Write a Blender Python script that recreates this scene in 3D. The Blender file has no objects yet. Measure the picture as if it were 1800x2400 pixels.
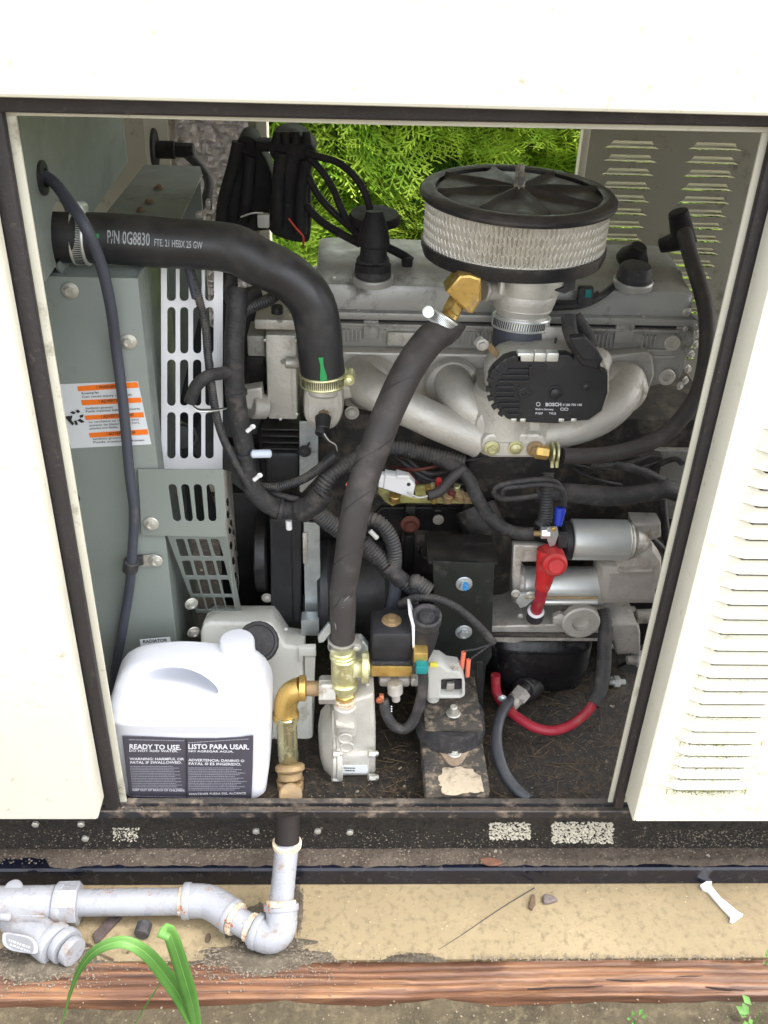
import bpy, bmesh, math, random
from mathutils import Vector, Matrix
random.seed(7)
C = bpy.context.scene.collection
PI = math.pi

# ---------------------------------------------------------------- camera, light, exposure
F = 2250.0                                   # focal length in photograph pixels
CAM = Vector((0.0, -0.80, 0.954))
_d = Vector((-139, 3557, 2250)).normalized()
_x = Vector((1, .0131, .041)); _x = (_x - _d * _x.dot(_d)).normalized()
_z = -_d
_y = _z.cross(_x)
def cam2world(v): return Vector((v.dot(_x), v.dot(_y), v.dot(_z)))
cam = bpy.data.objects.new('camera', bpy.data.cameras.new('camera'))
C.objects.link(cam)
R_, U_, B_ = cam2world(Vector((1, 0, 0))), cam2world(Vector((0, -1, 0))), cam2world(Vector((0, 0, -1)))
cam.matrix_world = Matrix(((R_.x, U_.x, B_.x, CAM.x), (R_.y, U_.y, B_.y, CAM.y), (R_.z, U_.z, B_.z, CAM.z), (0, 0, 0, 1)))
cam.data.sensor_fit = 'VERTICAL'; cam.data.sensor_height = 24; cam.data.sensor_width = 18
cam.data.lens = 24 * F / 2400; cam.data.clip_start = .01; cam.data.clip_end = 500
bpy.context.scene.camera = cam

SUN_EL, SUN_AZ = 62, 80                     # degrees; azimuth measured from +y clockwise
world = bpy.data.worlds.new('World'); bpy.context.scene.world = world; world.use_nodes = True
wn = world.node_tree; wn.nodes.clear()
sky = wn.nodes.new('ShaderNodeTexSky'); sky.sky_type = 'NISHITA'; sky.sun_disc = False
sky.sun_elevation = math.radians(SUN_EL); sky.sun_rotation = math.radians(SUN_AZ)
sky.dust_density = 4.0; sky.air_density = 1.0
hs = wn.nodes.new('ShaderNodeHueSaturation'); hs.inputs['Saturation'].default_value = .22
bg = wn.nodes.new('ShaderNodeBackground'); bg.inputs['Strength'].default_value = .15
wo = wn.nodes.new('ShaderNodeOutputWorld')
wn.links.new(sky.outputs[0], hs.inputs['Color']); wn.links.new(hs.outputs[0], bg.inputs[0]); wn.links.new(bg.outputs[0], wo.inputs[0])
sun = bpy.data.objects.new('sun', bpy.data.lights.new('sun', 'SUN')); C.objects.link(sun)
sun.data.energy = .7; sun.data.angle = math.radians(40); sun.data.color = (1, .97, .92)
az, el = math.radians(SUN_AZ), math.radians(SUN_EL)
sdir = Vector((math.sin(az) * math.cos(el), math.cos(az) * math.cos(el), math.sin(el)))
sun.rotation_euler = sdir.to_track_quat('Z', 'Y').to_euler()
sc = bpy.context.scene
sc.view_settings.view_transform = 'Standard'; sc.view_settings.look = 'None'
sc.view_settings.gamma = 1; sc.view_settings.exposure = 2.58
sc.render.engine = 'CYCLES'
sc.cycles.max_bounces = 8; sc.cycles.diffuse_bounces = 5; sc.cycles.transparent_max_bounces = 8

# ---------------------------------------------------------------- pixel <-> place
def ray(px, py): return cam2world(Vector(((px - 900) / F, (py - 1200) / F, 1)))
def W(px, py, y):
    r = ray(px, py); return CAM + r * ((y - CAM.y) / r.y)
def G(px, py, z):
    r = ray(px, py); return CAM + r * ((z - CAM.z) / r.z)
def mpp(p):                                  # metres per pixel at a point
    return (p - CAM).dot(cam2world(Vector((0, 0, 1)))) / F
class Plane:
    def __init__(s, a, b=None, c=None):
        if b is None:
            s.o = Vector((0, a, 0)); s.n = Vector((0, -1, 0))
        else:
            s.o = a; s.n = (b - a).cross(c - a).normalized()
            if s.n.dot(CAM - a) < 0: s.n = -s.n
        ref = Vector((0, 0, 1)) if abs(s.n.z) < .9 else Vector((0, 1, 0))
        s.u = ref.cross(s.n).normalized(); s.v = s.n.cross(s.u)
    def hit(s, px, py):
        r = ray(px, py); return CAM + r * ((s.o - CAM).dot(s.n) / r.dot(s.n))
    def uv(s, p): q = p - s.o; return (q.dot(s.u), q.dot(s.v))
    def w(s, u, v, n=0): return s.o + s.u * u + s.v * v + s.n * n
def cropf(ox, oy, k): return lambda x, y: (ox + x / k, oy + y / k)
K = 2.765
a1, a2, a3, a4 = cropf(0, 200, K), cropf(400, 250, K), cropf(900, 250, K), cropf(1300, 200, 3.16)
b1, b2, b3, b4 = cropf(0, 750, K), cropf(400, 750, K), cropf(800, 750, K), cropf(1100, 1000, K)
c1, c2, c3, c4, c5 = cropf(200, 1400, K), cropf(650, 1350, K), cropf(1100, 1400, 2.37), cropf(0, 1800, 1.8433), cropf(900, 1800, 1.8433)
ff = cropf(0, 0, 1659 / 1800)

# ---------------------------------------------------------------- materials
MATS = {}
def M(name, col, rough=.5, metal=0., var=.12, vs=9, bump=.15, bs=220, dirt=None, da=0., ds=28, spec=.5, trans=0, coat=0, updust=0, dustc=(.23, .19, .14)):
    if name in MATS: return MATS[name]
    m = bpy.data.materials.new(name); m.use_nodes = True; n = m.node_tree; N = n.nodes; L = n.links.new
    N.clear(); out = N.new('ShaderNodeOutputMaterial'); b = N.new('ShaderNodeBsdfPrincipled'); L(b.outputs[0], out.inputs[0])
    tc = N.new('ShaderNodeTexCoord')
    def noise(s, d=6, r=.55):
        t = N.new('ShaderNodeTexNoise'); t.inputs['Scale'].default_value = s; t.inputs['Detail'].default_value = d
        t.inputs['Roughness'].default_value = r; L(tc.outputs['Object'], t.inputs['Vector']); return t.outputs[0]
    def ramp(src, lo, hi):
        r = N.new('ShaderNodeMapRange'); r.inputs[1].default_value = lo; r.inputs[2].default_value = hi; L(src, r.inputs[0]); return r.outputs[0]
    def mix(f, A, B):
        x = N.new('ShaderNodeMix'); x.data_type = 'RGBA'; L(f, x.inputs[0])
        for i, q in ((6, A), (7, B)):
            if isinstance(q, tuple): x.inputs[i].default_value = (*q, 1)
            else: L(q, x.inputs[i])
        return x.outputs[2]
    c = mix(ramp(noise(vs), .3, .7), tuple(v * (1 - var) for v in col), tuple(min(1, v * (1 + var)) for v in col))
    rr = ramp(noise(vs * 4), .3, .7)
    mr = N.new('ShaderNodeMapRange'); mr.inputs[3].default_value = max(.03, rough - (.1 if bump else .01)); mr.inputs[4].default_value = min(1, rough + (.12 if bump else .01)); L(rr, mr.inputs[0])
    roughs = mr.outputs[0]
    if dirt:
        k = ramp(noise(ds, 10, .68), .62 - da * .35, .72 - da * .25 + .03)
        c = mix(k, c, dirt)
        x = N.new('ShaderNodeMix'); L(k, x.inputs[0]); L(roughs, x.inputs[2]); x.inputs[3].default_value = .85; roughs = x.outputs[0]
        if metal:
            x = N.new('ShaderNodeMix'); L(k, x.inputs[0]); x.inputs[2].default_value = metal; x.inputs[3].default_value = 0; L(x.outputs[0], b.inputs['Metallic'])
    if updust:                                # dust that has settled on what faces up
        g = N.new('ShaderNodeNewGeometry'); s = N.new('ShaderNodeSeparateXYZ'); L(g.outputs['Normal'], s.inputs[0])
        mu = N.new('ShaderNodeMath'); mu.operation = 'MULTIPLY'; L(ramp(s.outputs[2], .25, .95), mu.inputs[0]); L(ramp(noise(40, 8, .7), .3, .62), mu.inputs[1])
        m2 = N.new('ShaderNodeMath'); m2.operation = 'MULTIPLY'; L(mu.outputs[0], m2.inputs[0]); m2.inputs[1].default_value = updust
        c = mix(m2.outputs[0], c, dustc)
        x = N.new('ShaderNodeMix'); L(m2.outputs[0], x.inputs[0]); L(roughs, x.inputs[2]); x.inputs[3].default_value = .9; roughs = x.outputs[0]
    L(c, b.inputs['Base Color']); L(roughs, b.inputs['Roughness'])
    if not (dirt and metal): b.inputs['Metallic'].default_value = metal
    b.inputs['Specular IOR Level'].default_value = spec
    if trans: b.inputs['Subsurface Weight'].default_value = trans; b.inputs['Subsurface Radius'].default_value = (.02, .02, .02); b.inputs['Subsurface Scale'].default_value = .3
    if coat: b.inputs['Coat Weight'].default_value = coat
    if bump:
        bp = N.new('ShaderNodeBump'); bp.inputs['Strength'].default_value = bump; bp.inputs['Distance'].default_value = .002
        L(noise(bs, 5, .6), bp.inputs['Height']); L(bp.outputs[0], b.inputs['Normal'])
    MATS[name] = m
    return m
DUST = (.20, .165, .12)
CREAM = M('cream_paint', (.68, .66, .55), .45, var=.04, bump=.06, bs=120, dirt=(.36, .33, .20), da=.05, ds=60)
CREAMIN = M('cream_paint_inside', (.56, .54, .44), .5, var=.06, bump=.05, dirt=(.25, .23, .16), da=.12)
SEAL = M('rubber_seal', (.022, .018, .019), .6, bump=.4, bs=180, dirt=(.075, .06, .055), da=.12, ds=160)
GREEN = M('grey_green_paint', (.205, .232, .212), .38, var=.05, bump=.08, bs=160, dirt=(.17, .18, .14), da=.06, ds=14)
WHITEP = M('pale_guard_paint', (.80, .81, .83), .35, var=.05, bump=.05)
BOLT = M('zinc_bolt', (.62, .61, .55), .38, .7, var=.2, vs=60, dirt=(.25, .2, .13), da=.2, ds=180)
RUBBER = M('hose_rubber', (.018, .018, .020), .42, var=.2, bump=.12, bs=140, dirt=(.05, .048, .045), da=.3, ds=20, updust=.45, dustc=(.085, .075, .065))
RUBBER2 = M('brown_black_hose', (.036, .031, .030), .62, var=.2, bump=.35, bs=160, dirt=(.085, .074, .068), da=.3, ds=22, updust=.4, dustc=(.10, .088, .078))
TAPE = M('cloth_tape', (.022, .022, .023), .62, var=.25, vs=40, bump=.5, bs=300, dirt=(.075, .066, .06), da=.35, ds=50, updust=.5, dustc=(.13, .115, .10))
LOOM = M('split_loom', (.022, .023, .026), .5, var=.2, bump=.2, dirt=(.09, .08, .068), da=.35, ds=50, updust=.6, dustc=(.17, .155, .13))
BLUEBLK = M('cable_jacket', (.050, .055, .072), .55, var=.15, bump=.2, bs=200, dirt=(.11, .10, .10), da=.15)
BLACKPL = M('black_plastic', (.018, .019, .022), .45, var=.15, bump=.15, bs=300, dirt=(.05, .047, .044), da=.12, updust=.2, dustc=(.08, .072, .065))
DARKMET = M('black_painted_iron', (.009, .009, .010), .42, var=.3, bump=.3, bs=120, dirt=(.035, .028, .023), da=.2, ds=30, updust=.3, dustc=(.07, .06, .045))
IRON = M('dusty_iron', (.020, .019, .018), .55, var=.3, bump=.6, bs=90, dirt=(.13, .105, .08), da=.38, ds=26, updust=.5, dustc=(.11, .09, .07))
ALU = M('cast_aluminium', (.58, .56, .51), .5, .45, var=.14, vs=14, bump=.4, bs=260, dirt=(.30, .26, .20), da=.12, ds=30, updust=.3, dustc=(.34, .29, .22))
ALUD = M('grey_cast_head', (.42, .415, .385), .5, .35, var=.12, vs=12, bump=.3, bs=200, dirt=(.15, .14, .12), da=.25, ds=26, updust=.35)
COVER = M('valve_cover_paint', (.42, .42, .395), .4, .3, var=.08, vs=10, bump=.1, dirt=(.13, .12, .10), da=.15, ds=20, updust=.4, dustc=(.22, .2, .17))
STEEL = M('bright_steel', (.76, .78, .75), .34, .65, var=.05, vs=20, bump=0)
STEELD = M('dull_steel', (.52, .50, .46), .5, .6, var=.2, vs=30, bump=.3, dirt=(.22, .18, .13), da=.3, ds=50, updust=.3)
GALV = M('galvanised_sheet', (.50, .54, .55), .38, .7, var=.15, vs=50, bump=.1, dirt=(.27, .26, .22), da=.15, ds=30)
BRASS = M('yellow_brass', (.62, .42, .13), .35, .75, var=.15, vs=40, bump=.15, dirt=(.30, .20, .09), da=.2, ds=60)
BRASSD = M('weathered_brass', (.33, .225, .11), .55, .4, var=.2, vs=40, bump=.4, dirt=(.27, .20, .12), da=.4, ds=50)
CHROMATE = M('yellow_chromate', (.60, .58, .32), .36, .75, var=.25, vs=70, bump=.3, dirt=(.5, .48, .36), da=.25, ds=70)
HDPE = M('white_jug_plastic', (.66, .67, .71), .35, var=.02, bump=.03)
TANK = M('milky_tank_plastic', (.80, .80, .73), .45, var=.05, bump=.06, dirt=(.45, .42, .33), da=.12, ds=16, trans=.2)
CAPBLK = M('black_cap', (.030, .029, .031), .6, bump=.5, bs=260, dirt=(.08, .07, .07), da=.3, ds=90)
LABELD = M('slate_label', (.060, .056, .072), .45, var=.04, bump=0)
PRINTW = M('white_print', (.62, .62, .65), .6, var=.0, bump=0)
PRINTG = M('worn_hose_print', (.34, .36, .36), .7, var=.3, vs=300, bump=0)
PRINTK = M('black_print', (.02, .02, .02), .6, var=0, bump=0)
STICKW = M('white_sticker', (.66, .69, .71), .35, var=.02, bump=0)
ORANGE = M('orange_print', (.85, .19, .02), .4, var=.03, bump=0)
REDR = M('red_rubber', (.50, .018, .02), .5, var=.15, vs=30, bump=.2, dirt=(.36, .09, .07), da=.15, ds=50, updust=.25, dustc=(.42, .16, .13))
REDC = M('red_cable', (.33, .018, .035), .45, var=.15, bump=.15, dirt=(.30, .10, .06), da=.2, ds=50)
BLUE = M('blue_plastic', (.015, .04, .42), .4, bump=0)
CORAL = M('coral_plastic', (.80, .20, .12), .4, bump=0)
GREENM = M('green_paint_mark', (.02, .26, .08), .5, var=.1, bump=.05)
PLGREY = M('pale_grey_plastic', (.50, .50, .46), .45, var=.06, bump=.1, dirt=(.35, .32, .26), da=.15)
PLWHITE = M('white_connector', (.74, .74, .74), .35, var=.03, bump=0)
TEAL = M('teal_plastic', (.01, .20, .20), .4, bump=0)
PAPER = M('filter_paper', (.82, .79, .71), .8, var=.08, vs=70, bump=.2, dirt=(.5, .45, .36), da=.1, ds=90)
MESHW = M('filter_wire', (.80, .77, .70), .5, .3, var=.1, bump=0)
LIDBLK = M('black_lid', (.022, .022, .025), .33, var=.2, bump=.25, bs=200, dirt=(.085, .07, .06), da=.2, ds=14, updust=.5, dustc=(.11, .09, .075))
PIPEP = M('grey_painted_pipe', (.27, .275, .295), .30, var=.12, vs=22, bump=.35, bs=110, dirt=(.20, .13, .08), da=.14, ds=38)
RUST = M('rust', (.20, .07, .03), .85, var=.3, vs=80, bump=.5)
CEMENT = M('thread_sealant', (.62, .52, .38), .8, var=.3, vs=120, bump=.6, bs=300, dirt=(.36, .17, .08), da=.4, ds=160)
DKRED = M('oxide_red_paint', (.10, .022, .016), .6, var=.2, bump=.3, dirt=(.1, .08, .07), da=.3)
BARK = M('bark', (.10, .065, .04), .9, var=.3, vs=60, bump=1, bs=80)
def floor_mat(name, c1_, c2_, c3_, s1, s2, bump=.8, wet=.6, chips=None, chip_amt=.12, chips_s=260):
    m = bpy.data.materials.new(name); m.use_nodes = True; n = m.node_tree; N = n.nodes; L = n.links.new; b = N['Principled BSDF']
    tc = N.new('ShaderNodeTexCoord')
    def noise(s, d=8, r=.65):
        t = N.new('ShaderNodeTexNoise'); t.inputs['Scale'].default_value = s; t.inputs['Detail'].default_value = d; t.inputs['Roughness'].default_value = r
        L(tc.outputs['Object'], t.inputs['Vector']); return t.outputs[0]
    def mr(s, lo, hi):
        r = N.new('ShaderNodeMapRange'); r.inputs[1].default_value = lo; r.inputs[2].default_value = hi; L(s, r.inputs[0]); return r.outputs[0]
    def mix(f, A, B):
        x = N.new('ShaderNodeMix'); x.data_type = 'RGBA'; L(f, x.inputs[0])
        for i, q in ((6, A), (7, B)):
            if isinstance(q, tuple): x.inputs[i].default_value = (*q, 1)
            else: L(q, x.inputs[i])
        return x.outputs[2]
    c = mix(mr(noise(s1), .35, .65), c1_, c2_)
    c = mix(mr(noise(s2), .5, .68), c, c3_)
    if chips:
        v = N.new('ShaderNodeTexVoronoi'); v.inputs['Scale'].default_value = chips_s; L(tc.outputs['Object'], v.inputs['Vector'])
        c = mix(mr(v.outputs['Color'], 1 - chip_amt, 1.01 - chip_amt), c, chips)
    L(c, b.inputs['Base Color']); b.inputs['Roughness'].default_value = wet
    bp = N.new('ShaderNodeBump'); bp.inputs['Strength'].default_value = bump; bp.inputs['Distance'].default_value = .004
    L(noise(s2 * 2.5, 8, .7), bp.inputs['Height']); L(bp.outputs[0], b.inputs['Normal'])
    MATS[name] = m
    return m
TRAY = floor_mat('dirty_tray', (.008, .0065, .005), (.028, .020, .012), (.075, .052, .030), 9, 110, 1., .5, chips=(.30, .25, .18), chip_amt=.05, chips_s=230)
GRIT = floor_mat('gritty_black_rail', (.008, .007, .006), (.022, .017, .012), (.05, .04, .03), 30, 160, 1., .6, chips=(.22, .19, .14), chip_amt=.06, chips_s=300)
LEDGE = floor_mat('silt_on_ledge', (.075, .055, .04), (.14, .108, .08), (.045, .033, .024), 25, 160, .9, .85, chips=(.4, .35, .28), chip_amt=.04, chips_s=260)
WETBLK = M('wet_black_paint', (.006, .007, .014), .16, var=.3, bump=.25, bs=70, dirt=(.05, .045, .045), da=.18, ds=60)
SILL = M('scuffed_black_sill', (.014, .014, .017), .4, var=.3, bump=.4, bs=120, dirt=(.20, .15, .11), da=.32, ds=42, updust=.35)
CREAMSHADE = M('shaded_cream_paint', (.30, .29, .235), .5, var=.08, bump=.1, dirt=(.16, .15, .11), da=.15)  # cream paint with the shade of the rear panel put into its colour
PAD = floor_mat('composite_pad', (.20, .152, .08), (.275, .212, .118), (.155, .115, .06), 4, 95, .4, .62, chips=(.36, .30, .18), chip_amt=.06, chips_s=520)
SOIL = floor_mat('soil', (.045, .034, .019), (.095, .074, .042), (.13, .105, .06), 12, 90, 1., .9, chips=(.26, .22, .14), chip_amt=.03, chips_s=220)
DUSTY = floor_mat('caked_dust_plate', (.035, .032, .030), (.10, .085, .065), (.33, .26, .18), 14, 75, .9, .8)
def foil_mat():
    m = bpy.data.materials.new('foil_insulation'); m.use_nodes = True; n = m.node_tree; N = n.nodes; L = n.links.new; b = N['Principled BSDF']
    tc = N.new('ShaderNodeTexCoord'); v = N.new('ShaderNodeTexVoronoi'); v.inputs['Scale'].default_value = 38; v.distance = 'MANHATTAN'
    no = N.new('ShaderNodeTexNoise'); no.inputs['Scale'].default_value = 60; no.inputs['Detail'].default_value = 6
    L(tc.outputs['Object'], v.inputs['Vector']); L(tc.outputs['Object'], no.inputs['Vector'])
    ad = N.new('ShaderNodeMath'); L(v.outputs[0], ad.inputs[0]); L(no.outputs[0], ad.inputs[1])
    bp = N.new('ShaderNodeBump'); bp.inputs['Strength'].default_value = 1; bp.inputs['Distance'].default_value = .01; L(ad.outputs[0], bp.inputs['Height'])
    L(bp.outputs[0], b.inputs['Normal']); b.inputs['Metallic'].default_value = .35; b.inputs['Roughness'].default_value = .3
    b.inputs['Base Color'].default_value = (.74, .68, .68, 1); return m
FOIL = foil_mat()
def wood_mat():
    m = bpy.data.materials.new('weathered_timber'); m.use_nodes = True; n = m.node_tree; N = n.nodes; L = n.links.new; b = N['Principled BSDF']
    tc = N.new('ShaderNodeTexCoord'); mp = N.new('ShaderNodeMapping'); mp.inputs['Scale'].default_value = (1.5, 11, 11); L(tc.outputs['Object'], mp.inputs[0])
    w = N.new('ShaderNodeTexNoise'); w.inputs['Scale'].default_value = 4; w.inputs['Detail'].default_value = 4; w.inputs['Distortion'].default_value = .8; L(mp.outputs[0], w.inputs['Vector'])
    wv = N.new('ShaderNodeTexWave'); wv.bands_direction = 'Y'; wv.inputs['Scale'].default_value = 5.; wv.inputs['Distortion'].default_value = 7; wv.inputs['Detail'].default_value = 3
    mp2 = N.new('ShaderNodeMapping'); mp2.inputs['Scale'].default_value = (.7, 7, 7); L(tc.outputs['Object'], mp2.inputs[0]); L(mp2.outputs[0], wv.inputs['Vector'])
    r = N.new('ShaderNodeValToRGB'); r.color_ramp.elements[0].color = (.045, .018, .010, 1); r.color_ramp.elements[0].position = .25
    r.color_ramp.elements[1].color = (.27, .135, .062, 1); r.color_ramp.elements[1].position = .75
    e = r.color_ramp.elements.new(.5); e.color = (.125, .055, .028, 1)
    a = N.new('ShaderNodeMath'); a.operation = 'MULTIPLY_ADD'; L(wv.outputs[0], a.inputs[0]); a.inputs[1].default_value = .16
    sc_ = N.new('ShaderNodeMath'); sc_.operation = 'MULTIPLY'; L(w.outputs[0], sc_.inputs[0]); sc_.inputs[1].default_value = .86; L(sc_.outputs[0], a.inputs[2]); L(a.outputs[0], r.inputs[0])
    st = N.new('ShaderNodeTexNoise'); st.inputs['Scale'].default_value = 5; st.inputs['Detail'].default_value = 6; L(tc.outputs['Object'], st.inputs['Vector'])
    mr = N.new('ShaderNodeMapRange'); mr.inputs[1].default_value = .52; mr.inputs[2].default_value = .7; L(st.outputs[0], mr.inputs[0])
    mx = N.new('ShaderNodeMix'); mx.data_type = 'RGBA'; L(mr.outputs[0], mx.inputs[0]); L(r.outputs[0], mx.inputs[6]); mx.inputs[7].default_value = (.10, .06, .045, 1)
    mp3 = N.new('ShaderNodeMapping'); mp3.inputs['Scale'].default_value = (6, 330, 330); L(tc.outputs['Object'], mp3.inputs[0])
    f3 = N.new('ShaderNodeTexNoise'); f3.inputs['Scale'].default_value = 1; f3.inputs['Detail'].default_value = 5; f3.inputs['Roughness'].default_value = .7; L(mp3.outputs[0], f3.inputs['Vector'])
    m3 = N.new('ShaderNodeMapRange'); m3.inputs[1].default_value = .35; m3.inputs[2].default_value = .65; m3.inputs[3].default_value = .45; m3.inputs[4].default_value = 1.35; L(f3.outputs[0], m3.inputs[0])
    vm = N.new('ShaderNodeVectorMath'); vm.operation = 'SCALE'; L(mx.outputs[2], vm.inputs[0]); L(m3.outputs[0], vm.inputs['Scale'])
    L(vm.outputs[0], b.inputs['Base Color']); b.inputs['Roughness'].default_value = .55
    bp = N.new('ShaderNodeBump'); bp.inputs['Strength'].default_value = .7; bp.inputs['Distance'].default_value = .004; L(a.outputs[0], bp.inputs['Height']); L(bp.outputs[0], b.inputs['Normal'])
    return m
WOOD = wood_mat()
def leaf_mat(name, c1_, c2_, tr=.45):
    m = bpy.data.materials.new(name); m.use_nodes = True; n = m.node_tree; N = n.nodes; L = n.links.new; N.clear()
    out = N.new('ShaderNodeOutputMaterial'); tc = N.new('ShaderNodeTexCoord'); no = N.new('ShaderNodeTexNoise'); no.inputs['Scale'].default_value = 9; no.inputs['Detail'].default_value = 5
    L(tc.outputs['Object'], no.inputs['Vector']); mr = N.new('ShaderNodeMapRange'); mr.inputs[1].default_value = .35; mr.inputs[2].default_value = .65; L(no.outputs[0], mr.inputs[0])
    mx = N.new('ShaderNodeMix'); mx.data_type = 'RGBA'; L(mr.outputs[0], mx.inputs[0]); mx.inputs[6].default_value = (*c1_, 1); mx.inputs[7].default_value = (*c2_, 1)
    p = N.new('ShaderNodeBsdfPrincipled'); p.inputs['Roughness'].default_value = .58; L(mx.outputs[2], p.inputs['Base Color'])
    t = N.new('ShaderNodeBsdfTranslucent'); L(mx.outputs[2], t.inputs[0]); ms = N.new('ShaderNodeMixShader'); ms.inputs[0].default_value = tr
    L(p.outputs[0], ms.inputs[1]); L(t.outputs[0], ms.inputs[2]); L(ms.outputs[0], out.inputs[0]); return m
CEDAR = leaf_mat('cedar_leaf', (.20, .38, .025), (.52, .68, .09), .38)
CEDARD = leaf_mat('cedar_leaf_shaded', (.03, .085, .012), (.07, .17, .02), .15)  # darker copy of the leaf; shade inside the crowns put into the colour
BLADE = leaf_mat('grass_blade', (.065, .19, .03), (.13, .29, .06), .35)
# ---------------------------------------------------------------- objects
def wmat(o):
    return (wmat(o.parent) if o.parent else Matrix()) @ o.matrix_basis
def put(o, parent=None, mw=None):
    C.objects.link(o)
    if parent: o.parent = parent
    mw = mw or Matrix()
    o.matrix_basis = (wmat(parent).inverted() if parent else Matrix()) @ mw
    return o
def thing(name, label, cat, loc, group=None):
    o = bpy.data.objects.new(name, None); o.empty_display_size = .02
    put(o, None, Matrix.Translation(Vector(loc))); o['label'] = label; o['category'] = cat
    if group: o['group'] = group
    return o
def tag(o, label=None, cat=None, group=None, kind=None):
    for k, v in (('label', label), ('category', cat), ('group', group), ('kind', kind)):
        if v: o[k] = v
    return o
def mesh_of(vs, fs, smooth=True, ang=35, bev=0, seg=2):
    me = bpy.data.meshes.new('m'); me.from_pydata([tuple(v) for v in vs], [], fs)
    bm = bmesh.new(); bm.from_mesh(me)
    bmesh.ops.recalc_face_normals(bm, faces=bm.faces)
    if bev:
        es = [e for e in bm.edges if len(e.link_faces) == 2 and e.calc_face_angle(0) > math.radians(30)]
        bmesh.ops.bevel(bm, geom=es, offset=bev, segments=seg, profile=.5, affect='EDGES', clamp_overlap=True)
    for f in bm.faces: f.smooth = smooth
    bm.to_mesh(me); bm.free()
    if smooth: me.set_sharp_from_angle(angle=math.radians(ang))
    return me
def part(name, me, mat, parent=None, mw=None, label=None):
    if mat and not me.materials: me.materials.append(mat)
    o = bpy.data.objects.new(name, me); put(o, parent, mw)
    if label: o['label'] = label
    return o
def box(name, x0, x1, y0, y1, z0, z1, mat, parent=None, bev=.0015, **k):
    vs = [(x, y, z) for x in (x0, x1) for y in (y0, y1) for z in (z0, z1)]
    fs = [(0, 1, 3, 2), (4, 6, 7, 5), (0, 4, 5, 1), (2, 3, 7, 6), (0, 2, 6, 4), (1, 5, 7, 3)]
    return part(name, mesh_of(vs, fs, bev=bev), mat, parent, **k)
def pbox(name, p, q, y, dep, mat, parent=None, bev=.0015, **k):   # p = top-left pixel, q = bottom-right pixel of the front face
    a, b = W(*p, y), W(*q, y)
    return box(name, a.x, b.x, y, y + dep, b.z, a.z, mat, parent, bev, **k)
def curve_mesh(outlines, th, bev):
    cu = bpy.data.curves.new('c', 'CURVE'); cu.dimensions = '2D'; cu.fill_mode = 'BOTH'
    cu.extrude = max(.0001, th / 2 - bev); cu.bevel_depth = bev; cu.bevel_resolution = 1
    if bev: cu.offset = -bev
    for pts in outlines:
        s = cu.splines.new('POLY'); s.points.add(len(pts) - 1); s.use_cyclic_u = True
        for i, (u, v) in enumerate(pts): s.points[i].co = (u, v, 0, 1)
    o = bpy.data.objects.new('tmp', cu); me = bpy.data.meshes.new_from_object(o)
    bpy.data.objects.remove(o); bpy.data.curves.remove(cu)
    return me
def slab(name, pts, plane, th, mat, parent=None, holes=(), bev=.0008, world=False, **k):
    """A plate whose front face lies on the plane: outline and holes as picture points of that face (or plane coordinates when world)."""
    if not isinstance(plane, Plane): plane = Plane(plane)
    cv = (lambda q: q) if world else (lambda q: plane.uv(plane.hit(*q)))
    me = curve_mesh([[cv(p) for p in pts]] + [[cv(p) for p in h] for h in holes], th, bev)
    mt = Matrix.Translation(plane.o - plane.n * th / 2) @ Matrix((plane.u, plane.v, plane.n)).transposed().to_4x4()
    me.transform(mt); me.materials.clear()
    for f in me.polygons: f.use_smooth = True; f.material_index = 0
    me.set_sharp_from_angle(angle=math.radians(35))
    return part(name, me, mat, parent, **k)
def rrect(x0, y0, x1, y1, r, n=4):
    o = []
    for cx, cy, a0 in ((x1 - r, y1 - r, 0), (x0 + r, y1 - r, 90), (x0 + r, y0 + r, 180), (x1 - r, y0 + r, 270)):
        for i in range(n + 1):
            a = math.radians(a0 + 90 * i / n); o.append((cx + r * math.cos(a), cy + r * math.sin(a)))
    return o
def smoothpts(pts, n=6, closed=True):
    out = []; L = len(pts)
    for i in range(L if closed else L - 1):
        g = lambda j: Vector(pts[j % L] if closed else pts[max(0, min(L - 1, j))])
        p0, p1, p2, p3 = g(i - 1), g(i), g(i + 1), g(i + 2)
        for j in range(n):
            t = j / n
            out.append(.5 * ((2 * p1) + (p2 - p0) * t + (2 * p0 - 5 * p1 + 4 * p2 - p3) * t * t + (3 * p1 - p0 - 3 * p2 + p3) * t ** 3))
    if not closed: out.append(Vector(pts[-1]))
    return out
def frames(P):
    T = [(P[min(i + 1, len(P) - 1)] - P[max(i - 1, 0)]).normalized() for i in range(len(P))]
    n = T[0].orthogonal().normalized(); FR = []
    for i, t in enumerate(T):
        n = (n - t * n.dot(t)); n.normalize(); FR.append((t, n, t.cross(n)))
    return FR
def resample(P, step):
    out = [P[0].copy()]; need = step
    for a, b in zip(P, P[1:]):
        L = (b - a).length; pos = 0
        while L - pos >= need:
            pos += need; out.append(a.lerp(b, pos / L)); need = step
        need -= (L - pos)
    if (out[-1] - P[-1]).length > step * .3: out.append(P[-1].copy())
    else: out[-1] = P[-1].copy()
    return out
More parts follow.
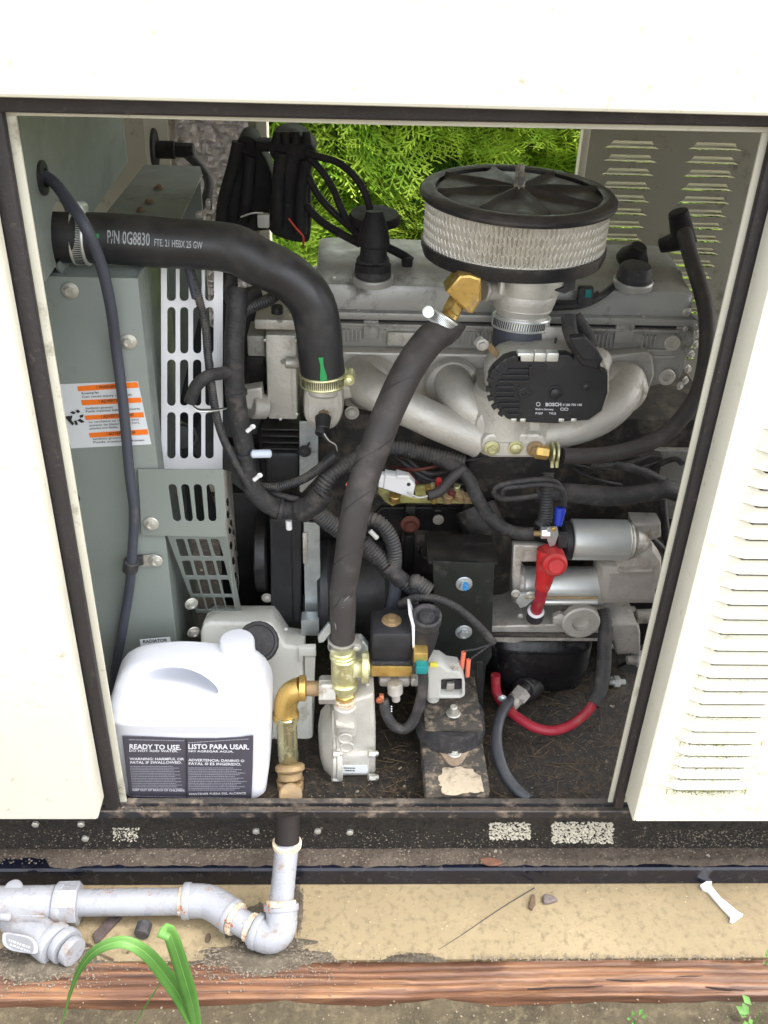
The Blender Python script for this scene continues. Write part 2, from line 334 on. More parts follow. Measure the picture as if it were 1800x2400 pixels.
def tube_mesh(P, r, sides=16, ridge=None, amp=0, helix=0, wob=0, step=None, caps=True, taper=None):
    P = smoothpts(P, 14, False)
    st = step or (ridge / 4 if ridge else max(.004, r * .5))
    P = resample(P, st); FR = frames(P); vs = []; s = 0; n = len(P)
    ph = random.uniform(0, 6)
    for i, (p, (t, a, b)) in enumerate(zip(P, FR)):
        if i: s += (p - P[i - 1]).length
        k = i / (n - 1)
        rr = r * (taper(k) if taper else 1)
        for j in range(sides):
            th = 2 * PI * j / sides; q = rr
            if ridge:
                f = (s / ridge + helix * th / (2 * PI)) % 1
                q += amp * ((1 if f < .55 else -.6) if not helix else (f - .5))
            if wob: q += wob * r * math.sin(s * 55 + ph + 2 * math.sin(th))
            vs.append(p + a * (q * math.cos(th)) + b * (q * math.sin(th)))
    fs = [(i * sides + j, i * sides + (j + 1) % sides, (i + 1) * sides + (j + 1) % sides, (i + 1) * sides + j) for i in range(n - 1) for j in range(sides)]
    if caps:
        fs.append(tuple(range(sides))); fs.append(tuple((n - 1) * sides + j for j in range(sides)))
    return mesh_of(vs, fs, ang=50 if not ridge else 75)
def pts3(pts): return [W(*p) if not isinstance(p, Vector) else p for p in pts]
def tube(name, pts, d, mat, parent=None, label=None, **k):
    """d: diameter in picture pixels at the middle point."""
    P = pts3(pts); r = d / 2 * mpp(P[len(P) // 2])
    return part(name, tube_mesh(P, r, **k), mat, parent, label=label)
def q(fn, *pts):                               # crop points with depth -> (px, py, y)
    return [(*fn(x, y), d) for x, y, d in pts]
def lathe_mesh(prof, sides=24, rfun=None, ang=35):
    vs = []; fs = []
    for h, r in prof:
        for j in range(sides):
            th = 2 * PI * j / sides; rr = r * (rfun(th, h) if rfun else 1); vs.append((rr * math.cos(th), rr * math.sin(th), h))
    n = len(prof)
    fs = [(i * sides + j, i * sides + (j + 1) % sides, (i + 1) * sides + (j + 1) % sides, (i + 1) * sides + j) for i in range(n - 1) for j in range(sides)]
    fs.append(tuple(range(sides))); fs.append(tuple((n - 1) * sides + j for j in range(sides)))
    return mesh_of(vs, fs, ang=ang)
def axm(o, axis):
    z = Vector(axis).normalized(); x = (Vector((0, 0, 1)) if abs(z.z) < .9 else Vector((1, 0, 0))).cross(z).normalized(); y = z.cross(x)
    return Matrix.Translation(o) @ Matrix((x, y, z)).transposed().to_4x4()
def lathe(name, o, axis, prof, mat, parent=None, sides=24, rfun=None, label=None, ang=35):
    me = lathe_mesh(prof, sides, rfun, ang); me.transform(axm(o, axis)); return part(name, me, mat, parent, label=label)
def cyl(name, p0, p1, d, mat, parent=None, sides=24, bev=.12, d2=None, label=None, rfun=None):
    a, b = pts3([p0, p1]); s = mpp(a); r = d / 2 * s; r2 = (d2 or d) / 2 * s; L = (b - a).length; e = min(r, r2) * bev
    return lathe(name, a, b - a, [(0, r - e), (e, r), (L - e, r2), (L, r2 - e)], mat, parent, sides, rfun, label)
hexf = lambda th, h=0: math.cos(PI / 6) / math.cos((th % (PI / 3)) - PI / 6)
_bolt = {}
def bolt_mesh(kind):
    if kind in _bolt: return _bolt[kind]
    if kind == 'flange': prof = [(0, 1.), (.08, 1.), (.16, .92), (.2, .66), (.22, .62), (.6, .62), (.68, .52), (.69, .3), (.62, .26)]
    elif kind == 'plain': prof = [(0, .62), (.45, .62), (.52, .5)]
    elif kind == 'socket': prof = [(0, 1.), (.35, 1.), (.42, .9), (.42, .5), (.15, .45)]
    else: prof = [(0, 1.), (.1, 1.), (.12, .75), (.45, .7), (.62, .45), (.66, .1)]
    f = (lambda th, h: hexf(th) if .21 < h < .65 else 1) if kind == 'flange' else ((lambda th, h: hexf(th)) if kind == 'plain' else None)
    _bolt[kind] = lathe_mesh(prof, 24, f); return _bolt[kind]
def bolt(px, py, y, d, parent, kind='flange', axis=(0, -1, 0), mat=None, name='bolt', label=None):
    p = W(px, py, y) if not isinstance(px, Vector) else px
    r = d / 2 * mpp(p); me = bolt_mesh(kind)
    mt = mat or BOLT; key = (kind, mt.name)
    if key not in _bolt:
        c = me.copy(); c.materials.clear(); c.materials.append(mt); _bolt[key] = c
    return part(name, _bolt[key], mt, parent, axm(p, axis) @ Matrix.Rotation(random.uniform(0, 1), 4, 'Z') @ Matrix.Scale(r, 4), label=label)
def clamp(name, c, axis, d, width, parent, face=0., mat=None, w_screw=True, side=1):
    """Worm-drive hose clamp: slotted band, screw housing and hex screw."""
    mat = mat or STEEL; s = mpp(c); r = d / 2 * s; w = width * s
    lc_ = axm(c, axis).inverted() @ CAM; phi = math.atan2(lc_.y, lc_.x); screw_ang = phi - 1.45 * side + face
    nb = 60
    o = lathe(name, c - Vector(axis).normalized() * w / 2, axis, [(0, r * .97), (0, r * 1.05), (w * .1, r * 1.07), (w * .18, r * 1.045), (w * .82, r * 1.045), (w * .9, r * 1.07), (w, r * 1.05), (w, r * .97)], mat, parent, 48)
    m = axm(c, axis)
    vs = []; fs = []
    for i in range(26):
        th = phi + (i - 12.5) * .085 + .12 * side; k = len(vs)
        for dth, dh in ((-.014, -.3), (.014, -.3), (.014, .3), (-.014, .3)):
            t = th + dth + dh * .05
            for rr in (1.035, 1.062):
                vs.append(m @ Vector((r * rr * math.cos(t), r * rr * math.sin(t), dh * w)))
        fs += [(k, k + 2, k + 4, k + 6), (k + 1, k + 3, k + 5, k + 7), (k, k + 1, k + 3, k + 2), (k + 2, k + 3, k + 5, k + 4), (k + 4, k + 5, k + 7, k + 6), (k + 6, k + 7, k + 1, k)]
    sl = part('slots', mesh_of(vs, fs, smooth=False), PRINTK, o); sl['kind'] = 'stuff'
    if w_screw:
        t = screw_ang; rad = Vector((math.cos(t), math.sin(t), 0)); tan = Vector((-math.sin(t), math.cos(t), 0))
        p = m @ (rad * (r * 1.13)); tw = (m.to_3x3() @ tan).normalized()
        lathe('screw', p - tw * w * .9, tw, [(0, w * .3), (0, w * .42), (w * .35, w * .42), (w * .36, w * .3), (w * 1.6, w * .3), (w * 1.7, w * .15)], mat, o, 12)
        lathe('screw_housing', p - tw * w * .4, tw, [(0, w * .3), (0, w * .46), (w * .9, w * .46), (w * .9, w * .3)], mat, o, 14)
    return o
def textmesh(s, bold=0):
    cu = bpy.data.curves.new('t', 'FONT'); cu.body = s; cu.size = 1; cu.resolution_u = 2; cu.offset = bold
    o = bpy.data.objects.new('t', cu); me = bpy.data.meshes.new_from_object(o)
    v = [tuple(x.co[:2]) for x in me.vertices]; f = [tuple(p.vertices) for p in me.polygons]
    bpy.data.objects.remove(o); bpy.data.curves.remove(cu); bpy.data.meshes.remove(me)
    return v, f
def text_on(name, rows, plane, lift, mat, parent):
    """rows: (string, pixel of baseline start, pixel of baseline end, pixel height, bold); strings of '#' become worn fine print."""
    if not isinstance(plane, Plane): plane = Plane(plane)
    VS = []; FS = []
    for s, p0, p1, hpx, bold in rows:
        p0, p1 = Vector(p0), Vector(p1); ex = (p1 - p0); ey = Vector((ex.y, -ex.x)).normalized() * hpx
        if s[0] == '#':
            v = []; f = []; x = 0; tot = len(s) * 1.
            while x < tot:
                w = min(random.uniform(.5, 2.2), tot - x)
                k = len(v); v += [(x, 0), (x + w, 0), (x + w, .62), (x, .62)]; f.append((k, k + 1, k + 2, k + 3)); x += w + .45
            mx = tot; hh = 1
        else:
            v, f = textmesh(s, bold); mx = max(a for a, b in v); hh = .72
        k = len(VS)
        for a, b in v:
            pp = p0 + ex * (a / mx) + ey * (b / hh); h = plane.hit(pp.x, pp.y); VS.append(h + plane.n * lift)
        FS += [tuple(i + k for i in g) for g in f]
    me = bpy.data.meshes.new('t'); me.from_pydata([tuple(v) for v in VS], [], FS)
    return part(name, me, mat, parent)
# ================================================================ the ground and what lies on it
ZP, ZL = -.105, -.074
def sheet(name, x0, x1, y0, y1, z, mat, nx=2, ny=2, hf=None):
    vs = [(x0 + (x1 - x0) * i / nx, y0 + (y1 - y0) * j / ny, z) for j in range(ny + 1) for i in range(nx + 1)]
    if hf: vs = [(x, y, z + hf(x, y)) for x, y, z in vs]
    fs = [(j * (nx + 1) + i, j * (nx + 1) + i + 1, (j + 1) * (nx + 1) + i + 1, (j + 1) * (nx + 1) + i) for j in range(ny) for i in range(nx)]
    return part(name, mesh_of(vs, fs), mat)
from mathutils import noise as mn
g = sheet('ground', -60, 60, -60, 60, -.135, SOIL); tag(g, kind='structure')
yf = W(900, 2250, .0)
y_pad = G(900, 2250, ZP).y
y_tim = G(900, 2342, ZP + .003).y
g = box('concrete_pad', -1.6, 1.6, y_pad, 1.5, -.20, ZP, PAD, None, .004)
tag(g, kind='structure')
# crack scored in the pad and small rubbish on it
t = sheet('soil_bank', -1.6, 1.6, -.62, y_tim + .004, -.112, SOIL, 160, 46, lambda x, y: .012 * mn.noise(Vector((x * 9, y * 9, 0))) + .005 * mn.noise(Vector((x * 40, y * 40, 3))) - .012 * max(0, min(1, (y_tim - .02 - y) / .3)))
tag(t, kind='structure')
# timber edging
tm = thing('timber_edging', 'weathered reddish timber beam lying along the front of the sandy pad', 'beam', (0, y_tim, ZP - .05))
vs = []; fs = []; nx = 260; prof = [(-.06, 0), (-.004, 0), (.0, .003), (.004, .006), (.25, 1), (.5, 1), (.75, 1), (.97, 1), (1, .9), (1.0, -.06)]
yw = y_pad - y_tim - .003
for i in range(nx + 1):
    x = -1.4 + 2.8 * i / nx
    for k, (u, h) in enumerate([(0, -.07), (0, -.006), (.03, -.001), (.2, 0), (.4, 0), (.6, 0), (.8, 0), (.95, 0), (1, -.004), (1, -.07)]):
        y = y_tim + yw * u + .0022 * mn.noise(Vector((x * 14, 2 + (u > .5), 0))) * (1 if k not in (3, 4, 5, 6) else 0)
        z = ZP + .004 + h + .0012 * mn.noise(Vector((x * 5, u * 40, 1))) + .001 * mn.noise(Vector((x * 60, u * 30, 5)))
        # splits along the grain
        for cx, cu, cw in ((.16, .30, .13), (.24, .45, .09), (.40, .15, .1)):
            if abs(u - cu) < .12 and abs(x - cx) < cw * .6: z -= .002
        vs.append((x, y, z))
m_ = 10
fs = [(i * m_ + k, i * m_ + k + 1, (i + 1) * m_ + k + 1, (i + 1) * m_ + k) for i in range(nx) for k in range(m_ - 1)]
part('beam', mesh_of(vs, fs, ang=60), WOOD, tm)
for c0, c1_, c2_ in (((620, 955), (800, 948), (945, 942)), ((960, 915), (1050, 922), (1150, 920)), ((1240, 905), (1300, 900), (1380, 898)), ((1390, 945), (1480, 958), (1560, 962))):
    P = [G(*c5(*c), ZP + .0036) for c in (c0, c1_, c2_)]
    part('split', tube_mesh(P, .0009, 6, taper=lambda k: .3 + math.sin(PI * k), wob=.5, step=.004), M('split_dark_wood', (.02, .010, .007), .9), tm)  # splits in a dark brown wood colour

# black base rail of the generator set
def chips(name, n, area, size, mat, parent=None, seed=3, flat=.5, colorful=None):
    rnd = random.Random(seed); vs = []; fs = []
    for _ in range(n):
        p = area(rnd)
        s = size * rnd.uniform(.4, 1.3); k = len(vs)
        for c in ((1, 0, 0), (.3, .9, 0), (-.8, .6, .1), (-.9, -.5, 0), (.2, -1, .1), (0, 0, flat), (0, 0, -flat)):
            v = Vector(c) * s * rnd.uniform(.6, 1.2); v.rotate(Matrix.Rotation(rnd.uniform(0, 6), 3, 'Z')) if False else None
            vs.append(p + v)
        a = [0, 1, 2, 3, 4]
        fs += [(k + a[i], k + a[(i + 1) % 5], k + 5) for i in range(5)] + [(k + a[(i + 1) % 5], k + a[i], k + 6) for i in range(5)]
    o = part(name, mesh_of(vs, fs, smooth=False), mat, parent); o['kind'] = 'stuff'; return o

br = thing('base_rail', 'long black steel base rail crusted with grit under the generator doors', 'rail', (0, 0, ZP))
def extr(name, prof, x0, x1, mat, parent, nx=80, rough=0, bev=0):
    vs = []; n = len(prof)
    for i in range(nx + 1):
        x = x0 + (x1 - x0) * i / nx
        for k, (y, z) in enumerate(prof):
            d = rough * mn.noise(Vector((x * 30, k * 3.1, y * 50))) if rough else 0
            vs.append((x, y + d * .5, z + d))
    fs = [(i * n + k, i * n + (k + 1) % n, (i + 1) * n + (k + 1) % n, (i + 1) * n + k) for i in range(nx) for k in range(n)]
    fs += [tuple(range(n)), tuple(nx * n + k for k in range(n))]
    return part(name, mesh_of(vs, fs, ang=40, bev=bev), mat, parent)
XL, XR = -1.35, 1.35
extr('web', [(.012, .0), (.012, ZL), (.03, ZL), (.03, .0)], XL, XR, GRIT, br)
extr('bottom_flange', [(-.018, ZP + .0008), (-.018, ZL - .004), (-.0155, ZL - .0012), (.029, ZL - .001), (.029, ZP + .0008)], XL, XR, WETBLK, br)
# silt lying on the flange
vs = []; fs = []; nx, ny = 320, 10
yl0 = W(900, 2042, -.02)
for j in range(ny + 1):
    for i in range(nx + 1):
        x = XL + (XR - XL) * i / nx; e = -.0125 + .005 * mn.noise(Vector((x * 16, 0, 7))) + .003 * mn.noise(Vector((x * 70, 0, 9)))
        if abs(x + .40) < .03: e += .012
        y = e + (.0115 - e) * j / ny
        h = .0035 * min(1, j / 2.5) + .0014 * mn.noise(Vector((x * 120, y * 150, 0))) * min(1, j) + .001 * mn.noise(Vector((x * 30, y * 60, 4)))
        vs.append((x, y, ZL - .0012 + h))
fs = [(j * (nx + 1) + i, j * (nx + 1) + i + 1, (j + 1) * (nx + 1) + i + 1, (j + 1) * (nx + 1) + i) for j in range(ny) for i in range(nx)]
o = part('silt', mesh_of(vs, fs), LEDGE, br); o['kind'] = 'stuff'
def webarea(x0, x1, y0, y1, y):
    return lambda r: W(r.uniform(x0, x1), r.uniform(y0, y1), y)
GRITC = M('grit_chips', (.17, .14, .105), .85, var=.6, vs=300, bump=0)
MOSS = M('grit_dark', (.03, .025, .018), .9, var=.5, vs=300, bump=0)
PCHIP = M('pale_paint_chips', (.52, .48, .38), .7, var=.3, vs=300, bump=0)
chips('grit', 4200, webarea(-250, 2050, 1925, 1990, .011), .0013, MOSS, br, 4)
chips('grit', 1300, webarea(-250, 2050, 1945, 1990, .011), .0011, GRITC, br, 5)
chips('paint_flakes', 520, webarea(c5(455, 0)[0], c5(632, 0)[0], 1928, 1968, .0108), .0017, PCHIP, br, 6)
chips('paint_flakes', 900, webarea(c5(725, 0)[0], c5(990, 0)[0], 1927, 1976, .0108), .0018, PCHIP, br, 7)
chips('paint_flakes', 170, webarea(c4(490, 0)[0], c4(600, 0)[0], 1940, 1972, .0108), .0013, PCHIP, br, 8)
chips('paint_flakes', 220, webarea(1540, 1790, 1945, 1985, .0108), .0013, GRITC, br, 9)
chips('silt_lumps', 1700, lambda r: Vector((r.uniform(-.9, .9), r.uniform(-.011, .010), ZL + .0025)), .0014, GRITC, br, 10)
for x, y in ((c4(1107, 268)), (c4(1372, 268)), (c4(370, 300)), (c4(352, 238)), (c4(155, 238)), (820 / 1.0, 1948)):
    bolt(x, y, .0115, 28, br, 'plain', mat=BOLT)
# sill above the rail
SIL = thing('door_sill', 'scuffed black steel sill channel across the foot of the open doorway', 'sill', (0, 0, -.01))
xl, xr = W(180, 1900, 0).x, W(1520, 1900, 0).x
extr('channel', [(0, .0004), (0, .0105), (.0012, .0118), (.0025, .008), (.0105, .008), (.0115, .013), (.019, .0135), (.0202, .0115), (.0202, -.0095), (.018, .0004)], -1.3, 1.3, SILL, SIL)
chips('sill_dirt', 700, lambda r: Vector((r.uniform(-.27, .32), r.uniform(.002, .0105), .0085)), .0012, GRITC, SIL, 12)
o = extr('silt_strip', [(.003, .008), (.0042, .0098), (.009, .0095), (.0105, .008)], -.24, .27, LEDGE, SIL, 200, .0009)
o['kind'] = 'stuff'

# ---------------------------------------------------------------- the enclosure
EN = thing('generator_enclosure', 'cream painted steel generator enclosure with its doors removed', 'enclosure', (0, .4, 0))
ZT = W(900, -300, -.03).z
# fascia with its rubber seal and drip lip
fp = [(-900, -700), (2700, -700), (2700, 296), (1800, 273.5), (900, 251), (0, 229.5), (-900, 208)]
slab('front_fascia', fp, -.032, .030, CREAM, EN, bev=.003)
sp = [(-900, 150), (2700, 240), (2700, 318), (1800, 299), (900, 283), (0, 264), (-900, 246)]
slab('rubber_seal', sp, -.0018, .012, SEAL, EN, bev=.002)
slab('drip_lip', [(-900, 200), (2700, 280), (2700, 333), (1800, 311), (900, 293), (200, 274), (-900, 256)], .0105, .0025, CREAMIN, EN, bev=.0004)
zt = W(900, 262, 0).z + .10
# left door post: panel with return, seal, white edge
def xat(fn, x, y, d): return W(*fn(x, y), d).x
xa = W(47, 750, 0).x; xb = W(172, 1450, 0).x; X1 = (xa + xb) / 2
X2 = (W(85, 750, 0).x + W(204, 1450, 0).x) / 2
X3 = (W(105, 750, 0).x + W(217, 1450, 0).x) / 2
X1, X2, X3 = X1, X2, X3
Z0 = W(225, 1921, -.035).z
print('left post', X1, X2, X3, 'Z0', Z0, 'ZT', ZT)
o = box('side_panel', -1.3, X1, -.036, .0, Z0, ZT - .02, CREAM, EN, .0035)
o['label'] = 'plain cream side panel'
box('rubber_seal', X1 - .003, X2, .0015, .012, .0138, zt, SEAL, EN, .003)
box('post_edge', X2 - .02, X3, .0125, .0155, .0138, zt, CREAMIN, EN, .0006)
# right door post and louvred panel
Y1 = (W(1577, 1400, 0).x + W(1467, 1856, 0).x) / 2
Y2 = (W(1551, 1400, 0).x + W(1454, 1856, 0).x) / 2
Y3 = (W(1543, 1400, 0).x + W(1465, 1750, 0).x) / 2
Y3 = Y2 - .0045
Z1 = W(1540, 1921, -.036).z
print('right', Y1, Y2, Y3, Z1)
box('rubber_seal', Y2, Y1 + .003, .0015, .012, .0138, zt, SEAL, EN, .003)
box('post_edge', Y3, Y2 + .02, .0125, .0155, .0138, zt, CREAMIN, EN, .0006)
def louvre_mesh(w, h, bulge, sgn, nu=22, nv=7, endk=.11):
    vs = []; fs = []
    def ss(t): t = max(0, min(1, t)); return t * t * (3 - 2 * t)
    for j in range(nv + 2):
        v = min(1, j / nv)
        for i in range(nu + 1):
            u = i / nu; e = min(1, ss(u / endk), 1) * min(1, ss((1 - u) / endk))
            inset = .045 * (1 - v) * 0
            yy = bulge * e * (math.sin(v * PI / 2) ** .9)
            if j == nv + 1: yy = max(0, yy - .0016)
            vs.append((w * (u + (u - .5) * .0), sgn * yy, h * (1 - v) * (.35 + .65 * e) if j <= nv else -.0006 + 0))
    m = nu + 1
    fs = [(j * m + i, j * m + i + 1, (j + 1) * m + i + 1, (j + 1) * m + i) for j in range(nv + 1) for i in range(nu)]
    k = len(vs)
    for i in range(nu + 1): x, y, z = vs[(nv + 1) * m + i]; vs.append((x, (y if abs(y) < .001 else y - sgn * .0012), .0022))
    fs += [((nv + 1) * m + i, (nv + 1) * m + i + 1, k + i + 1, k + i) for i in range(nu)]
    return mesh_of(vs, fs, ang=60)
lx0 = W(1560, 1843, -.038).x; lx1 = W(1755, 1843, -.038).x
zr = [W(1600, y, -.038).z for y in (1843, 1818, 1788, 1761, 1731, 1702, 1666, 1634, 1602, 1571, 1539, 1505, 1459, 1423, 1391, 1356, 1318, 1285)]
dz = (zr[4] - zr[0]) / 4
gz = (zr[11] - zr[5]) / 6 ; print('louvre pitch', dz, gz, [round(b - a, 4) for a, b in zip(zr, zr[1:])])
LM = louvre_mesh(lx1 - lx0, .0098, .0056, -1, endk=.13); LM.materials.append(CREAM)
pf = Plane(-.038); fuv = lambda x, z: pf.uv(Vector((x, -.038, z)))
zz = []; z = zr[0]; k = 0
while z < .86: zz.append(z); k += 1; z += .0188 * (1.2 if k % 6 == 0 else 1)
hol = []
for xo in (lx0, lx1 + .045):
    for z in zz:
        w_ = lx1 - lx0; lo_ = .0056 * (.954 - z) / .762 + .0021; hol.append([fuv(xo + .008, z - .0012), fuv(xo + .014, z - lo_), fuv(xo + w_ - .014, z - lo_), fuv(xo + w_ - .008, z - .0012), fuv(xo + w_ - .012, z + .004), fuv(xo + .012, z + .004)])
RP = slab('side_panel', [fuv(Y1 + .0022, Z1 + .0022), fuv(1.3, Z1 + .0022), fuv(1.3, ZT - .02), fuv(Y1 + .0022, ZT - .02)], pf, .0016, CREAM, EN, holes=hol, bev=0, world=True, label='louvred cream side panel')
box('panel_return', Y1, Y1 + .004, -.0384, .0, Z1, ZT - .02, CREAM, EN, .0016)
box('panel_bottom', Y1 + .0042, 1.3, -.0384, .0, Z1, Z1 + .002, CREAM, EN, .0008)
box('panel_backing', Y1 + .0042, 1.3, -.004, -.001, Z1 + .0022, ZT - .02, DARKMET, EN, 0)
for xo in (lx0, lx1 + .045):
    for z in zz: part('louvre', LM, CREAM, RP, Matrix.Translation((xo, -.0381, z)))
ALG = M('green_algae', (.32, .33, .10), .9, var=.4, vs=300, bump=0)
chips('grime', 1900, lambda r: (lambda kk: Vector((lx0 + (lx1 - lx0) * min(.98, max(.03, r.gauss(5 * .1, .25))), -.0385, zr[kk] - .004 - abs(r.gauss(0, .004)))))(r.choice([0, 0, 0, 0, 1, 2, 3, 4, 4, 6, 8, 9, 12])), .0008, ALG, RP, 5, .3)
# back wall: left board with foil lining, louvred right panel, opening between them
YB = .80
zb0 = .02; zbt = ZT - .03
xo0 = W(628, 300, YB).x; xo1 = (W(1360, 301, YB).x + W(1352, 383, YB).x) / 2
xfr = W(*a2(560, 150), YB).x
box('back_panel', -1.3, xo0, YB, YB + .02, zb0, zbt, CREAMIN, EN, .001)
box('opening_edge', xfr, xo0 - .0005, YB - .018, YB - .0005, zb0, zbt, CREAMIN, EN, .001)
xg0 = W(*a1(1060, 300), YB - .03).x
nx, nz = 90, 110; vs = []
for j in range(nz + 1):
    for i in range(nx + 1):
        x = xg0 + (xfr - .012 - xg0) * i / nx; zz = .30 + (.72 - .30) * j / nz
        d = mn.voronoi(Vector((x * 34, zz * 34, 0)))[0]
        vs.append((x, YB - .012 - .012 * (d[1] - d[0]) - .004 * mn.noise(Vector((x * 80, zz * 80, 3))), zz))
fs = [(j * (nx + 1) + i, j * (nx + 1) + i + 1, (j + 1) * (nx + 1) + i + 1, (j + 1) * (nx + 1) + i) for j in range(nz) for i in range(nx)]
part('foil_lining', mesh_of(vs, fs, ang=25), FOIL, EN)
box('lining_batten', xg0 - .03, xg0 + .006, YB - .03, YB - .001, .2, zbt, CREAMIN, EN, .001)
# rear louvred panel with real slots
lw = 141 * mpp(W(1450, 350, YB)); s1 = W(*a4(350, 468), YB); s2 = W(*a4(965, 482), YB)
pit = 0.0212
rows1 = [s1.z - pit * i for i in range(14)]; rows2 = [s2.z + .0 - pit * i for i in range(18)]
lh = .012
holes = []
for x, rows in ((s1.x, rows1), (s2.x, rows2)):
    for zz in rows:
        holes.append([(x + .003, zz + .0012), (x + lw - .003, zz + .0012), (x + lw - .012, zz + .006), (x + lw - .017, zz + lh + .001), (x + .017, zz + lh + .001), (x + .012, zz + .006)])
pl = Plane(YB)
out = [(xo1, zb0), (1.3, zb0), (1.3, zbt), (xo1, zbt)]
tov = lambda p: pl.uv(Vector((p[0], YB, p[1])))
o = slab('rear_louvred_panel', [tov(p) for p in out], pl, .0022, CREAMSHADE, EN, holes=[[tov(p) for p in h] for h in holes], bev=0, world=True)
RL = louvre_mesh(lw, lh + .003, .014, 1); RL.materials.append(CREAM)  # lighter paint than the panel puts the light on the louvres into colour
for x, rows in ((s1.x, rows1), (s2.x, rows2)):
    for zz in rows: part('louvre', RL, CREAM, o, Matrix.Translation((x, YB + .0024, zz + .0002)))
box('opening_edge', xo1, xo1 + .012, YB - .02, YB - .0005, zb0, zbt, CREAMIN, EN, .001)
box('roof', -1.3, 1.3, -.0315, YB + .02, ZT - .018, ZT + .004, CREAM, EN, .002)
# inner partition at the right of the doorway (dark end of the bay)
xp = W(1640, 600, .35).x
box('rear_lower_rail', -1.3, 1.3, YB - .03, YB + .02, -.0, .0195, CREAMIN, EN, .001)
# floor tray
vs = []; nx, ny = 220, 110
for j in range(ny + 1):
    for i in range(nx + 1):
        x = XL + (XR - XL) * i / nx; y = .0205 + (YB - .0205) * j / ny
        vs.append((x, y, -.006 + .0018 * mn.noise(Vector((x * 12, y * 12, 0))) + .0012 * mn.noise(Vector((x * 70, y * 70, 2)))))
fs = [(j * (nx + 1) + i, j * (nx + 1) + i + 1, (j + 1) * (nx + 1) + i + 1, (j + 1) * (nx + 1) + i) for j in range(ny) for i in range(nx)]
ft = thing('base_tray', 'dark dirty steel tray strewn with grit and pine needles under the engine', 'tray', (0, .4, -.01))
part('tray_plate', mesh_of(vs, fs), TRAY, ft)
chips('tray_grit', 2400, lambda r: Vector((r.uniform(-.45, .5), r.uniform(.02, .45), -.0048)), .0011, GRITC, ft, 21)
NEED = M('dry_needles', (.10, .068, .034), .8, var=.5, vs=100, bump=0)
vs = []; fs = []; rnd = random.Random(5)
for _ in range(850):
    c = Vector((rnd.uniform(.02, .42) if rnd.random() < .7 else rnd.uniform(-.4, .1), rnd.uniform(.02, .5), -.0035 + rnd.uniform(-.001, .002)))
    a = rnd.uniform(0, PI); L = rnd.uniform(.004, .02); d = Vector((math.cos(a), math.sin(a), rnd.uniform(-.06, .06))) * L; w = Vector((-math.sin(a), math.cos(a), 0)) * .0004
    k = len(vs); vs += [c - d - w, c + d - w, c + d + w, c - d + w, c + Vector((0, 0, .0006))]; fs += [(k, k + 1, k + 4), (k + 1, k + 2, k + 4), (k + 2, k + 3, k + 4), (k + 3, k, k + 4)]
o = part('pine_needles', mesh_of(vs, fs, smooth=False), NEED, ft); o['kind'] = 'stuff'

# ================================================================ cedar hedge behind
def spray_mesh_arrays(L, rnd):
    """flat fan of scaly branchlets: list of quads"""
    vs = []; fs = []
    def leafstrip(p, d, nrm, length, w):
        side = d.cross(nrm).normalized() * w
        k = len(vs); vs.extend([p - side * .5, p + d * length * .55 - side, p + d * length, p + d * length * .55 + side, p + side * .5])
        fs.append((k, k + 1, k + 2, k + 3, k + 4))
    def branch(p, d, nrm, length, level):
        n = {0: 14, 1: 7, 2: 4}[level]
        for i in range(n):
            t = (i + .6) / n; sgn = 1 if i % 2 else -1
            q_ = p + d * length * t + Vector((0, 0, -.10 * length * t * t)); side = d.cross(nrm).normalized() * sgn
            dd = (d * .72 + side * .75 + nrm * rnd.uniform(-.12, .12)).normalized()
            ll = length * (.62 if level == 0 else .5) * (1 - .62 * t) * rnd.uniform(.8, 1.15)
            if level < 1: branch(q_, dd, nrm, ll, level + 1)
            else: leafstrip(q_, dd, nrm, max(.006, ll * 1.05), .0019)
        leafstrip(p, d, nrm, length,   .0026 if level == 0 else .0018)
    branch(Vector((0, 0, 0)), Vector((1, 0, 0)), Vector((0, 0, 1)), L, 0)
    return [Vector(v) for v in vs], fs
import numpy as np
protos = []
for i in range(5):
    v, f = spray_mesh_arrays(.17, random.Random(i)); protos.append((np.array([tuple(a) for a in v]), f))
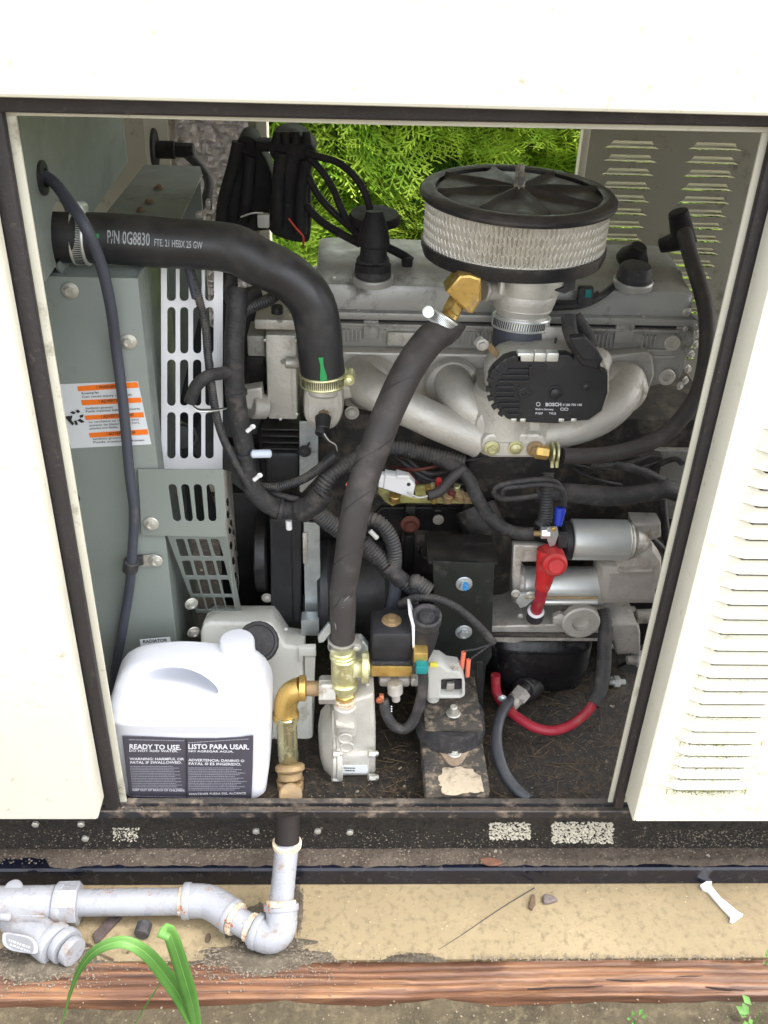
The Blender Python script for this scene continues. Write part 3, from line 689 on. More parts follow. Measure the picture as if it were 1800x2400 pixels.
def cedar(name, cx, cy, label, seed):
    rnd = random.Random(seed); t = thing(name, label, 'tree', (cx, cy, -.13), 'cedar hedge behind the generator')
    part('trunk', tube_mesh([Vector((cx, cy, -.14)), Vector((cx + .02, cy, .7)), Vector((cx, cy + .02, 2.0))], .05, 12, wob=.1, taper=lambda k: 1.2 - .8 * k), BARK, t)
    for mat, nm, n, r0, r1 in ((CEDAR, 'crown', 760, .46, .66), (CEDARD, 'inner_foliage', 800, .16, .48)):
        V = []; FS = []; off = 0
        for i in range(n):
            z = rnd.uniform(-.05, 1.0) if rnd.random() < .93 else rnd.uniform(1, 1.9)
            a = rnd.uniform(PI * .95, PI * 2.05) if rnd.random() < .8 else rnd.uniform(0, 6.28)
            r = rnd.uniform(r0, r1) * (1 - .25 * max(0, z - .9)) * (1 + .12 * math.sin(z * 9 + a * 2 + seed))
            o = Vector((cx + r * math.cos(a), cy + r * math.sin(a) * .8, z))
            out = Vector((math.cos(a), math.sin(a), 0))
            # sprays droop outward, tips down, planes turned at all angles
            d = (out * rnd.uniform(.5, 1) + Vector((rnd.uniform(-.7, .7), 0, rnd.uniform(-.55, .5)))).normalized()
            nr = Vector((rnd.uniform(-.6, .6), rnd.uniform(-.9, .1), rnd.uniform(.3, 1))).normalized(); nr = (nr - d * nr.dot(d)).normalized()
            s = d.cross(nr) * -1; k = rnd.uniform(.85, 1.5)
            pv, pf = protos[rnd.randrange(5)]
            R = np.array([tuple(d), tuple(nr.cross(d)), tuple(nr)]) * k
            V.append(pv @ R + np.array(tuple(o))); FS += [tuple(x + off for x in f) for f in pf]; off += len(pv)
        V = np.concatenate(V)
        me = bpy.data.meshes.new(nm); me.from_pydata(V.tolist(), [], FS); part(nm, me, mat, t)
cedar('cedar_tree', -.70, 2.3, 'bright green feathery cedar seen at the left of the rear opening', 2)
cedar('cedar_tree', .02, 2.22, 'bright green feathery cedar behind the middle of the rear opening', 3)
cedar('cedar_tree', .72, 2.28, 'bright green feathery cedar behind the rear louvred panel', 4)
# ================================================================ radiator housing at the left
YR = .16
RH = thing('radiator_housing', 'grey-green sheet metal radiator housing with warning sticker', 'housing', (-.33, .3, 0))
def frontbox(name, L, R_, T, Bt, y, dep, mat, parent, bev=.002, **k):
    """left/right pixel pairs give x at depth y; T and Bt are pixel rows at the middle"""
    xl_ = W(*L, y).x; xr_ = W(*R_, y).x; mx = (L[0] + R_[0]) / 2
    return box(name, xl_, xr_, y, y + dep, W(mx, Bt, y).z if isinstance(Bt, (int, float)) else Bt[0], W(mx, T, y).z, mat, parent, bev, **k)
xr0 = (W(*a1(890, 1270), YR).x + W(*b1(1030, 980), YR).x) / 2
ztop = W(*a1(640, 1245), YR).z
box('front_plate', -.55, xr0, YR, YR + .0025, .0, ztop, GREEN, RH, .001)
box('top_fold', -.55, xr0, YR + .0026, YR + .10, ztop - .0035, ztop - .0005, GREEN, RH, .001)
# side fold running back to the fan guard
xs1 = W(*b1(1038, 700), YR + .05).x
fold = [Vector((xr0 - .0005, YR + .001, ztop)), Vector((xs1, YR + .05, ztop)), Vector((xs1, YR + .05, 0)), Vector((xr0 - .0005, YR + .001, 0))]
def plate4(name, c4v, th, mat, parent, bev=.0005, holes=(), label=None):
    pl_ = Plane(c4v[0], c4v[1], c4v[2]); return slab(name, [pl_.uv(v) for v in c4v], pl_, th, mat, parent, holes=[[pl_.uv(v) for v in h] for h in holes], bev=bev, world=True, label=label)
plate4('side_fold', fold, .002, GREEN, RH)
box('inner_box', xr0 - .10, xs1 - .003, YR + .052, YR + .2, 0, ztop - .004, GREEN, RH, .001)
# upper box whose side faces the engine
yf_ = .115; xs = (W(*a1(115, 190), yf_).x + W(*a1(300, 1270), yf_).x) / 2
yb_ = .53; zb_ = W(*a1(300, 1272), yf_).z
print('upper box x', xs, W(345, 270, yb_).x, 'zb', zb_, 'ztop', ztop)
pls = Plane(Vector((xs, yf_, 0)), Vector((xs, yb_, 0)), Vector((xs, yf_, 1)))
def ell(cx, cy, rx, ry, n=20): return [(cx + rx * math.cos(2 * PI * i / n), cy + ry * math.sin(2 * PI * i / n)) for i in range(n)]
hc = pls.hit(*a1(400, 985)); gc = pls.hit(*a1(270, 600))
rh_ = .036
def circ(c, r, n=24): return [pls.uv(c + Vector((0, r * math.cos(2 * PI * i / n), r * math.sin(2 * PI * i / n)))) for i in range(n)]
out = [pls.uv(Vector((xs, a, b))) for a, b in ((yf_, zb_), (yb_, zb_ + .02), (yb_, 1.0), (yf_, 1.0))]
slab('side_plate', out, pls, .002, GREEN, RH, holes=[circ(hc, rh_), circ(gc, .012)], world=True, bev=.0004)
box('front_flange', xs - .10, xs - .0005, yf_ - .0005, yf_ + .0015, zb_, 1.0, GREEN, RH, .0005)
box('inner_wall', -.55, xs - .09, yf_ + .003, yf_ + .006, zb_, 1.0, GREEN, RH, .0005)
box('core', -.55, xs - .06, yf_ + .03, yb_ - .02, zb_ + .01, .95, DARKMET, RH, .002)
bolt(*a1(130, 545), yf_ - .001, 26, RH); bolt(*a1(222, 1160), yf_ - .001, 28, RH)
g_ = lathe('grommet', gc + Vector((-.002, 0, 0)), (1, 0, 0), [(0, .010), (0, .016), (.005, .016), (.006, .009), (.0, .0085)], RUBBER, RH, 24)
# shelf behind with three rusty bolts
zs_ = W(*a1(900, 860), .36).z
y2_ = G(*a1(1000, 515), zs_).y; x2_ = G(*a1(1300, 600), zs_).x
print('shelf', zs_, y2_, x2_)
x3_ = G(*a1(1170, 870), zs_).x
sh = [Vector((xs + .001, .24, zs_)), Vector((x3_, .24, zs_)), Vector((x3_, G(*a1(1170, 870), zs_).y, zs_)), Vector((x2_, y2_ - .05, zs_)), Vector((x2_ - .01, y2_, zs_)), Vector((xs + .001, y2_, zs_))]
plate4('shroud_top', sh, .002, GREEN, RH)
box('shroud_back', xs, x2_ - .01, y2_ - .003, y2_, .1, zs_ - .003, GREEN, RH)
RB = M('rusty_bolt', (.22, .13, .08), .7, .3, var=.3, vs=90, bump=.4)
for x, y in ((1030, 655), (965, 745), (910, 800)):
    bolt(G(*a1(x, y + 12), zs_ + .001), 0, 0, 22, RH, 'flange', (0, 0, 1), RB)
for fn, x, y, d in ((a1, 455, 1330, 40), (b1, 835, 140, 38), (b1, 980, 1320, 36), (b1, 1010, 1560, 32)):
    bolt(*fn(x, y), YR - .001 if y < 1300 or fn is a1 else YR - .006, d, RH)
bolt(*b1(1240, 1838), YR + .03, 32, RH, axis=(.5, -1, 0)); bolt(*c1(700, 225), YR + .03, 30, RH, axis=(.5, -1, 0))
# hexagonal hole in the plate
hx = Plane(YR - .0006)
slab('hex_plug', [b1(470 + 50 * math.cos(a), 1160 + 62 * math.sin(a)) for a in [i * PI / 3 for i in range(6)]], hx, .0005, CAPBLK, RH, bev=0)
# warning sticker
ps = Plane(YR - .0004)
ST = slab('warning_sticker', [b1(362, 418), b1(893, 398), b1(980, 805), b1(460, 832)], ps, .0004, STICKW, RH, bev=0)
for (x0, y0, x1, y1, x2, y2, x3, y3) in ((500, 430, 890, 402, 900, 438, 508, 462), (526, 520, 912, 503, 918, 535, 533, 553), (548, 620, 928, 598, 934, 630, 556, 648), (575, 733, 955, 708, 962, 742, 584, 762)):
    slab('orange_band', [b1(x0, y0), b1(x1, y1), b1(x2, y2), b1(x3, y3)], Plane(YR - .0009), .0003, ORANGE, ST, bev=0)
pk = Plane(YR - .0014)
rows = []
for s, xa_, ya_, xb_2, yb2, h in (('! WARNING', 625, 446, 770, 438, 20), ('! ADVERTENCIA', 640, 538, 830, 526, 20), ('! ADVERTISSEMENT', 655, 636, 870, 622, 20), ('! ADVERTENCIA', 690, 748, 880, 735, 20)):
    rows.append((s, b1(xa_, ya_), b1(xb_2, yb2), h / K, .01))
for s, xa_, ya_, xb_2, yb2, h in (('Rotating fan.', 528, 482, 645, 476, 15), ('Can cause injury or death.', 530, 505, 860, 490, 15), ('Ventilador giratorio.', 552, 580, 735, 571, 15), ('Puede ocasionar lesiones o muerte.', 555, 600, 912, 580, 15),
                                  ('Le ventilateur en rotation peut', 575, 668, 900, 650, 14), ('entrainer des blessures ou la mort,', 578, 690, 905, 670, 14), ('pouvant etre fatales.', 582, 710, 765, 699, 14), ('Ventilador giratorio.', 600, 778, 790, 768, 14), ('Puede ocasionar lesiones.', 604, 799, 940, 784, 14)):
    rows.append((s, b1(xa_, ya_), b1(xb_2, yb2), h / K, .004))
text_on('printed_text', rows, pk, 0, PRINTK, ST)
# fan-and-hand pictogram
pc = [[(425, 625), (470, 620), (462, 650), (480, 672), (470, 684), (430, 640)], [(455, 600), (470, 592), (490, 600), (480, 612)], [(490, 590), (505, 580), (520, 595), (505, 605)], [(515, 620), (540, 612), (538, 630), (520, 634)], [(500, 650), (520, 640), (548, 660), (530, 668)], [(480, 655), (495, 650), (505, 678), (492, 682)]]
for g in pc: slab('pictogram', [b1(*p) for p in g], pk, .0003, PRINTK, ST, bev=0)

# ---------------------------------------------------------------- fan guard
FG = thing('fan_guard', 'pale slotted radiator fan guard with grey-green lower cage', 'guard', (-.2, .2, .2))
tl = W(*a1(1042, 1100), .235); k_ = b1(1045, 965)
# depth at the foot that keeps its left edge straight in the picture
bl = W(*k_, .215)
tr = W(*a1(1445, 1100), .235)
pg = Plane(tl, tr, bl)
def slot(fn, x0, y0, x1, y1, r, sk=0):
    o = rrect(x0, y0, x1, y1, r, 4); return [fn(x + sk * ((y - (y0 + y1) / 2) / (y1 - y0)), y) for x, y in o]
hs_ = []
for cx in (1110, 1193, 1277, 1357):
    hs_.append(slot(a1, cx - 29, 1120, cx + 29, 1398, 26))
    hs_.append([(x, y) for x, y in slot(b1, cx - 27 + 1, -83, cx + 27, 218, 26)])
    hs_.append(slot(b1, cx - 27, 257, cx + 27, 557, 26)); hs_.append(slot(b1, cx - 27, 598, cx + 27, 900, 26))
slab('slotted_plate', [a1(1042, 1060), a1(1445, 1060), b1(1442, 966), b1(1045, 966)], pg, .0016, WHITEP, FG, holes=hs_, bev=.0004)
plb = Plane(.208)
lo = [b1(893, 968), b1(1445, 970), b1(1465, 1400), b1(1395, 1408), b1(935, 1396), b1(915, 1385)]
hs_ = [[b1(x + sx, y) for x, y in rrect(0, 0, 52, 240, 24)] for sx in ()]
for i, cx in enumerate((1132, 1212, 1290, 1370)): hs_.append(slot(b1, cx - 26, 1065, cx + 26, 1306, 24, 34 - 6 * i))
slab('slotted_bracket', lo, Plane(YR - .005), .0018, GREEN, FG, holes=hs_, bev=.0005)
A_ = W(*b1(1085, 1400), YR - .003); B_2 = W(*b1(1470, 1402), YR - .003)
C_ = W(*b1(1272, 1890), YR + .075); pg2 = Plane(A_, B_2, C_)
hs_ = []
for (y0, y1, xs4, sk) in ((1420, 1535, (1180, 1255, 1330, 1405), 34), (1560, 1660, (1217, 1292, 1365, 1437), 26), (1682, 1780, (1262, 1328, 1397, 1467), 24), (1797, 1880, (1298, 1363, 1427, 1490), 22)):
    for cx in xs4: hs_.append(slot(b1, cx - 27, y0, cx + 27, y1, 10, sk))
slab('slotted_underside', [b1(1085, 1402), b1(1470, 1402), b1(1568, 1905), b1(1272, 1898)], pg2, .0016, GREEN, FG, holes=hs_, bev=.0004)
# perforated side cheek seen edge-on
ck = [W(*b1(1447, 970), YR - .004), W(*b1(1472, 1402), YR - .002), W(*b1(1566, 1900), YR + .075), W(*b1(1566, 1700), YR + .16), W(*b1(1500, 985), YR + .12)]
plc = Plane(ck[0], ck[1], ck[4])
slab('side_cheek', [plc.uv(v) for v in ck], plc, .0012, STEELD, FG, world=True, bev=.0002,
     holes=[[plc.uv(plc.hit(*b1(x + 12 * math.cos(a), y + 30 * math.sin(a)))) for a in [i * PI / 4 for i in range(8)]] for x, y in ((1480, 1260), (1492, 1360), (1500, 1460), (1515, 1560), (1528, 1660), (1500, 1320), (1515, 1420), (1530, 1520), (1478, 1180))])
# blades of the fan behind the guard
FN = thing('radiator_fan', 'black plastic fan blades behind the slotted guard', 'fan', tuple(W(*b1(1240, 700), .33)))
fc = W(*b1(1180, 760), .34)
cyl('hub', (*b1(1180, 760), .31), (*b1(1175, 752), .36), 60, BLACKPL, FN)
for i in range(7):
    a = i * 2 * PI / 7 + .3; u = Vector((math.cos(a), 0, math.sin(a))); v = Vector((-math.sin(a), 0, math.cos(a)))
    P = [fc + u * .02 + v * -.012, fc + u * .15 + v * -.03, fc + u * .16 + v * .03 + Vector((0, .02, 0)), fc + u * .02 + v * .015 + Vector((0, .012, 0))]
    plate4('blade', P, .002, BLACKPL, FN, .0003)

# cable down the housing
CB = thing('housing_cable', 'thick grey-blue cable running down the front of the radiator housing', 'cable', tuple(W(*b1(830, 800), YR - .02)))
tube('cable', [Vector((gc.x - .03, gc.y + .004, gc.z + .01)), Vector((gc.x + .006, gc.y, gc.z)), (*a1(450, 760), .13), (*a1(560, 930), .115), (*a1(660, 1180), .125), (*a1(720, 1450), .135), (*b1(755, 200), YR - .012), (*b1(800, 560), YR - .014), (*b1(840, 1000), YR - .014), (*b1(868, 1250), YR - .014), (*b1(852, 1580), YR - .016), (*b1(835, 1760), YR - .012), (*c1(235, 250), YR - .008), (*c1(190, 520), YR + .0), (*c1(180, 800), YR + .0)], 25, BLUEBLK, CB, step=.006)
CL = thing('cable_clip', 'black cushioned clip holding the grey-blue cable to the housing', 'clip', tuple(W(*b1(850, 1590), YR - .01)))
cyl('loop', (*b1(853, 1560), YR - .016), (*b1(842, 1625), YR - .015), 36, CAPBLK, CL)
slab('strap', [b1(880, 1535), b1(1000, 1520), b1(1035, 1545), b1(1035, 1580), b1(1000, 1595), b1(890, 1600)], Plane(YR - .0045), .0018, STEELD, CL, bev=.0004)
slab('sleeve', [b1(875, 1535), b1(925, 1530), b1(928, 1590), b1(878, 1600)], Plane(YR - .008), .004, CAPBLK, CL, bev=.0008)
TG = thing('drain_tag', 'small white tag with black lettering above the jug', 'tag', tuple(W(*c1(455, 290), .14)))
slab('tag_plate', [c1(353, 275), c1(548, 258), c1(560, 330), c1(362, 345)], Plane(.135), .0006, STICKW, TG, bev=0)
text_on('printed_text', [('RADIATOR', c1(372, 297), c1(532, 286), 7.5, .02), ('DRAIN', c1(405, 320), c1(505, 313), 6.5, .02)], Plane(.1345), 0, PRINTK, TG)

# ---------------------------------------------------------------- upper radiator hose
HO = thing('radiator_hose', 'thick black upper radiator hose curving down with white printed part number', 'hose', tuple(W(*a1(1200, 1000), .26)))
y0h = hc.y
hp = [Vector((hc.x - .05, hc.y, hc.z)), Vector((hc.x + .005, hc.y, hc.z)), W(*a1(640, 990), y0h + .005), W(*a1(1000, 1015), y0h + .01), W(*a1(1480, 1055), y0h + .018), W(*a2(560, 1000), y0h + .02), W(*a2(760, 1100), y0h + .02), W(*a2(900, 1250), y0h + .02), W(*a2(955, 1430), y0h + .02), W(*a2(972, 1600), y0h + .02), W(*b2(985, 330), y0h + .02), W(*b2(990, 400), y0h + .02)]
hr = 57 * mpp(hp[3]); hr = 115 / 2 * mpp(hp[3])
print('hose r', hr, 'hole y', y0h)
part('hose', tube_mesh(hp, hr, 40, step=.008, wob=.012), RUBBER, HO)
clamp('hose_clamp', W(*a1(530, 990), y0h + .003), (1, 0, 0), 2 * hr / mpp(hp[2]) + 2, 34, HO, face=0)
clamp('hose_clamp', W(*b2(992, 372), y0h + .02), (.05, 0, -1), 2 * hr / mpp(hp[-2]) + 1, 30, HO, face=0, mat=CHROMATE)
# printed lettering wrapped on the hose
Ps = smoothpts(hp, 14, False); Ps = resample(Ps, .002); FRh = frames(Ps)
cum = [0]
for a, b in zip(Ps, Ps[1:]): cum.append(cum[-1] + (b - a).length)
def on_hose(s, h, lift=.0010):
    i = max(1, min(len(cum) - 2, int(s / .002))); t, n1, n2 = FRh[i]
    p = Ps[i] + t * (s - cum[i])
    toc = (CAM - p); toc = (toc - t * toc.dot(t)).normalized(); up = t.cross(toc).normalized()
    if up.z < 0 and abs(up.z) > .3: up = -up
    a = h / hr
    return p + (toc * math.cos(a) + up * math.sin(a)) * (hr + lift)
def arc_of(px, py):
    return min(range(len(Ps)), key=lambda i: (lambda c: (c[0] - px) ** 2 + (c[1] - py) ** 2)(proj(Ps[i])))
def proj(p):
    v = p - CAM; c = Vector((v.dot(cam2world(Vector((1, 0, 0)))), v.dot(cam2world(Vector((0, 1, 0)))), v.dot(cam2world(Vector((0, 0, 1)))))); return (900 + F * c.x / c.z, 1200 + F * c.y / c.z)
for s, pa, pb, hh, h0 in (('P/N 0G8830', (705, 1040), (985, 1060), .0125, -.004), ('FTE. 21 HEBX 25 GW', (1000, 1060), (1305, 1090), .0068, -.0035)):
    VS = []; FS = []
    v, f = textmesh(s, .012); mx = max(a for a, b in v); s0 = cum[arc_of(*a1(*pa))]; s1_ = cum[arc_of(*a1(*pb))]; k = len(VS)
    for a, b in v: VS.append(on_hose(s0 + (s1_ - s0) * a / mx, h0 + b / .72 * hh))
    FS += [tuple(i + k for i in g) for g in f]
    me = bpy.data.meshes.new('t'); me.from_pydata([tuple(v) for v in VS], [], FS); part('printed_text', me, PRINTG, HO)
def hosepatch(name, s0, s1_, wfun, mat, h0=0, n=10):
    VS = []
    for i in range(n + 1):
        s = s0 + (s1_ - s0) * i / n; w = wfun(i / n)
        for j in range(5): VS.append(on_hose(s, h0 + w * (j / 2 - 1), .0010))
    fs = [(i * 5 + j, i * 5 + j + 1, (i + 1) * 5 + j + 1, (i + 1) * 5 + j) for i in range(n) for j in range(4)]
    part(name, mesh_of(VS, fs), mat, HO)
sA, sB = cum[arc_of(*b2(995, 185))], cum[arc_of(*b2(1000, 330))]
hosepatch('paint_mark', sA, sB, lambda k: .0035 * (.8 - .3 * math.sin(k * 5)), GREENM)
hosepatch('paint_mark', cum[arc_of(*a1(628, 1010))], cum[arc_of(*a1(665, 1015))], lambda k: .002, GREENM, .002)

# ================================================================ jug and reservoir
JG = thing('antifreeze_jug', 'white plastic antifreeze jug with dark slate text label standing at the sill', 'jug', (W(*c1(700, 1300), .09).x, .08, 0))
jy = .028                                     # front face of the jug
jd = .10
# front outline (picture points), from which level sections are taken
jl = [(1330, 268, 1180), (1250, 258, 1185), (1100, 225, 1192), (900, 172, 1198), (820, 160, 1200), (700, 162, 1202), (600, 180, 1196), (480, 215, 1172), (400, 258, 1140), (350, 305, 1105), (322, 360, 1000), (310, 440, 860), (306, 520, 760)]
SEC = []
for (yy, xl_, xr_) in jl:
    tt = max(0, min(1, (830 - yy) / 520)); yq = jy + .02 + (.052) * tt
    a, b = W(*c1(xl_, yy), yq), W(*c1(xr_, yy), yq)
    SEC.append((a.z, a.x, b.x))
z0j = .0
vs = []; fs = []; NS = 128
def supe(cx, cy, rx, ry, e, n):
    o = []
    for i in range(n):
        t = 2 * PI * i / n; c_, s_ = math.cos(t), math.sin(t)
        o.append((cx + rx * math.copysign(abs(c_) ** (2 / e), c_), cy + ry * math.copysign(abs(s_) ** (2 / e), s_)))
    return o
secs = [(-.004, SEC[0][1] + .004, SEC[0][2] - .004, .9)] + [(0.0, SEC[0][1], SEC[0][2], 1)]
zsh = None
for i, (z, l, r_) in enumerate(SEC): secs.append((max(z, .003), l, r_, 1))
sec2 = [secs[0]]
for s in secs[1:]:
    if s[0] > sec2[-1][0] + .001: sec2.append(s)
ztopj = sec2[-1][0]; shoulder = [s for s in sec2 if abs(s[0] - W(*c1(600, 830), jy).z) < .02]
zs_j = W(*c1(600, 850), jy).z
rings = []
for (z, l, r_, k) in sec2:
    t = max(0, min(1, (z - zs_j - .004) / (ztopj - zs_j)))   # above the label the front slopes back
    yfront = jy + .040 * t ** 1.2; yback = jy + jd - .024 * t ** 1.5
    inset = .0035 if z < zs_j - .002 else 0
    rings.append((z, [(x, y) for x, y in supe((l + r_) / 2, (yfront + yback) / 2 + inset / 2, (r_ - l) / 2, (yback - yfront) / 2 - inset / 2, 8 - 4.2 * t, NS)]))
# densify
R2 = []
for a, b in zip(rings, rings[1:]):
    n = max(1, int((b[0] - a[0]) / .0028))
    for i in range(n):
        k = i / n; R2.append((a[0] + (b[0] - a[0]) * k, [(p[0] + (q_[0] - p[0]) * k, p[1] + (q_[1] - p[1]) * k) for p, q_ in zip(a[1], b[1])]))
R2.append(rings[-1])
for z, ring in R2: vs += [Vector((x, y, z)) for x, y in ring]
fs = [(i * NS + j, i * NS + (j + 1) % NS, (i + 1) * NS + (j + 1) % NS, (i + 1) * NS + j) for i in range(len(R2) - 1) for j in range(NS)]
fs += [tuple(range(NS)), tuple((len(R2) - 1) * NS + j for j in range(NS))]
bodyj = part('body', mesh_of(vs, fs, ang=70), HDPE, JG)
# finger recess cut under the handle
def jf(p): t = max(0, min(1, (p.z - zs_j - .004) / (ztopj - zs_j))); return jy + .040 * t ** 1.2
pl_ = W(*c1(335, 505), jy + .026); pr_ = W(*c1(870, 580), jy + .022); pc_j = (pl_ + pr_) / 2; pc_j.y = jf(pc_j) - .004
ux = Vector((pr_.x - pl_.x, 0, pr_.z - pl_.z)).normalized(); uy = Vector((0, 1, -.42)).normalized(); uz = ux.cross(uy).normalized()
vs2 = []; fs2 = []; n1, n2 = 24, 14
for i in range(n2 + 1):
    la = -PI / 2 + PI * i / n2
    for j in range(n1):
        lo2 = 2 * PI * j / n1
        X_ = math.cos(la) * math.cos(lo2); Y_ = math.sin(la); Z_ = math.cos(la) * math.sin(lo2)
        vs2.append(pc_j + ux * (X_ * (pr_ - pl_).length / 2) + uy * (.052 * Y_) + uz * ((.0125 * Z_) + .010 * (1 - X_ * X_) - .007))
fs2 = [(i * n1 + j, i * n1 + (j + 1) % n1, (i + 1) * n1 + (j + 1) % n1, (i + 1) * n1 + j) for i in range(n2) for j in range(n1)]
bmc = bmesh.new(); mc = bpy.data.meshes.new('c'); mc.from_pydata([tuple(v) for v in vs2], [], fs2); bmc.from_mesh(mc)
bmesh.ops.remove_doubles(bmc, verts=bmc.verts, dist=1e-5); bmesh.ops.recalc_face_normals(bmc, faces=bmc.faces); bmc.to_mesh(mc); bmc.free()
cut = bpy.data.objects.new('cut', mc); C.objects.link(cut)
md = bodyj.modifiers.new('b', 'BOOLEAN'); md.operation = 'DIFFERENCE'; md.solver = 'EXACT'; md.object = cut
cut.location = -Vector((0, 0, 0)); bpy.context.view_layer.update()
ev = bodyj.evaluated_get(bpy.context.evaluated_depsgraph_get()); nm_ = bpy.data.meshes.new_from_object(ev)
bodyj.modifiers.clear(); bpy.data.objects.remove(cut)
if len(nm_.polygons) > 100: bodyj.data = nm_; [setattr(f, 'use_smooth', True) for f in nm_.polygons]; nm_.set_sharp_from_angle(angle=math.radians(50))
cj = W(*c1(985, 318), jy + .072)
lathe('neck', cj - Vector((0, 0, .03)), (0, 0, 1), [(0, .022), (.02, .022), (.035, .02)], HDPE, JG, 32)
cr = 112 / K * mpp(cj)
lathe('cap', cj - Vector((0, 0, .008)), (0, 0, 1), [(0, cr), (.016, cr), (.019, cr * .93), (.0195, cr * .8)], HDPE, JG, 48, lambda th, h: 1 + (.012 if int(th * 24 / PI) % 2 else 0) * (h < .017))
# label, curved with the front face
LB = slab('text_label', [c1(*p) for p in ((238, 900), (420, 905), (650, 915), (850, 916), (1000, 908), (1088, 896), (1085, 1100), (1075, 1345), (290, 1345), (262, 1100))], Plane(jy + .0012), .0008, LABELD, JG, bev=0)
pj = Plane(jy + .0005)
jr = [('READY TO USE.', c1(283, 982), c1(620, 988), 11.5, .03), ('DO NOT ADD WATER.', c1(283, 1000), c1(600, 1004), 5, .02),
      ('LISTO PARA USAR.', c1(665, 982), c1(1062, 985), 11.5, .03), ('NO AGREGAR AGUA.', c1(668, 1003), c1(960, 1006), 5, .02),
      ('WARNING: HARMFUL OR', c1(287, 1055), c1(640, 1056), 6, .02), ('FATAL IF SWALLOWED.', c1(290, 1078), c1(625, 1078), 6, .02),
      ('ADVERTENCIA: DANINO O', c1(668, 1062), c1(1030, 1068), 6, .02), ('FATAL SI ES INGERIDO.', c1(668, 1085), c1(1010, 1090), 6, .02),
      ('KEEP OUT OF REACH OF CHILDREN.', c1(305, 1254), c1(645, 1258), 5, .01), ('MANTENER FUERA DEL ALCANCE.', c1(672, 1282), c1(1045, 1276), 5, .01)]
text_on('printed_text', jr, pj, 0, PRINTW, LB)
fr = []
for i in range(14):
    fr.append(('#' * 58, c1(290 + i, 1098 + i * 11), c1(570 + (i * 37) % 70, 1098 + i * 11), 2.6, 0))
    fr.append(('#' * 58, c1(668, 1108 + i * 11), c1(960 + (i * 53) % 85, 1108 + i * 11), 2.6, 0))
fr += [('#' * 60, c1(283, 925), c1(640, 932), 3, 0), ('#' * 60, c1(665, 945), c1(1060, 920), 3, 0), ('#' * 70, c1(310, 1290), c1(1040, 1305), 2.5, 0)]
o = text_on('fine_print', fr, pj, 0, M('grey_print', (.30, .30, .34), .6, var=0, bump=0), LB)
o['kind'] = 'stuff'
slab('divider', [c1(650, 915), c1(657, 915), c1(660, 1330), c1(654, 1330)], Plane(jy + .0003), .0002, PRINTK, LB, bev=0)

RS = thing('coolant_reservoir', 'milky coolant overflow tank with black cap between jug and brass pipe', 'tank', tuple(W(*c1(1200, 700), .2)))
yt = .165
tk = [c1(*p) for p in ((745, 300), (742, 230), (760, 175), (800, 152), (1200, 155), (1230, 190), (1300, 300), (1415, 318), (1415, 520), (1475, 530), (1478, 900), (1455, 1050), (1400, 1110), (1150, 1110), (900, 1100), (760, 900))]
def lean(c, y0, y1, pts, name, th, mat, parent, bev):   # front face leaning back towards the top
    a, b, c_ = W(*c1(800, 1100), y0), W(*c1(1400, 1100), y0), W(*c1(1000, 152), y1)
    return slab(name, pts, Plane(a, b, c_), th, mat, parent, bev=bev)
lean(None, .125, .195, tk, 'tank', .07, TANK, RS, .006)
slab('side_ear', [c1(*p) for p in ((1380, 330), (1492, 330), (1495, 385), (1412, 385), (1412, 420), (1380, 420))], Plane(.165), .01, TANK, RS, bev=.002)
slab('side_rib', [c1(*p) for p in ((1420, 390), (1490, 390), (1485, 560), (1425, 560))], Plane(.17), .02, TANK, RS, bev=.002)
cc = W(*c1(1120, 290), .15); cr = 133 / K * mpp(cc)
axc = Vector((.05, -.72, .7))
lathe('cap', cc - axc.normalized() * .01, axc, [(0, cr * 1.), (.014, cr * 1.), (.018, cr * .95), (.0185, cr * .82), (.0165, cr * .78), (.0168, .002)], CAPBLK, RS, 48, lambda th, h: 1 + (.015 if int(th * 30 / PI) % 2 else 0) * (h < .015))
lathe('neck', cc - axc.normalized() * .03, axc, [(0, cr * .8), (.025, cr * .8)], TANK, RS, 32)
# ================================================================ the engine
def X(px, y): return W(px, 1000, y).x
def zat(py, y, px=1100): return W(px, py, y).z
EG = thing('engine', 'grey four-cylinder engine filling the middle of the enclosure', 'engine', (.08, .45, 0))
# valve cover
yv = .36
zf0, zf1 = zat(731, yv), zat(672, yv)
xv0, xv1 = W(735, 700, yv).x, W(1629, 700, yv).x
yvb = G(1100, 560, zf1 + .012).y
print('cover', zf0, zf1, yvb, xv0, xv1)
def coverloft():
    prof = [(0, zf0), (0, zf1 - .008), (.003, zf1 - .002), (.010, zf1), (.045, zf1 + .003), (.055, zf1 + .010), (yvb - yv - .03, zf1 + .014), (yvb - yv - .01, zf1 + .012), (yvb - yv, zf1 - .01), (yvb - yv, zf0)]
    vs = []; xs_ = [xv0 + .002, xv0 + .004, xv0 + .012] + [xv0 + .02 + (xv1 - xv0 - .04) * i / 20 for i in range(21)] + [xv1 - .012, xv1 - .004, xv1 - .002]
    for i, x in enumerate(xs_):
        e = min(i, len(xs_) - 1 - i); k = {0: .75, 1: .93, 2: .99}.get(e, 1)
        for (y, z) in prof: vs.append((x, yv + y * 1.0 + (1 - k) * .01, zf0 + (z - zf0) * k))
    n = len(prof); m = len(xs_)
    fs = [(i * n + j, i * n + j + 1, (i + 1) * n + j + 1, (i + 1) * n + j) for i in range(m - 1) for j in range(n - 1)] + [tuple(range(n)), tuple((m - 1) * n + j for j in range(n))]
    return mesh_of(vs, fs, ang=45)
VC = part('valve_cover', coverloft(), COVER, EG)
box('cover_flange', xv0 - .006, xv1 + .006, yv - .010, yvb + .01, zf0 - .010, zf0 - .0003, COVER, VC, .002)
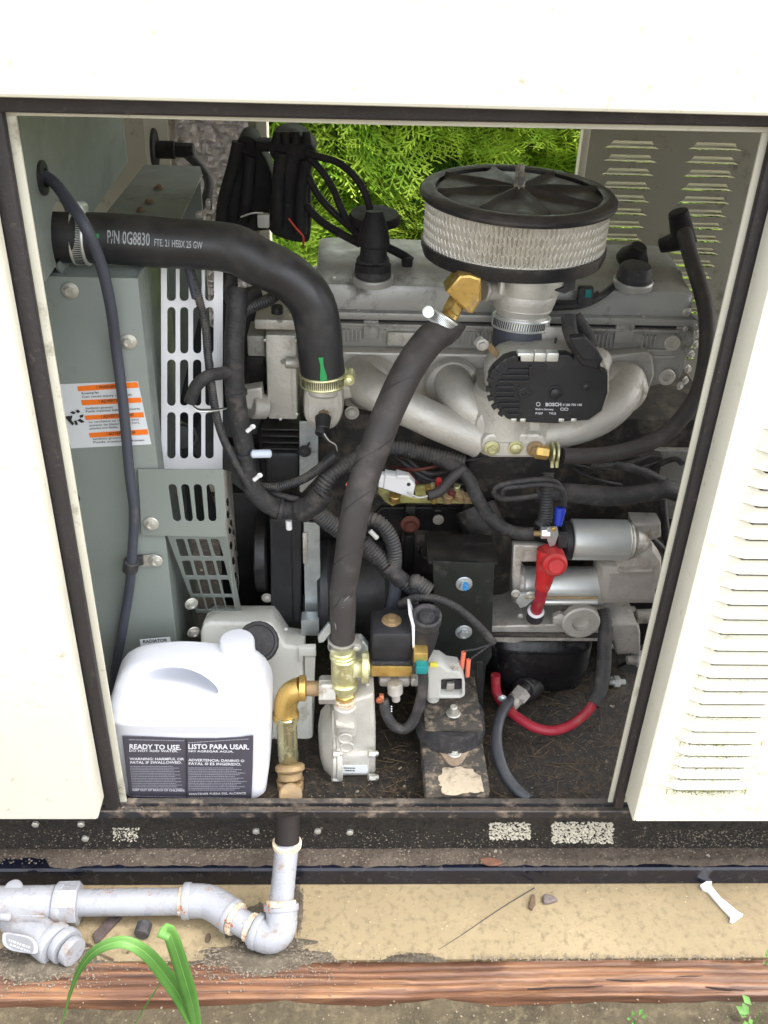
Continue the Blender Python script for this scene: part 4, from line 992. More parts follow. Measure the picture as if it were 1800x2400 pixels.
box('cover_gasket', xv0 - .002, xv1 + .002, yv - .006, yvb, zf0 - .0135, zf0 - .0103, PRINTK, VC, .0004)
bolt(*a4(978, 1680), yv - .011, 22, VC, 'flange'); bolt(*a4(620, 1690), yv - .011, 9, VC, 'plain')
bolt(*a2(1060, 1110), yv + .012, 14, VC, 'plain')
# filler caps with dark rims
for (cx, cy, d, nm, hgt) in (((a2(1310, 1075)), 0, 86, 'filler_cap', .02), ((a4(585, 1420)), 0, 82, 'filler_cap', .016)):
    p = W(cx[0], cx[1], yv + .05); p = G(cx[0], cx[1] + 6, zf1 + .012); r = d / 2 * mpp(p)
    lathe(nm, p, (0, -.12, 1), [(-.005, r), (.006, r), (.008, r * .93), (hgt, r * .88), (hgt + .003, r * .8), (hgt + .004, .002)], CAPBLK, VC, 40, lambda th, h: 1 + (.04 if int(th * 9 / PI) % 2 else 0) * (h > .009))
    lathe('cap_seat', p, (0, -.12, 1), [(-.008, r * 1.12), (-.001, r * 1.14), (.001, r * 1.08)], COVER, VC, 40)
# cylinder head with ribbed recess
yh = .356
zh0 = zat(826, yh); zh1 = zf0 - .0137
xh0, xh1 = W(745, 780, yh).x, W(*a4(1040, 1800), yh).x
box('cylinder_head', xh0, xh1, yh, yh + .18, zh0, zh1, ALUD, EG, .003)
HD = EG
box('head_rail', xh0 - .003, xh1 - .02, yh - .007, yh - .0002, zh0 - .001, zh0 + .0035, ALUD, EG, .001)
box('head_rail', xh0 - .003, xh1 - .006, yh - .008, yh - .0002, zh1 - .0045, zh1 - .0005, ALUD, EG, .001)
rb = box('rib_proto', 0, .0022, 0, .004, 0, zh1 - zh0 - .022, ALUD, None, .0006); rme = rb.data; bpy.data.objects.remove(rb)
x = xh0 + .006; i = 0
while x < xh1 - .05:
    px_ = proj(Vector((x, yh, zh0)))[0]
    if not (850 < px_ < 890 or 905 < px_ < 1010 or 1440 < px_ < 1490 or 1240 < px_ < 1300):
        part('rib', rme, ALUD, EG, Matrix.Translation((x, yh - .0042, zh0 + .012)))
    x += .0052; i += 1
pbox('head_boss', a2(1250, 1385), a2(1345, 1510), yh - .007, .0068, ALUD, EG, .002)
pbox('name_pad', a2(1408, 1462), (1010, 813), yh - .006, .0058, ALU, EG, .0015)
pbox('head_boss', a4(460, 1770), a4(575, 1915), yh - .007, .0068, ALUD, EG, .002)
for fn, xx, yy, d, k in ((a4, 865, 1905, 38, 'socket'), (a4, 660, 2070, 34, 'plain'), (a4, 825, 2155, 40, 'socket'), (a4, 965, 1800, 22, 'plain')):
    bolt(*fn(xx, yy), yh - .012, d, EG, k, mat=STEELD if k == 'plain' else ALU)
# end plate of the head/block at the right
slab('end_plate', [a4(*p) for p in ((640, 1955), (905, 1960), (905, 1790), (1030, 1770), (1040, 1900), (985, 2000), (960, 2100), (930, 2170), (720, 2230), (600, 2230))], Plane(yh - .004), .02, ALUD, EG, bev=.002)
EL = STEELD
for x, y in ((1052, 1768), (1052, 1842), (1042, 1920), (1010, 1993), (985, 2100), (965, 2185), (925, 2225)):
    bolt(*a4(x, y), yh - .006, 20, EG, 'flange', axis=(.6, -1, .2), mat=ALU)
# manifold flange plate along the head
ym = .335
mf = [b2(1110, 215), b2(1519, 210), b3(900, 218), b3(900, 430), a4(330, 2060), a4(700, 2010), a4(735, 2060), a4(740, 2160), a4(700, 2330), (1480, 985), (1120, 985), b2(1500, 640), b2(1130, 560)]
slab('manifold_flange', [b2(1110, 215), b3(0, 206), b3(905, 222), (1440, 833), a4(680, 1970), a4(728, 2010), a4(742, 2150), (1520, 920), (1490, 960), (1440, 990), (1120, 1000), b2(1500, 640), b2(1130, 560), b2(1100, 380)], Plane(ym), .02, ALU, EG, bev=.003)
# block below the manifold
yb0 = .335
box('engine_block', W(655, 1200, yb0).x, W(1640, 1200, yb0 + .02).x, yb0 + .02, yb0 + .20, zat(1420, yb0), zat(990, yb0), IRON, EG, .006)
pbox('block_panel', b3(395, 1390), b3(880, 1659), yb0 + .0, .019, IRON, EG, .006)
slab('block_face', [b3(*p) for p in ((260, 1215), (870, 1215), (900, 1300), (1150, 1420), (1170, 1800), (150, 1900), (150, 1330))], Plane(yb0 + .012), .007, DARKMET, EG, bev=.002)
for p, q_ in (((408, 1400), (466, 1640)), ((790, 1350), (845, 1560)), ((600, 1230), (650, 1250))):
    pbox('block_rib', b3(*p), b3(*q_), yb0 - .006, .018, DARKMET, EG, .003)
pbox('block_lug', b3(415, 1210), b3(480, 1300), yb0 - .010, .02, DARKMET, EG, .003)
bolt(*b3(447, 1322), yb0 - .016, 46, EG, 'flange', mat=M('oxide_bolt', (.17, .06, .04), .6, .2, var=.3, vs=60))
bolt(*b3(628, 1290), yb0 - .004, 26, EG, 'socket', mat=STEELD)
for x, y, d in ((570, 1480, 70), (740, 1520, 60), (930, 1500, 100)):
    lathe('core_plug', W(*b3(x, y), yb0 + .004), (0, -1, 0), [(-.02, d / 2 * .0006 * .75), (.004, d / 2 * .0006 * .75), (.008, d / 2 * .0006 * .7), (.002, d / 2 * .0006 * .55)], IRON, EG, 24)
tube('oil_line', q(b3, (870, 1210, .31), (905, 1300, .30), (960, 1420, .30), (985, 1600, .31), (985, 1750, .33)), 100, IRON, EG)
# rear housing behind the starter and lower rail
pbox('bell_housing', (1150, 1240), (1600, 1500), .345, .15, IRON, EG, .01)
slab('sump_rail', [b4(*p) for p in ((120, 1300), (180, 1290), (520, 1280), (700, 1275), (1090, 1280), (1110, 1340), (1105, 1470), (950, 1470), (930, 1395), (350, 1395), (300, 1410), (190, 1400), (130, 1390))], Plane(.222), .09, STEELD, EG, bev=.003)
pbox('sump_rail_lip', b4(150, 1345), b4(830, 1372), .216, .0058, IRON, EG, .001)
slab('rear_bracket', [b4(*p) for p in ((930, 1180), (1090, 1200), (1110, 1350), (1110, 1470), (960, 1480), (935, 1400))], Plane(.278), .02, STEELD, EG, bev=.003)
slab('rear_bracket', [b4(*p) for p in ((1200, 150), (1450, 155), (1440, 300), (1330, 600), (1280, 600), (1230, 330))], Plane(.33), .01, ALUD, EG, bev=.002)
pbox('red_oxide_panel', b4(140, 930), b4(285, 1150), .30, .02, DKRED, EG, .003)
for x, y, d, rr in ((400, 1230, 40, .3), (580, 1230, 60, .3), (715, 1245, 90, .3), (330, 1220, 24, .3)):
    bolt(*b4(x, y), .219, d, EG, 'socket' if d > 80 else 'plain', mat=STEELD)
tube('lifting_hoop', q(b4, (150, 1270, .28), (165, 1210, .27), (210, 1195, .27), (250, 1215, .27), (270, 1260, .28)), 11, DARKMET, EG, sides=10)
for x, y, L, d in ((925, 1410, .02, 20), (1095, 1500, .02, 34), (940, 1650, .02, 22)):
    cyl('stud', (*b4(x - 35, y), .262), (*b4(x + 35, y), .262), d, STEEL, EG, rfun=hexf if d > 30 else None)
cyl('stud', (*b4(1080, 1230), .27), (*b4(1200, 1225), .27), 34, STEELD, EG)
cyl('stud', (*b4(905, 1655), .25), (*b4(1010, 1655), .25), 14, STEEL, EG); cyl('stud_nut', (*b4(935, 1655), .249), (*b4(970, 1655), .249), 30, STEEL, EG, rfun=hexf)
cyl('stud_nut', (*b4(1085, 1505), .25), (*b4(1135, 1505), .25), 40, STEEL, EG, rfun=hexf); cyl('stud', (*b4(1020, 1515), .25), (*b4(1140, 1505), .25), 20, STEELD, EG)
# oil pan (black, rounded) with drain boss
op = [W(1150, 1500, .25), W(1420, 1500, .25)]
zb = .0; zt_ = zat(1503, .226)
vs = []; fs = []; rings = []
xo_, x1o = W(*b4(115, 1500), .21).x, W(*b4(860, 1500), .21).x
for z, k, yf in ((zt_, 1.02, .226), (zt_ - .012, 1.0, .222), (.08, .99, .214), (.045, .97, .208), (.015, .93, .212), (.004, .84, .225)):
    cx = (xo_ + x1o) / 2; rings.append([(cx + (a - cx) * 1, b, z) for a, b in supe(cx, yf + .1, (x1o - xo_) / 2 * k, .1, 4, 40)])
for r_ in rings: vs += r_
fs = [(i * 40 + j, i * 40 + (j + 1) % 40, (i + 1) * 40 + (j + 1) % 40, (i + 1) * 40 + j) for i in range(len(rings) - 1) for j in range(40)] + [tuple(range(40)), tuple(200 + j for j in range(40))]
part('oil_pan', mesh_of(vs, fs, ang=60), M('gloss_black_pan', (.006, .006, .007), .3, var=.3, bump=.2, dirt=(.02, .016, .014), da=.2, ds=40), EG)
cyl('drain_boss', (*b4(420, 1660), .225), (*b4(350, 1715), .198), 60, DARKMET, EG)
box('flywheel_housing', W(*b4(870, 1400), .3).x, W(*b4(1300, 1400), .3).x, .29, .45, .03, zat(1300, .3), DARKMET, EG, .01)
cyl('flywheel_boss', (*b4(1060, 1690), .285), (*b4(1060, 1690), .26), 120, DARKMET, EG)
# left end: timing cover, thermostat housing, brackets, belt guard
pbox('timing_cover', b2(612, 95), b2(822, 648), .275, .07, ALU, EG, .003)
pbox('timing_cover_rib', b2(780, 95), b2(790, 648), .2735, .0014, ALU, EG, .0004)
pbox('timing_cover_flange', b2(540, -5), b2(832, 70), .272, .09, ALU, EG, .003)
pbox('cover_side', b2(492, 100), b2(612, 240), .30, .05, ALUD, EG, .003)
slab('side_lug', [b2(*p) for p in ((470, 455), (590, 435), (600, 520), (575, 580), (480, 585))], Plane(.268), .02, ALU, EG, bev=.003)
cyl('side_lug_tube', (*b2(520, 560), .27), (*b2(615, 560), .28), 60, ALU, EG)
cyl('idler_boss', (*b2(745, 275), .27), (*b2(835, 275), .27), 28, STEELD, EG); bolt(*b2(732, 270), .268, 20, EG, 'plain', axis=(-1, -.6, 0))
bolt(*a2(705, 1390), .270, 24, EG, 'plain', axis=(0, -.3, 1), mat=STEELD); cyl('sender', (*a2(690, 1340), .275), (*a2(690, 1290), .275), 28, BLACKPL, EG)
pbox('dark_cavity_block', b2(495, 240), b2(620, 440), .33, .05, DARKMET, EG, .003)
for i in range(4): pbox('fin', b2(590, 705 + i * 42), b2(832, 722 + i * 42), .285, .05, DARKMET, EG, .001)
pbox('pulley_housing', b2(560, 690), b2(835, 1090), .30, .08, DARKMET, EG, .01)
pbox('pulley_housing', b2(608, 860), b2(838, 1075), .288, .012, BLACKPL, EG, .006)
slab('belt_guard', [b2(*p) for p in ((640, 1290), (850, 1290), (850, 1990), (830, 1980), (650, 1960))], Plane(.255), .05, BLACKPL, EG, bev=.004)
pbox('belt_guard_rib', b2(782, 1300), b2(790, 1950), .2535, .0014, DARKMET, EG, .0005)
slab('galvanised_strip', [b2(*p) for p in ((835, 660), (955, 660), (955, 1010), (850, 1120), (835, 1110))], Plane(.284), .003, GALV, EG, bev=.0006)
slab('front_bracket', [b2(*p) for p in ((862, 1310), (965, 1320), (975, 1936), (960, 2020), (850, 2020), (870, 1900))], Plane(.25), .004, GALV, EG, bev=.0008)
pbox('front_bracket_lug', b2(855, 1380), b2(885, 1580), .247, .003, STEELD, EG, .0006)
pbox('front_bracket_shoe', c1(1398, 150), c1(1515, 250), .22, .02, GALV, EG, .001)
bolt(*b2(868, 850), .281, 30, EG, 'dome', mat=CAPBLK); tube('tie_tail', q(b2, (868, 850, .279), (900, 795, .277)), 5, CAPBLK, EG, sides=6)
bolt(*b2(625, 1800), .26, 26, EG, 'dome', mat=STEELD); bolt(*c1(1300, 208), .20, 12, EG, 'dome', mat=STEEL)
cyl('alternator_body', (*b2(965, 1750), .30), (*b2(1420, 1740), .30), 230, DARKMET, EG, bev=.12, sides=40)
cyl('alternator_rim', (*b2(965, 1750), .295), (*b2(1050, 1748), .295), 236, BLACKPL, EG, bev=.06, sides=40)
box('front_crossmember', W(*c2(200, 240), .28).x, W(*c2(600, 240), .28).x, .27, .30, zat(1480, .27), zat(1430, .27), IRON, EG, .004)
TH = thing('thermostat_housing', 'pale cast thermostat housing with brass sender under the big hose clamp', 'housing', tuple(W(*b2(990, 560), .27)))
tc_ = [b2(*p) for p in smoothpts([(870, 470), (930, 440), (1090, 440), (1118, 480), (1118, 600), (1080, 690), (1020, 720), (930, 710), (870, 650), (860, 560)], 5)]
slab('housing', tc_, Plane(.262), .05, ALU, TH, bev=.007)
slab('housing_neck_plate', [b2(*p) for p in ((1060, 400), (1180, 440), (1200, 500), (1110, 530), (1060, 500))], Plane(.28), .03, ALU, TH, bev=.004)
cyl('neck', (*b2(992, 380), .278), (*b2(990, 475), .276), 88, ALU, TH, sides=32)
bolt(*b2(993, 610), .262, 44, TH, 'plain', mat=BRASSD, label='brass hex of the sender', name='sender_hex')
cyl('sender_plug', (*b2(988, 630), .252), (*b2(985, 715), .235), 38, BLACKPL, TH, d2=32)
cyl('sender_lock', (*b2(978, 700), .238), (*b2(965, 742), .23), 24, BLACKPL, TH)
for dx in (0, 14): tube('sender_wire', q(b2, (980 + dx, 735, .228), (1010 + dx, 780, .226), (1055 + dx, 810, .23), (1078, 850, .236)), 3.2, PLGREY if dx else CAPBLK, TH, sides=8)

pbox('dark_fill_wall', b2(300, -100), b2(660, 1100), .375, .03, DARKMET, EG, .003)  # dark sheets added to blacken the cavity behind the fan guard
box('dark_fill_base', W(*b2(330, 1500), .36).x, W(*b2(660, 1500), .36).x, .345, .37, 0, zat(1150, .36), DARKMET, EG, .003)
cyl('crank_pulley', (*b2(560, 1500), .31), (*b2(640, 1500), .31), 190, DARKMET, EG, sides=48, bev=.04)
for x in (575, 600, 622): lathe('pulley_groove', W(*b2(x, 1500), .31), (1, 0, 0), [(0, .052), (.001, .054), (.003, .054), (.004, .052)], BLACKPL, EG, 48)
# ---------------------------------------------------------------- intake manifold
IM = thing('intake_manifold', 'pale cast aluminium intake manifold branching to both sides below the throttle', 'manifold', tuple(W(1200, 1000, .27)))
def runner(pts, ds, name='runner'):
    P = [W(*p) for p in pts]; r = [d / 2 * mpp(p) for d, p in zip(ds, P)]
    n = len(ds) - 1
    def tp(k): i = min(n - 1, int(k * n)); f = k * n - i; return (r[i] * (1 - f) + r[i + 1] * f)
    return part(name, tube_mesh(P, 1, 28, step=.006, taper=tp), ALU, IM)
runner(q(b2, (1210, 330, .325), (1260, 410, .295), (1360, 480, .27)) + q(b3, (380, 545, .262), (620, 660, .255), (900, 770, .255)), (78, 92, 90, 86, 88, 92))
runner(q(b3, (720, 380, .325), (735, 450, .295), (800, 540, .27), (930, 660, .262)), (84, 96, 88, 80))
runner([(1470, 880, .325), (1455, 930, .295), (1400, 980, .272), (1310, 1010, .262), (1220, 1025, .258)], (78, 88, 84, 84, 86))
runner([(1400, 840, .33), (1370, 900, .29), (1290, 960, .27)], (70, 80, 76))
lathe('port_dome', W(*b2(1300, 420), .318), (0, -1, 0), [(-.01, .036), (.004, .034), (.014, .026), (.019, .012), (.020, .001)], ALU, IM, 32)
lathe('port_dome', W(*b3(720, 430), .320), (0, -1, 0), [(-.01, .036), (.002, .034), (.010, .026), (.014, .012), (.015, .001)], ALU, IM, 32)
lathe('port_dome', W(1455, 915, .318), (0, -1, 0), [(-.01, .036), (.004, .034), (.014, .026), (.019, .012), (.020, .001)], ALU, IM, 32)
bolt(*b2(1140, 470), .30, 30, IM, 'dome', mat=ALU); bolt(*b2(1175, 600), .30, 34, IM, 'dome', mat=ALU)
pn = smoothpts([(875, 640), (950, 590), (1150, 590), (1330, 620), (1350, 700), (1345, 820), (1310, 890), (1120, 910), (930, 900), (865, 830), (860, 740)], 4)
slab('plenum', [b3(*p) for p in pn], Plane(.235), .06, ALU, IM, bev=.012)
slab('plenum_pad', [b3(*p) for p in rrect(908, 738, 1330, 895, 70, 6)], Plane(.226), .012, ALU, IM, bev=.004)
bolt(*b3(975, 830), .225, 38, IM, 'flange', mat=CHROMATE); bolt(*b3(1130, 828), .225, 36, IM, 'dome', mat=CHROMATE)
cyl('throttle_riser', (1185, 900, .262), (1180, 1010, .262), 150, ALU, IM, sides=36)
box('manifold_web', W(1120, 900, .28).x, W(1420, 900, .28).x, .28, .33, zat(990, .28), zat(900, .28), ALU, IM, .006)

# ---------------------------------------------------------------- throttle body
TB = thing('electronic_throttle', 'electronic throttle body with dark ribbed cover and white lettering', 'throttle', tuple(W(1280, 900, .2)))
yt_ = .205
cov = [ff(*p) for p in ((1057, 812), (1068, 795), (1090, 776), (1110, 769), (1228, 767), (1240, 775), (1243, 752), (1262, 748), (1296, 770), (1298, 800), (1313, 806), (1313, 850), (1300, 888), (1272, 908), (1215, 912), (1205, 916), (1120, 912), (1095, 905), (1072, 880), (1058, 850))]
slab('cover', cov, Plane(yt_), .016, BLACKPL, TB, bev=.0018)
cen = Vector(ff(1185, 845))
slab('throttle_casting', [tuple(cen + (Vector(p) - cen) * 1.03) for p in cov], Plane(yt_ + .0165), .045, ALU, TB, bev=.003)
fl = Plane(yt_ - .0035)
for i in range(9):
    yy = 322 + i * 36; xl_ = 1075 - 0 + abs(i - 4) ** 2 * 5 - 75; xr_ = (1215 if i < 3 else (1120 if i in (3, 4, 5) else 1160))
    slab('fin', [b3(*p) for p in rrect(xl_, yy, xr_, yy + 13, 5, 2)], fl, .0036, BLACKPL, TB, bev=.0005)
slab('fin_frame', [b3(*p) for p in ((1218, 300), (1236, 300), (1236, 385), (1218, 385))], fl, .0036, BLACKPL, TB, bev=.0006)
for i, a in enumerate([1.65 + k * .3 for k in range(9)]):
    cx, cy = b3(1170, 450); x_, y_ = cx + 76 * math.cos(a), cy - 72 * math.sin(a)
    slab('clip', [(x_ + 9 * math.cos(a + t), y_ - 9 * math.sin(a + t)) for t in (.6, 2.5, 3.7, 5.7)], Plane(yt_ - .002), .006, BLACKPL, TB, bev=.0006)
for x0 in (1145, 1255, 1335): pbox('spring_clip', b3(x0, 215), b3(x0 + (100 if x0 == 1145 else 70), 272), yt_ - .002, .012, STEEL, TB, .001)
for x0 in (1100, 1160, 1410, 1490): pbox('spring_clip', b3(x0, 640), b3(x0 + 34, 662), yt_ - .001, .012, STEEL, TB, .001)
bolt(*b3(1180, 468), yt_ - .0005, 26, TB, 'socket', mat=BLACKPL); bolt(*b3(1385, 470), yt_ - .0005, 36, TB, 'dome', mat=BLACKPL); bolt(*b3(1585, 430), yt_ - .0005, 22, TB, 'dome', mat=BLACKPL)
slab('screw_lug', [b3(1180 + 55 * math.cos(a), 468 + 42 * math.sin(a)) for a in [i * PI / 3 for i in range(6)]], Plane(yt_ - .0015), .0016, BLACKPL, TB, bev=.0004)
text_on('printed_text', [('BOSCH', b3(1322, 557), b3(1425, 557), 8, .03), ('0 280 750 148', b3(1435, 556), b3(1558, 556), 5.5, .02), ('Made in Germany', b3(1257, 582), b3(1375, 584), 4.6, .02), ('P107', b3(1257, 610), b3(1305, 612), 5, .02), ('T4U3', b3(1345, 610), b3(1390, 612), 5, .02)], Plane(yt_), .0004, PRINTW, TB)
cx, cy = b3(1276, 546)
slab('logo_ring', [(cx + 5 * math.cos(a), cy + 5 * math.sin(a)) for a in [i * PI / 8 for i in range(16)]], Plane(yt_ - .0004), .0003, PRINTW, TB, holes=[[(cx + 3.6 * math.cos(a), cy + 3.6 * math.sin(a)) for a in [i * PI / 8 for i in range(16)]]], bev=0)
cx, cy = b3(1445, 578)
for dx in (-4.5, 4.5): slab('printed_ring', [(cx + dx + 5 * math.cos(a), cy + 3.4 * math.sin(a)) for a in [i * PI / 8 for i in range(16)]], Plane(yt_ - .0004), .0003, PRINTW, TB, holes=[[(cx + dx + 3.8 * math.cos(a), cy + 2.2 * math.sin(a)) for a in [i * PI / 8 for i in range(16)]]], bev=0)
# plug and lead at the upper right of the throttle
slab('connector', [b3(*p) for p in ((1520, 245), (1560, 150), (1660, 200), (1700, 260), (1660, 330), (1560, 300))], Plane(yt_ - .012), .03, BLACKPL, TB, bev=.003)
slab('connector_latch', [a3(*p) for p in ((1210, 1500), (1300, 1490), (1400, 1600), (1390, 1650), (1290, 1640), (1230, 1560))], Plane(yt_ - .02), .012, BLACKPL, TB, bev=.002)
tube('lead_boot', q(a3, (1195, 1370, .24), (1205, 1450, .225), (1235, 1530, .21), (1290, 1600, .2)), 34, TAPE, TB, ridge=.0022, amp=.0003)
tube('lead', q(a3, (1240, 1360, .25), (1300, 1450, .245), (1350, 1560, .24)), 30, TAPE, TB)
tube('wire', q(a3, (1115, 1500, .26), (1110, 1560, .25), (1150, 1580, .245), (1175, 1560, .245)), 6, CAPBLK, TB, sides=8)
pbox('bracket_tab', a3(1025, 1430), a3(1175, 1580), .27, .004, STEELD, TB, .0006)
cyl('clamp_screw', (*b3(880, 130), .235), (*b3(935, 175), .235), 26, STEEL, TB); bolt(*b3(915, 160), .225, 30, TB, 'flange', mat=STEELD)
slab('clamp_tail', [b3(*p) for p in ((930, 175), (970, 150), (1020, 215), (1005, 250))], Plane(.234), .004, BRASSD, TB, bev=.0006)
cyl('intake_pipe', (1211, 813, .287), (1211, 850, .28), 128, ALU, TB, sides=36)

# ---------------------------------------------------------------- mixer and air filter
MX = thing('fuel_mixer', 'pale cast mixer body with rubber coupler and wide hose clamp below the air filter', 'mixer', tuple(W(1215, 700, .3)))
ymx = .30
c0 = W(*a3(925, 1090), ymx); s = mpp(c0); cb = W(*a3(868, 1550), ymx - .01)
ax = (cb - c0)
def mxp(y): return c0 + ax * ((y - 1090) / 460)
def lz(name, y0, y1, d0, d1, mat, b=.004, parent=MX, sides=44):
    a, b_ = mxp(y0), mxp(y1); L = (b_ - a).length
    return lathe(name, a, b_ - a, [(0, d0 / 2 / K * s * .97), (min(b, L / 4), d0 / 2 / K * s), (L - min(b, L / 4), d1 / 2 / K * s), (L, d1 / 2 / K * s * .96)], mat, parent, sides)
lz('mixer_body', 1080, 1200, 470, 455, ALU, .006); lz('mixer_body', 1190, 1290, 430, 400, ALU, .006); lz('mixer_body', 1280, 1345, 385, 345, ALU, .005)
lz('coupler_top', 1338, 1425, 350, 350, STEELD); lz('rubber_coupler', 1418, 1555, 352, 352, BLUEBLK, .005)
clamp('coupler_clamp', mxp(1385), ax, 356 / K, 74 / K, MX, face=0, mat=STEEL, w_screw=False)
cyl('fuel_port', (*a3(770, 1185), ymx - .02), (*a3(640, 1190), ymx - .035), 46, ALU, MX); cyl('fuel_port_rim', (*a3(662, 1190), ymx - .033), (*a3(636, 1190), ymx - .036), 54, STEELD, MX)
pbox('adjuster', a3(755, 1120), a3(780, 1230), ymx - .055, .02, ALU, MX, .003)
slab('linkage_arm', [a3(*p) for p in ((1185, 1085), (1245, 1085), (1240, 1180), (1170, 1215), (1110, 1195), (1170, 1170))], Plane(ymx - .05), .006, CAPBLK, MX, bev=.001)
AF = thing('air_filter', 'round air filter with black ribbed lid and white pleated element', 'air filter', tuple(W(1216, 540, .33)))
yc = .33
lc = W(1216, 444, yc); s = mpp(lc); R0 = 233 * s
bc = W(*a3(872, 950), yc); zt0 = lc.z
hE = W(1216, 515, yc - R0).z - W(1216, 640, yc - R0).z
print('filter R', R0, 'height', hE)
def lidr(th, h): return 1
tlt = Vector((.012, -.03, 1))
lathe('lid', lc - Vector((0, 0, .006)), tlt, [(-.004, R0 * .9), (-.004, R0 * .985), (-.001, R0), (.0015, R0 * .998), (.0052, R0 * .97), (.0072, R0 * .93), (.0075, R0 * .88), (.0055, R0 * .84), (.000, R0 * .835), (-.001, .001)], LIDBLK, AF, 72)
LID = AF
mt = axm(lc - Vector((0, 0, .006)), tlt)
vs = []; nR, nT = 22, 160
for i in range(nR + 1):                       # pressed sectors between eight radial creases
    k = i / nR; rr = R0 * (.03 + .815 * k)
    for j in range(nT):
        th = 2 * PI * j / nT; ph = ((th - .2) / (PI / 4)) % 1; d = min(ph, 1 - ph) * rr * PI / 4
        rg = math.exp(-(d / .0032) ** 2); dish = (1 - rg) * min(1, d / .012)
        z = .0075 + .0040 * rg * (.4 + .6 * math.sin(PI * min(1, k + .2))) - .0032 * dish * math.sin(PI * min(1, k * .92 + .04)) - (.006 * k ** 8 * (1 - rg))
        vs.append(mt @ Vector((rr * math.cos(th), rr * math.sin(th), z)))
fs = [(i * nT + j, i * nT + (j + 1) % nT, (i + 1) * nT + (j + 1) % nT, (i + 1) * nT + j) for i in range(nR) for j in range(nT)] + [tuple(range(nT))]
part('lid_pressing', mesh_of(vs, fs, ang=60), LIDBLK, AF)
lathe('wing_nut', mt @ Vector((0, 0, .006)), (0, 0, 1), [(0, .009), (.003, .0085), (.005, .006), (.014, .005), (.015, .003)], STEELD, AF, 20)
cyl('stud', mt @ Vector((0, 0, .02)), mt @ Vector((0, 0, .034)), 14, STEELD, AF)
for sx in (-1, 1):
    P = [mt @ Vector((sx * .003, 0, .012)), mt @ Vector((sx * .010, 0, .018)), mt @ Vector((sx * .015, 0, .027))]
    part('nut_wing', tube_mesh(P, .0042, 10, taper=lambda k: .6 + .5 * k), STEELD, AF)
RE = R0 * .915; ztE = lc.z - .010; zbE = ztE - hE * .90
npl = 120
vs = []
for j in range(2):
    for i in range(npl * 2):
        r_ = RE - .0005 - (.010 if i % 2 else 0); a = 2 * PI * i / (npl * 2); vs.append((lc.x + r_ * math.cos(a), lc.y + r_ * math.sin(a), (ztE, zbE)[j]))
n2 = npl * 2; fs = [(i, (i + 1) % n2, n2 + (i + 1) % n2, n2 + i) for i in range(n2)]
part('pleated_element', mesh_of(vs, fs, smooth=False), PAPER, AF)
# expanded-metal cage round the pleats
vs = []; fs = []; nr, nc = 5, 104; hh = (ztE - zbE) / nr; Rm = RE + .0012
def cagept(a, z, r_): return Vector((lc.x + r_ * math.cos(a), lc.y + r_ * math.sin(a), z))
def strand(a0, z0, a1, z1, w=.00065):
    p, q_ = cagept(a0, z0, Rm), cagept(a1, z1, Rm); am = (a0 + a1) / 2; n_ = Vector((math.cos(am), math.sin(am), 0)); d = (q_ - p).normalized(); sd = n_.cross(d) * w
    k = len(vs); vs.extend([p + sd, p + n_ * .0012, p - sd, q_ + sd, q_ + n_ * .0012, q_ - sd]); fs.extend([(k, k + 1, k + 4, k + 3), (k + 1, k + 2, k + 5, k + 4)])
for r_ in range(nr):
    for c_ in range(nc):
        off = (r_ % 2) * .5; a0 = 2 * PI * (c_ + off) / nc; z0 = zbE + hh * r_
        for sg in (-.5, .5):
            a1_ = 2 * PI * (c_ + off + sg) / nc
            am = a0 + (a1_ - a0) * .85
            strand(a0, z0, a0 + (a1_ - a0) * .0 , z0 + hh * .25); strand(a0, z0 + hh * .22, a1_, z0 + hh * .8); strand(a1_, z0 + hh * .78, a1_, z0 + hh)
o = part('wire_cage', mesh_of(vs, fs, smooth=False), MESHW, AF); o['kind'] = 'stuff'
lathe('element_rim', Vector((lc.x, lc.y, zbE - .004)), (0, 0, 1), [(0, RE * .95), (0, RE * 1.006), (.007, RE * 1.006), (.007, RE * .97)], PAPER, AF, 72)
lathe('base_pan', Vector((lc.x, lc.y, zbE - .022)), (0, 0, 1), [(-.002, .04), (0, R0 * .55), (.004, R0 * .82), (.008, R0 * .93), (.018, R0 * .955), (.0235, R0 * .955), (.0235, R0 * .9), (.016, R0 * .9)], LIDBLK, AF, 72)

# ---------------------------------------------------------------- fuel hose
FH = thing('fuel_hose', 'long dusty black fuel hose slanting from the brass valve up to the mixer', 'hose', tuple(W(*b3(200, 800), .2)))
fh = q(a3, (440, 1375, .235), (400, 1440, .230)) + q(b3, (575, 130, .215), (440, 310, .19), (330, 540, .168), (235, 780, .15), (140, 1050, .135), (75, 1330, .122)) + q(b2, (1120, 1750, .114)) + q(c2, (428, 150, .11), (420, 380, .108), (419, 420, .108))
tube('hose', fh, 69, RUBBER2, FH, sides=32, wob=.02, step=.006, taper=lambda k: 1.1 - .18 * k)
rF = 69 / 2 * mpp(W(*fh[6]))
for k_, (a, b) in enumerate([((300, 540), (480, 640)), ((200, 720), (380, 860)), ((120, 900), (300, 1040)), ((60, 1120), (230, 1250)), ((340, 380), (560, 470))]):
    pass
PH = resample(smoothpts(pts3(fh), 14, False), .004); FRf = frames(PH)
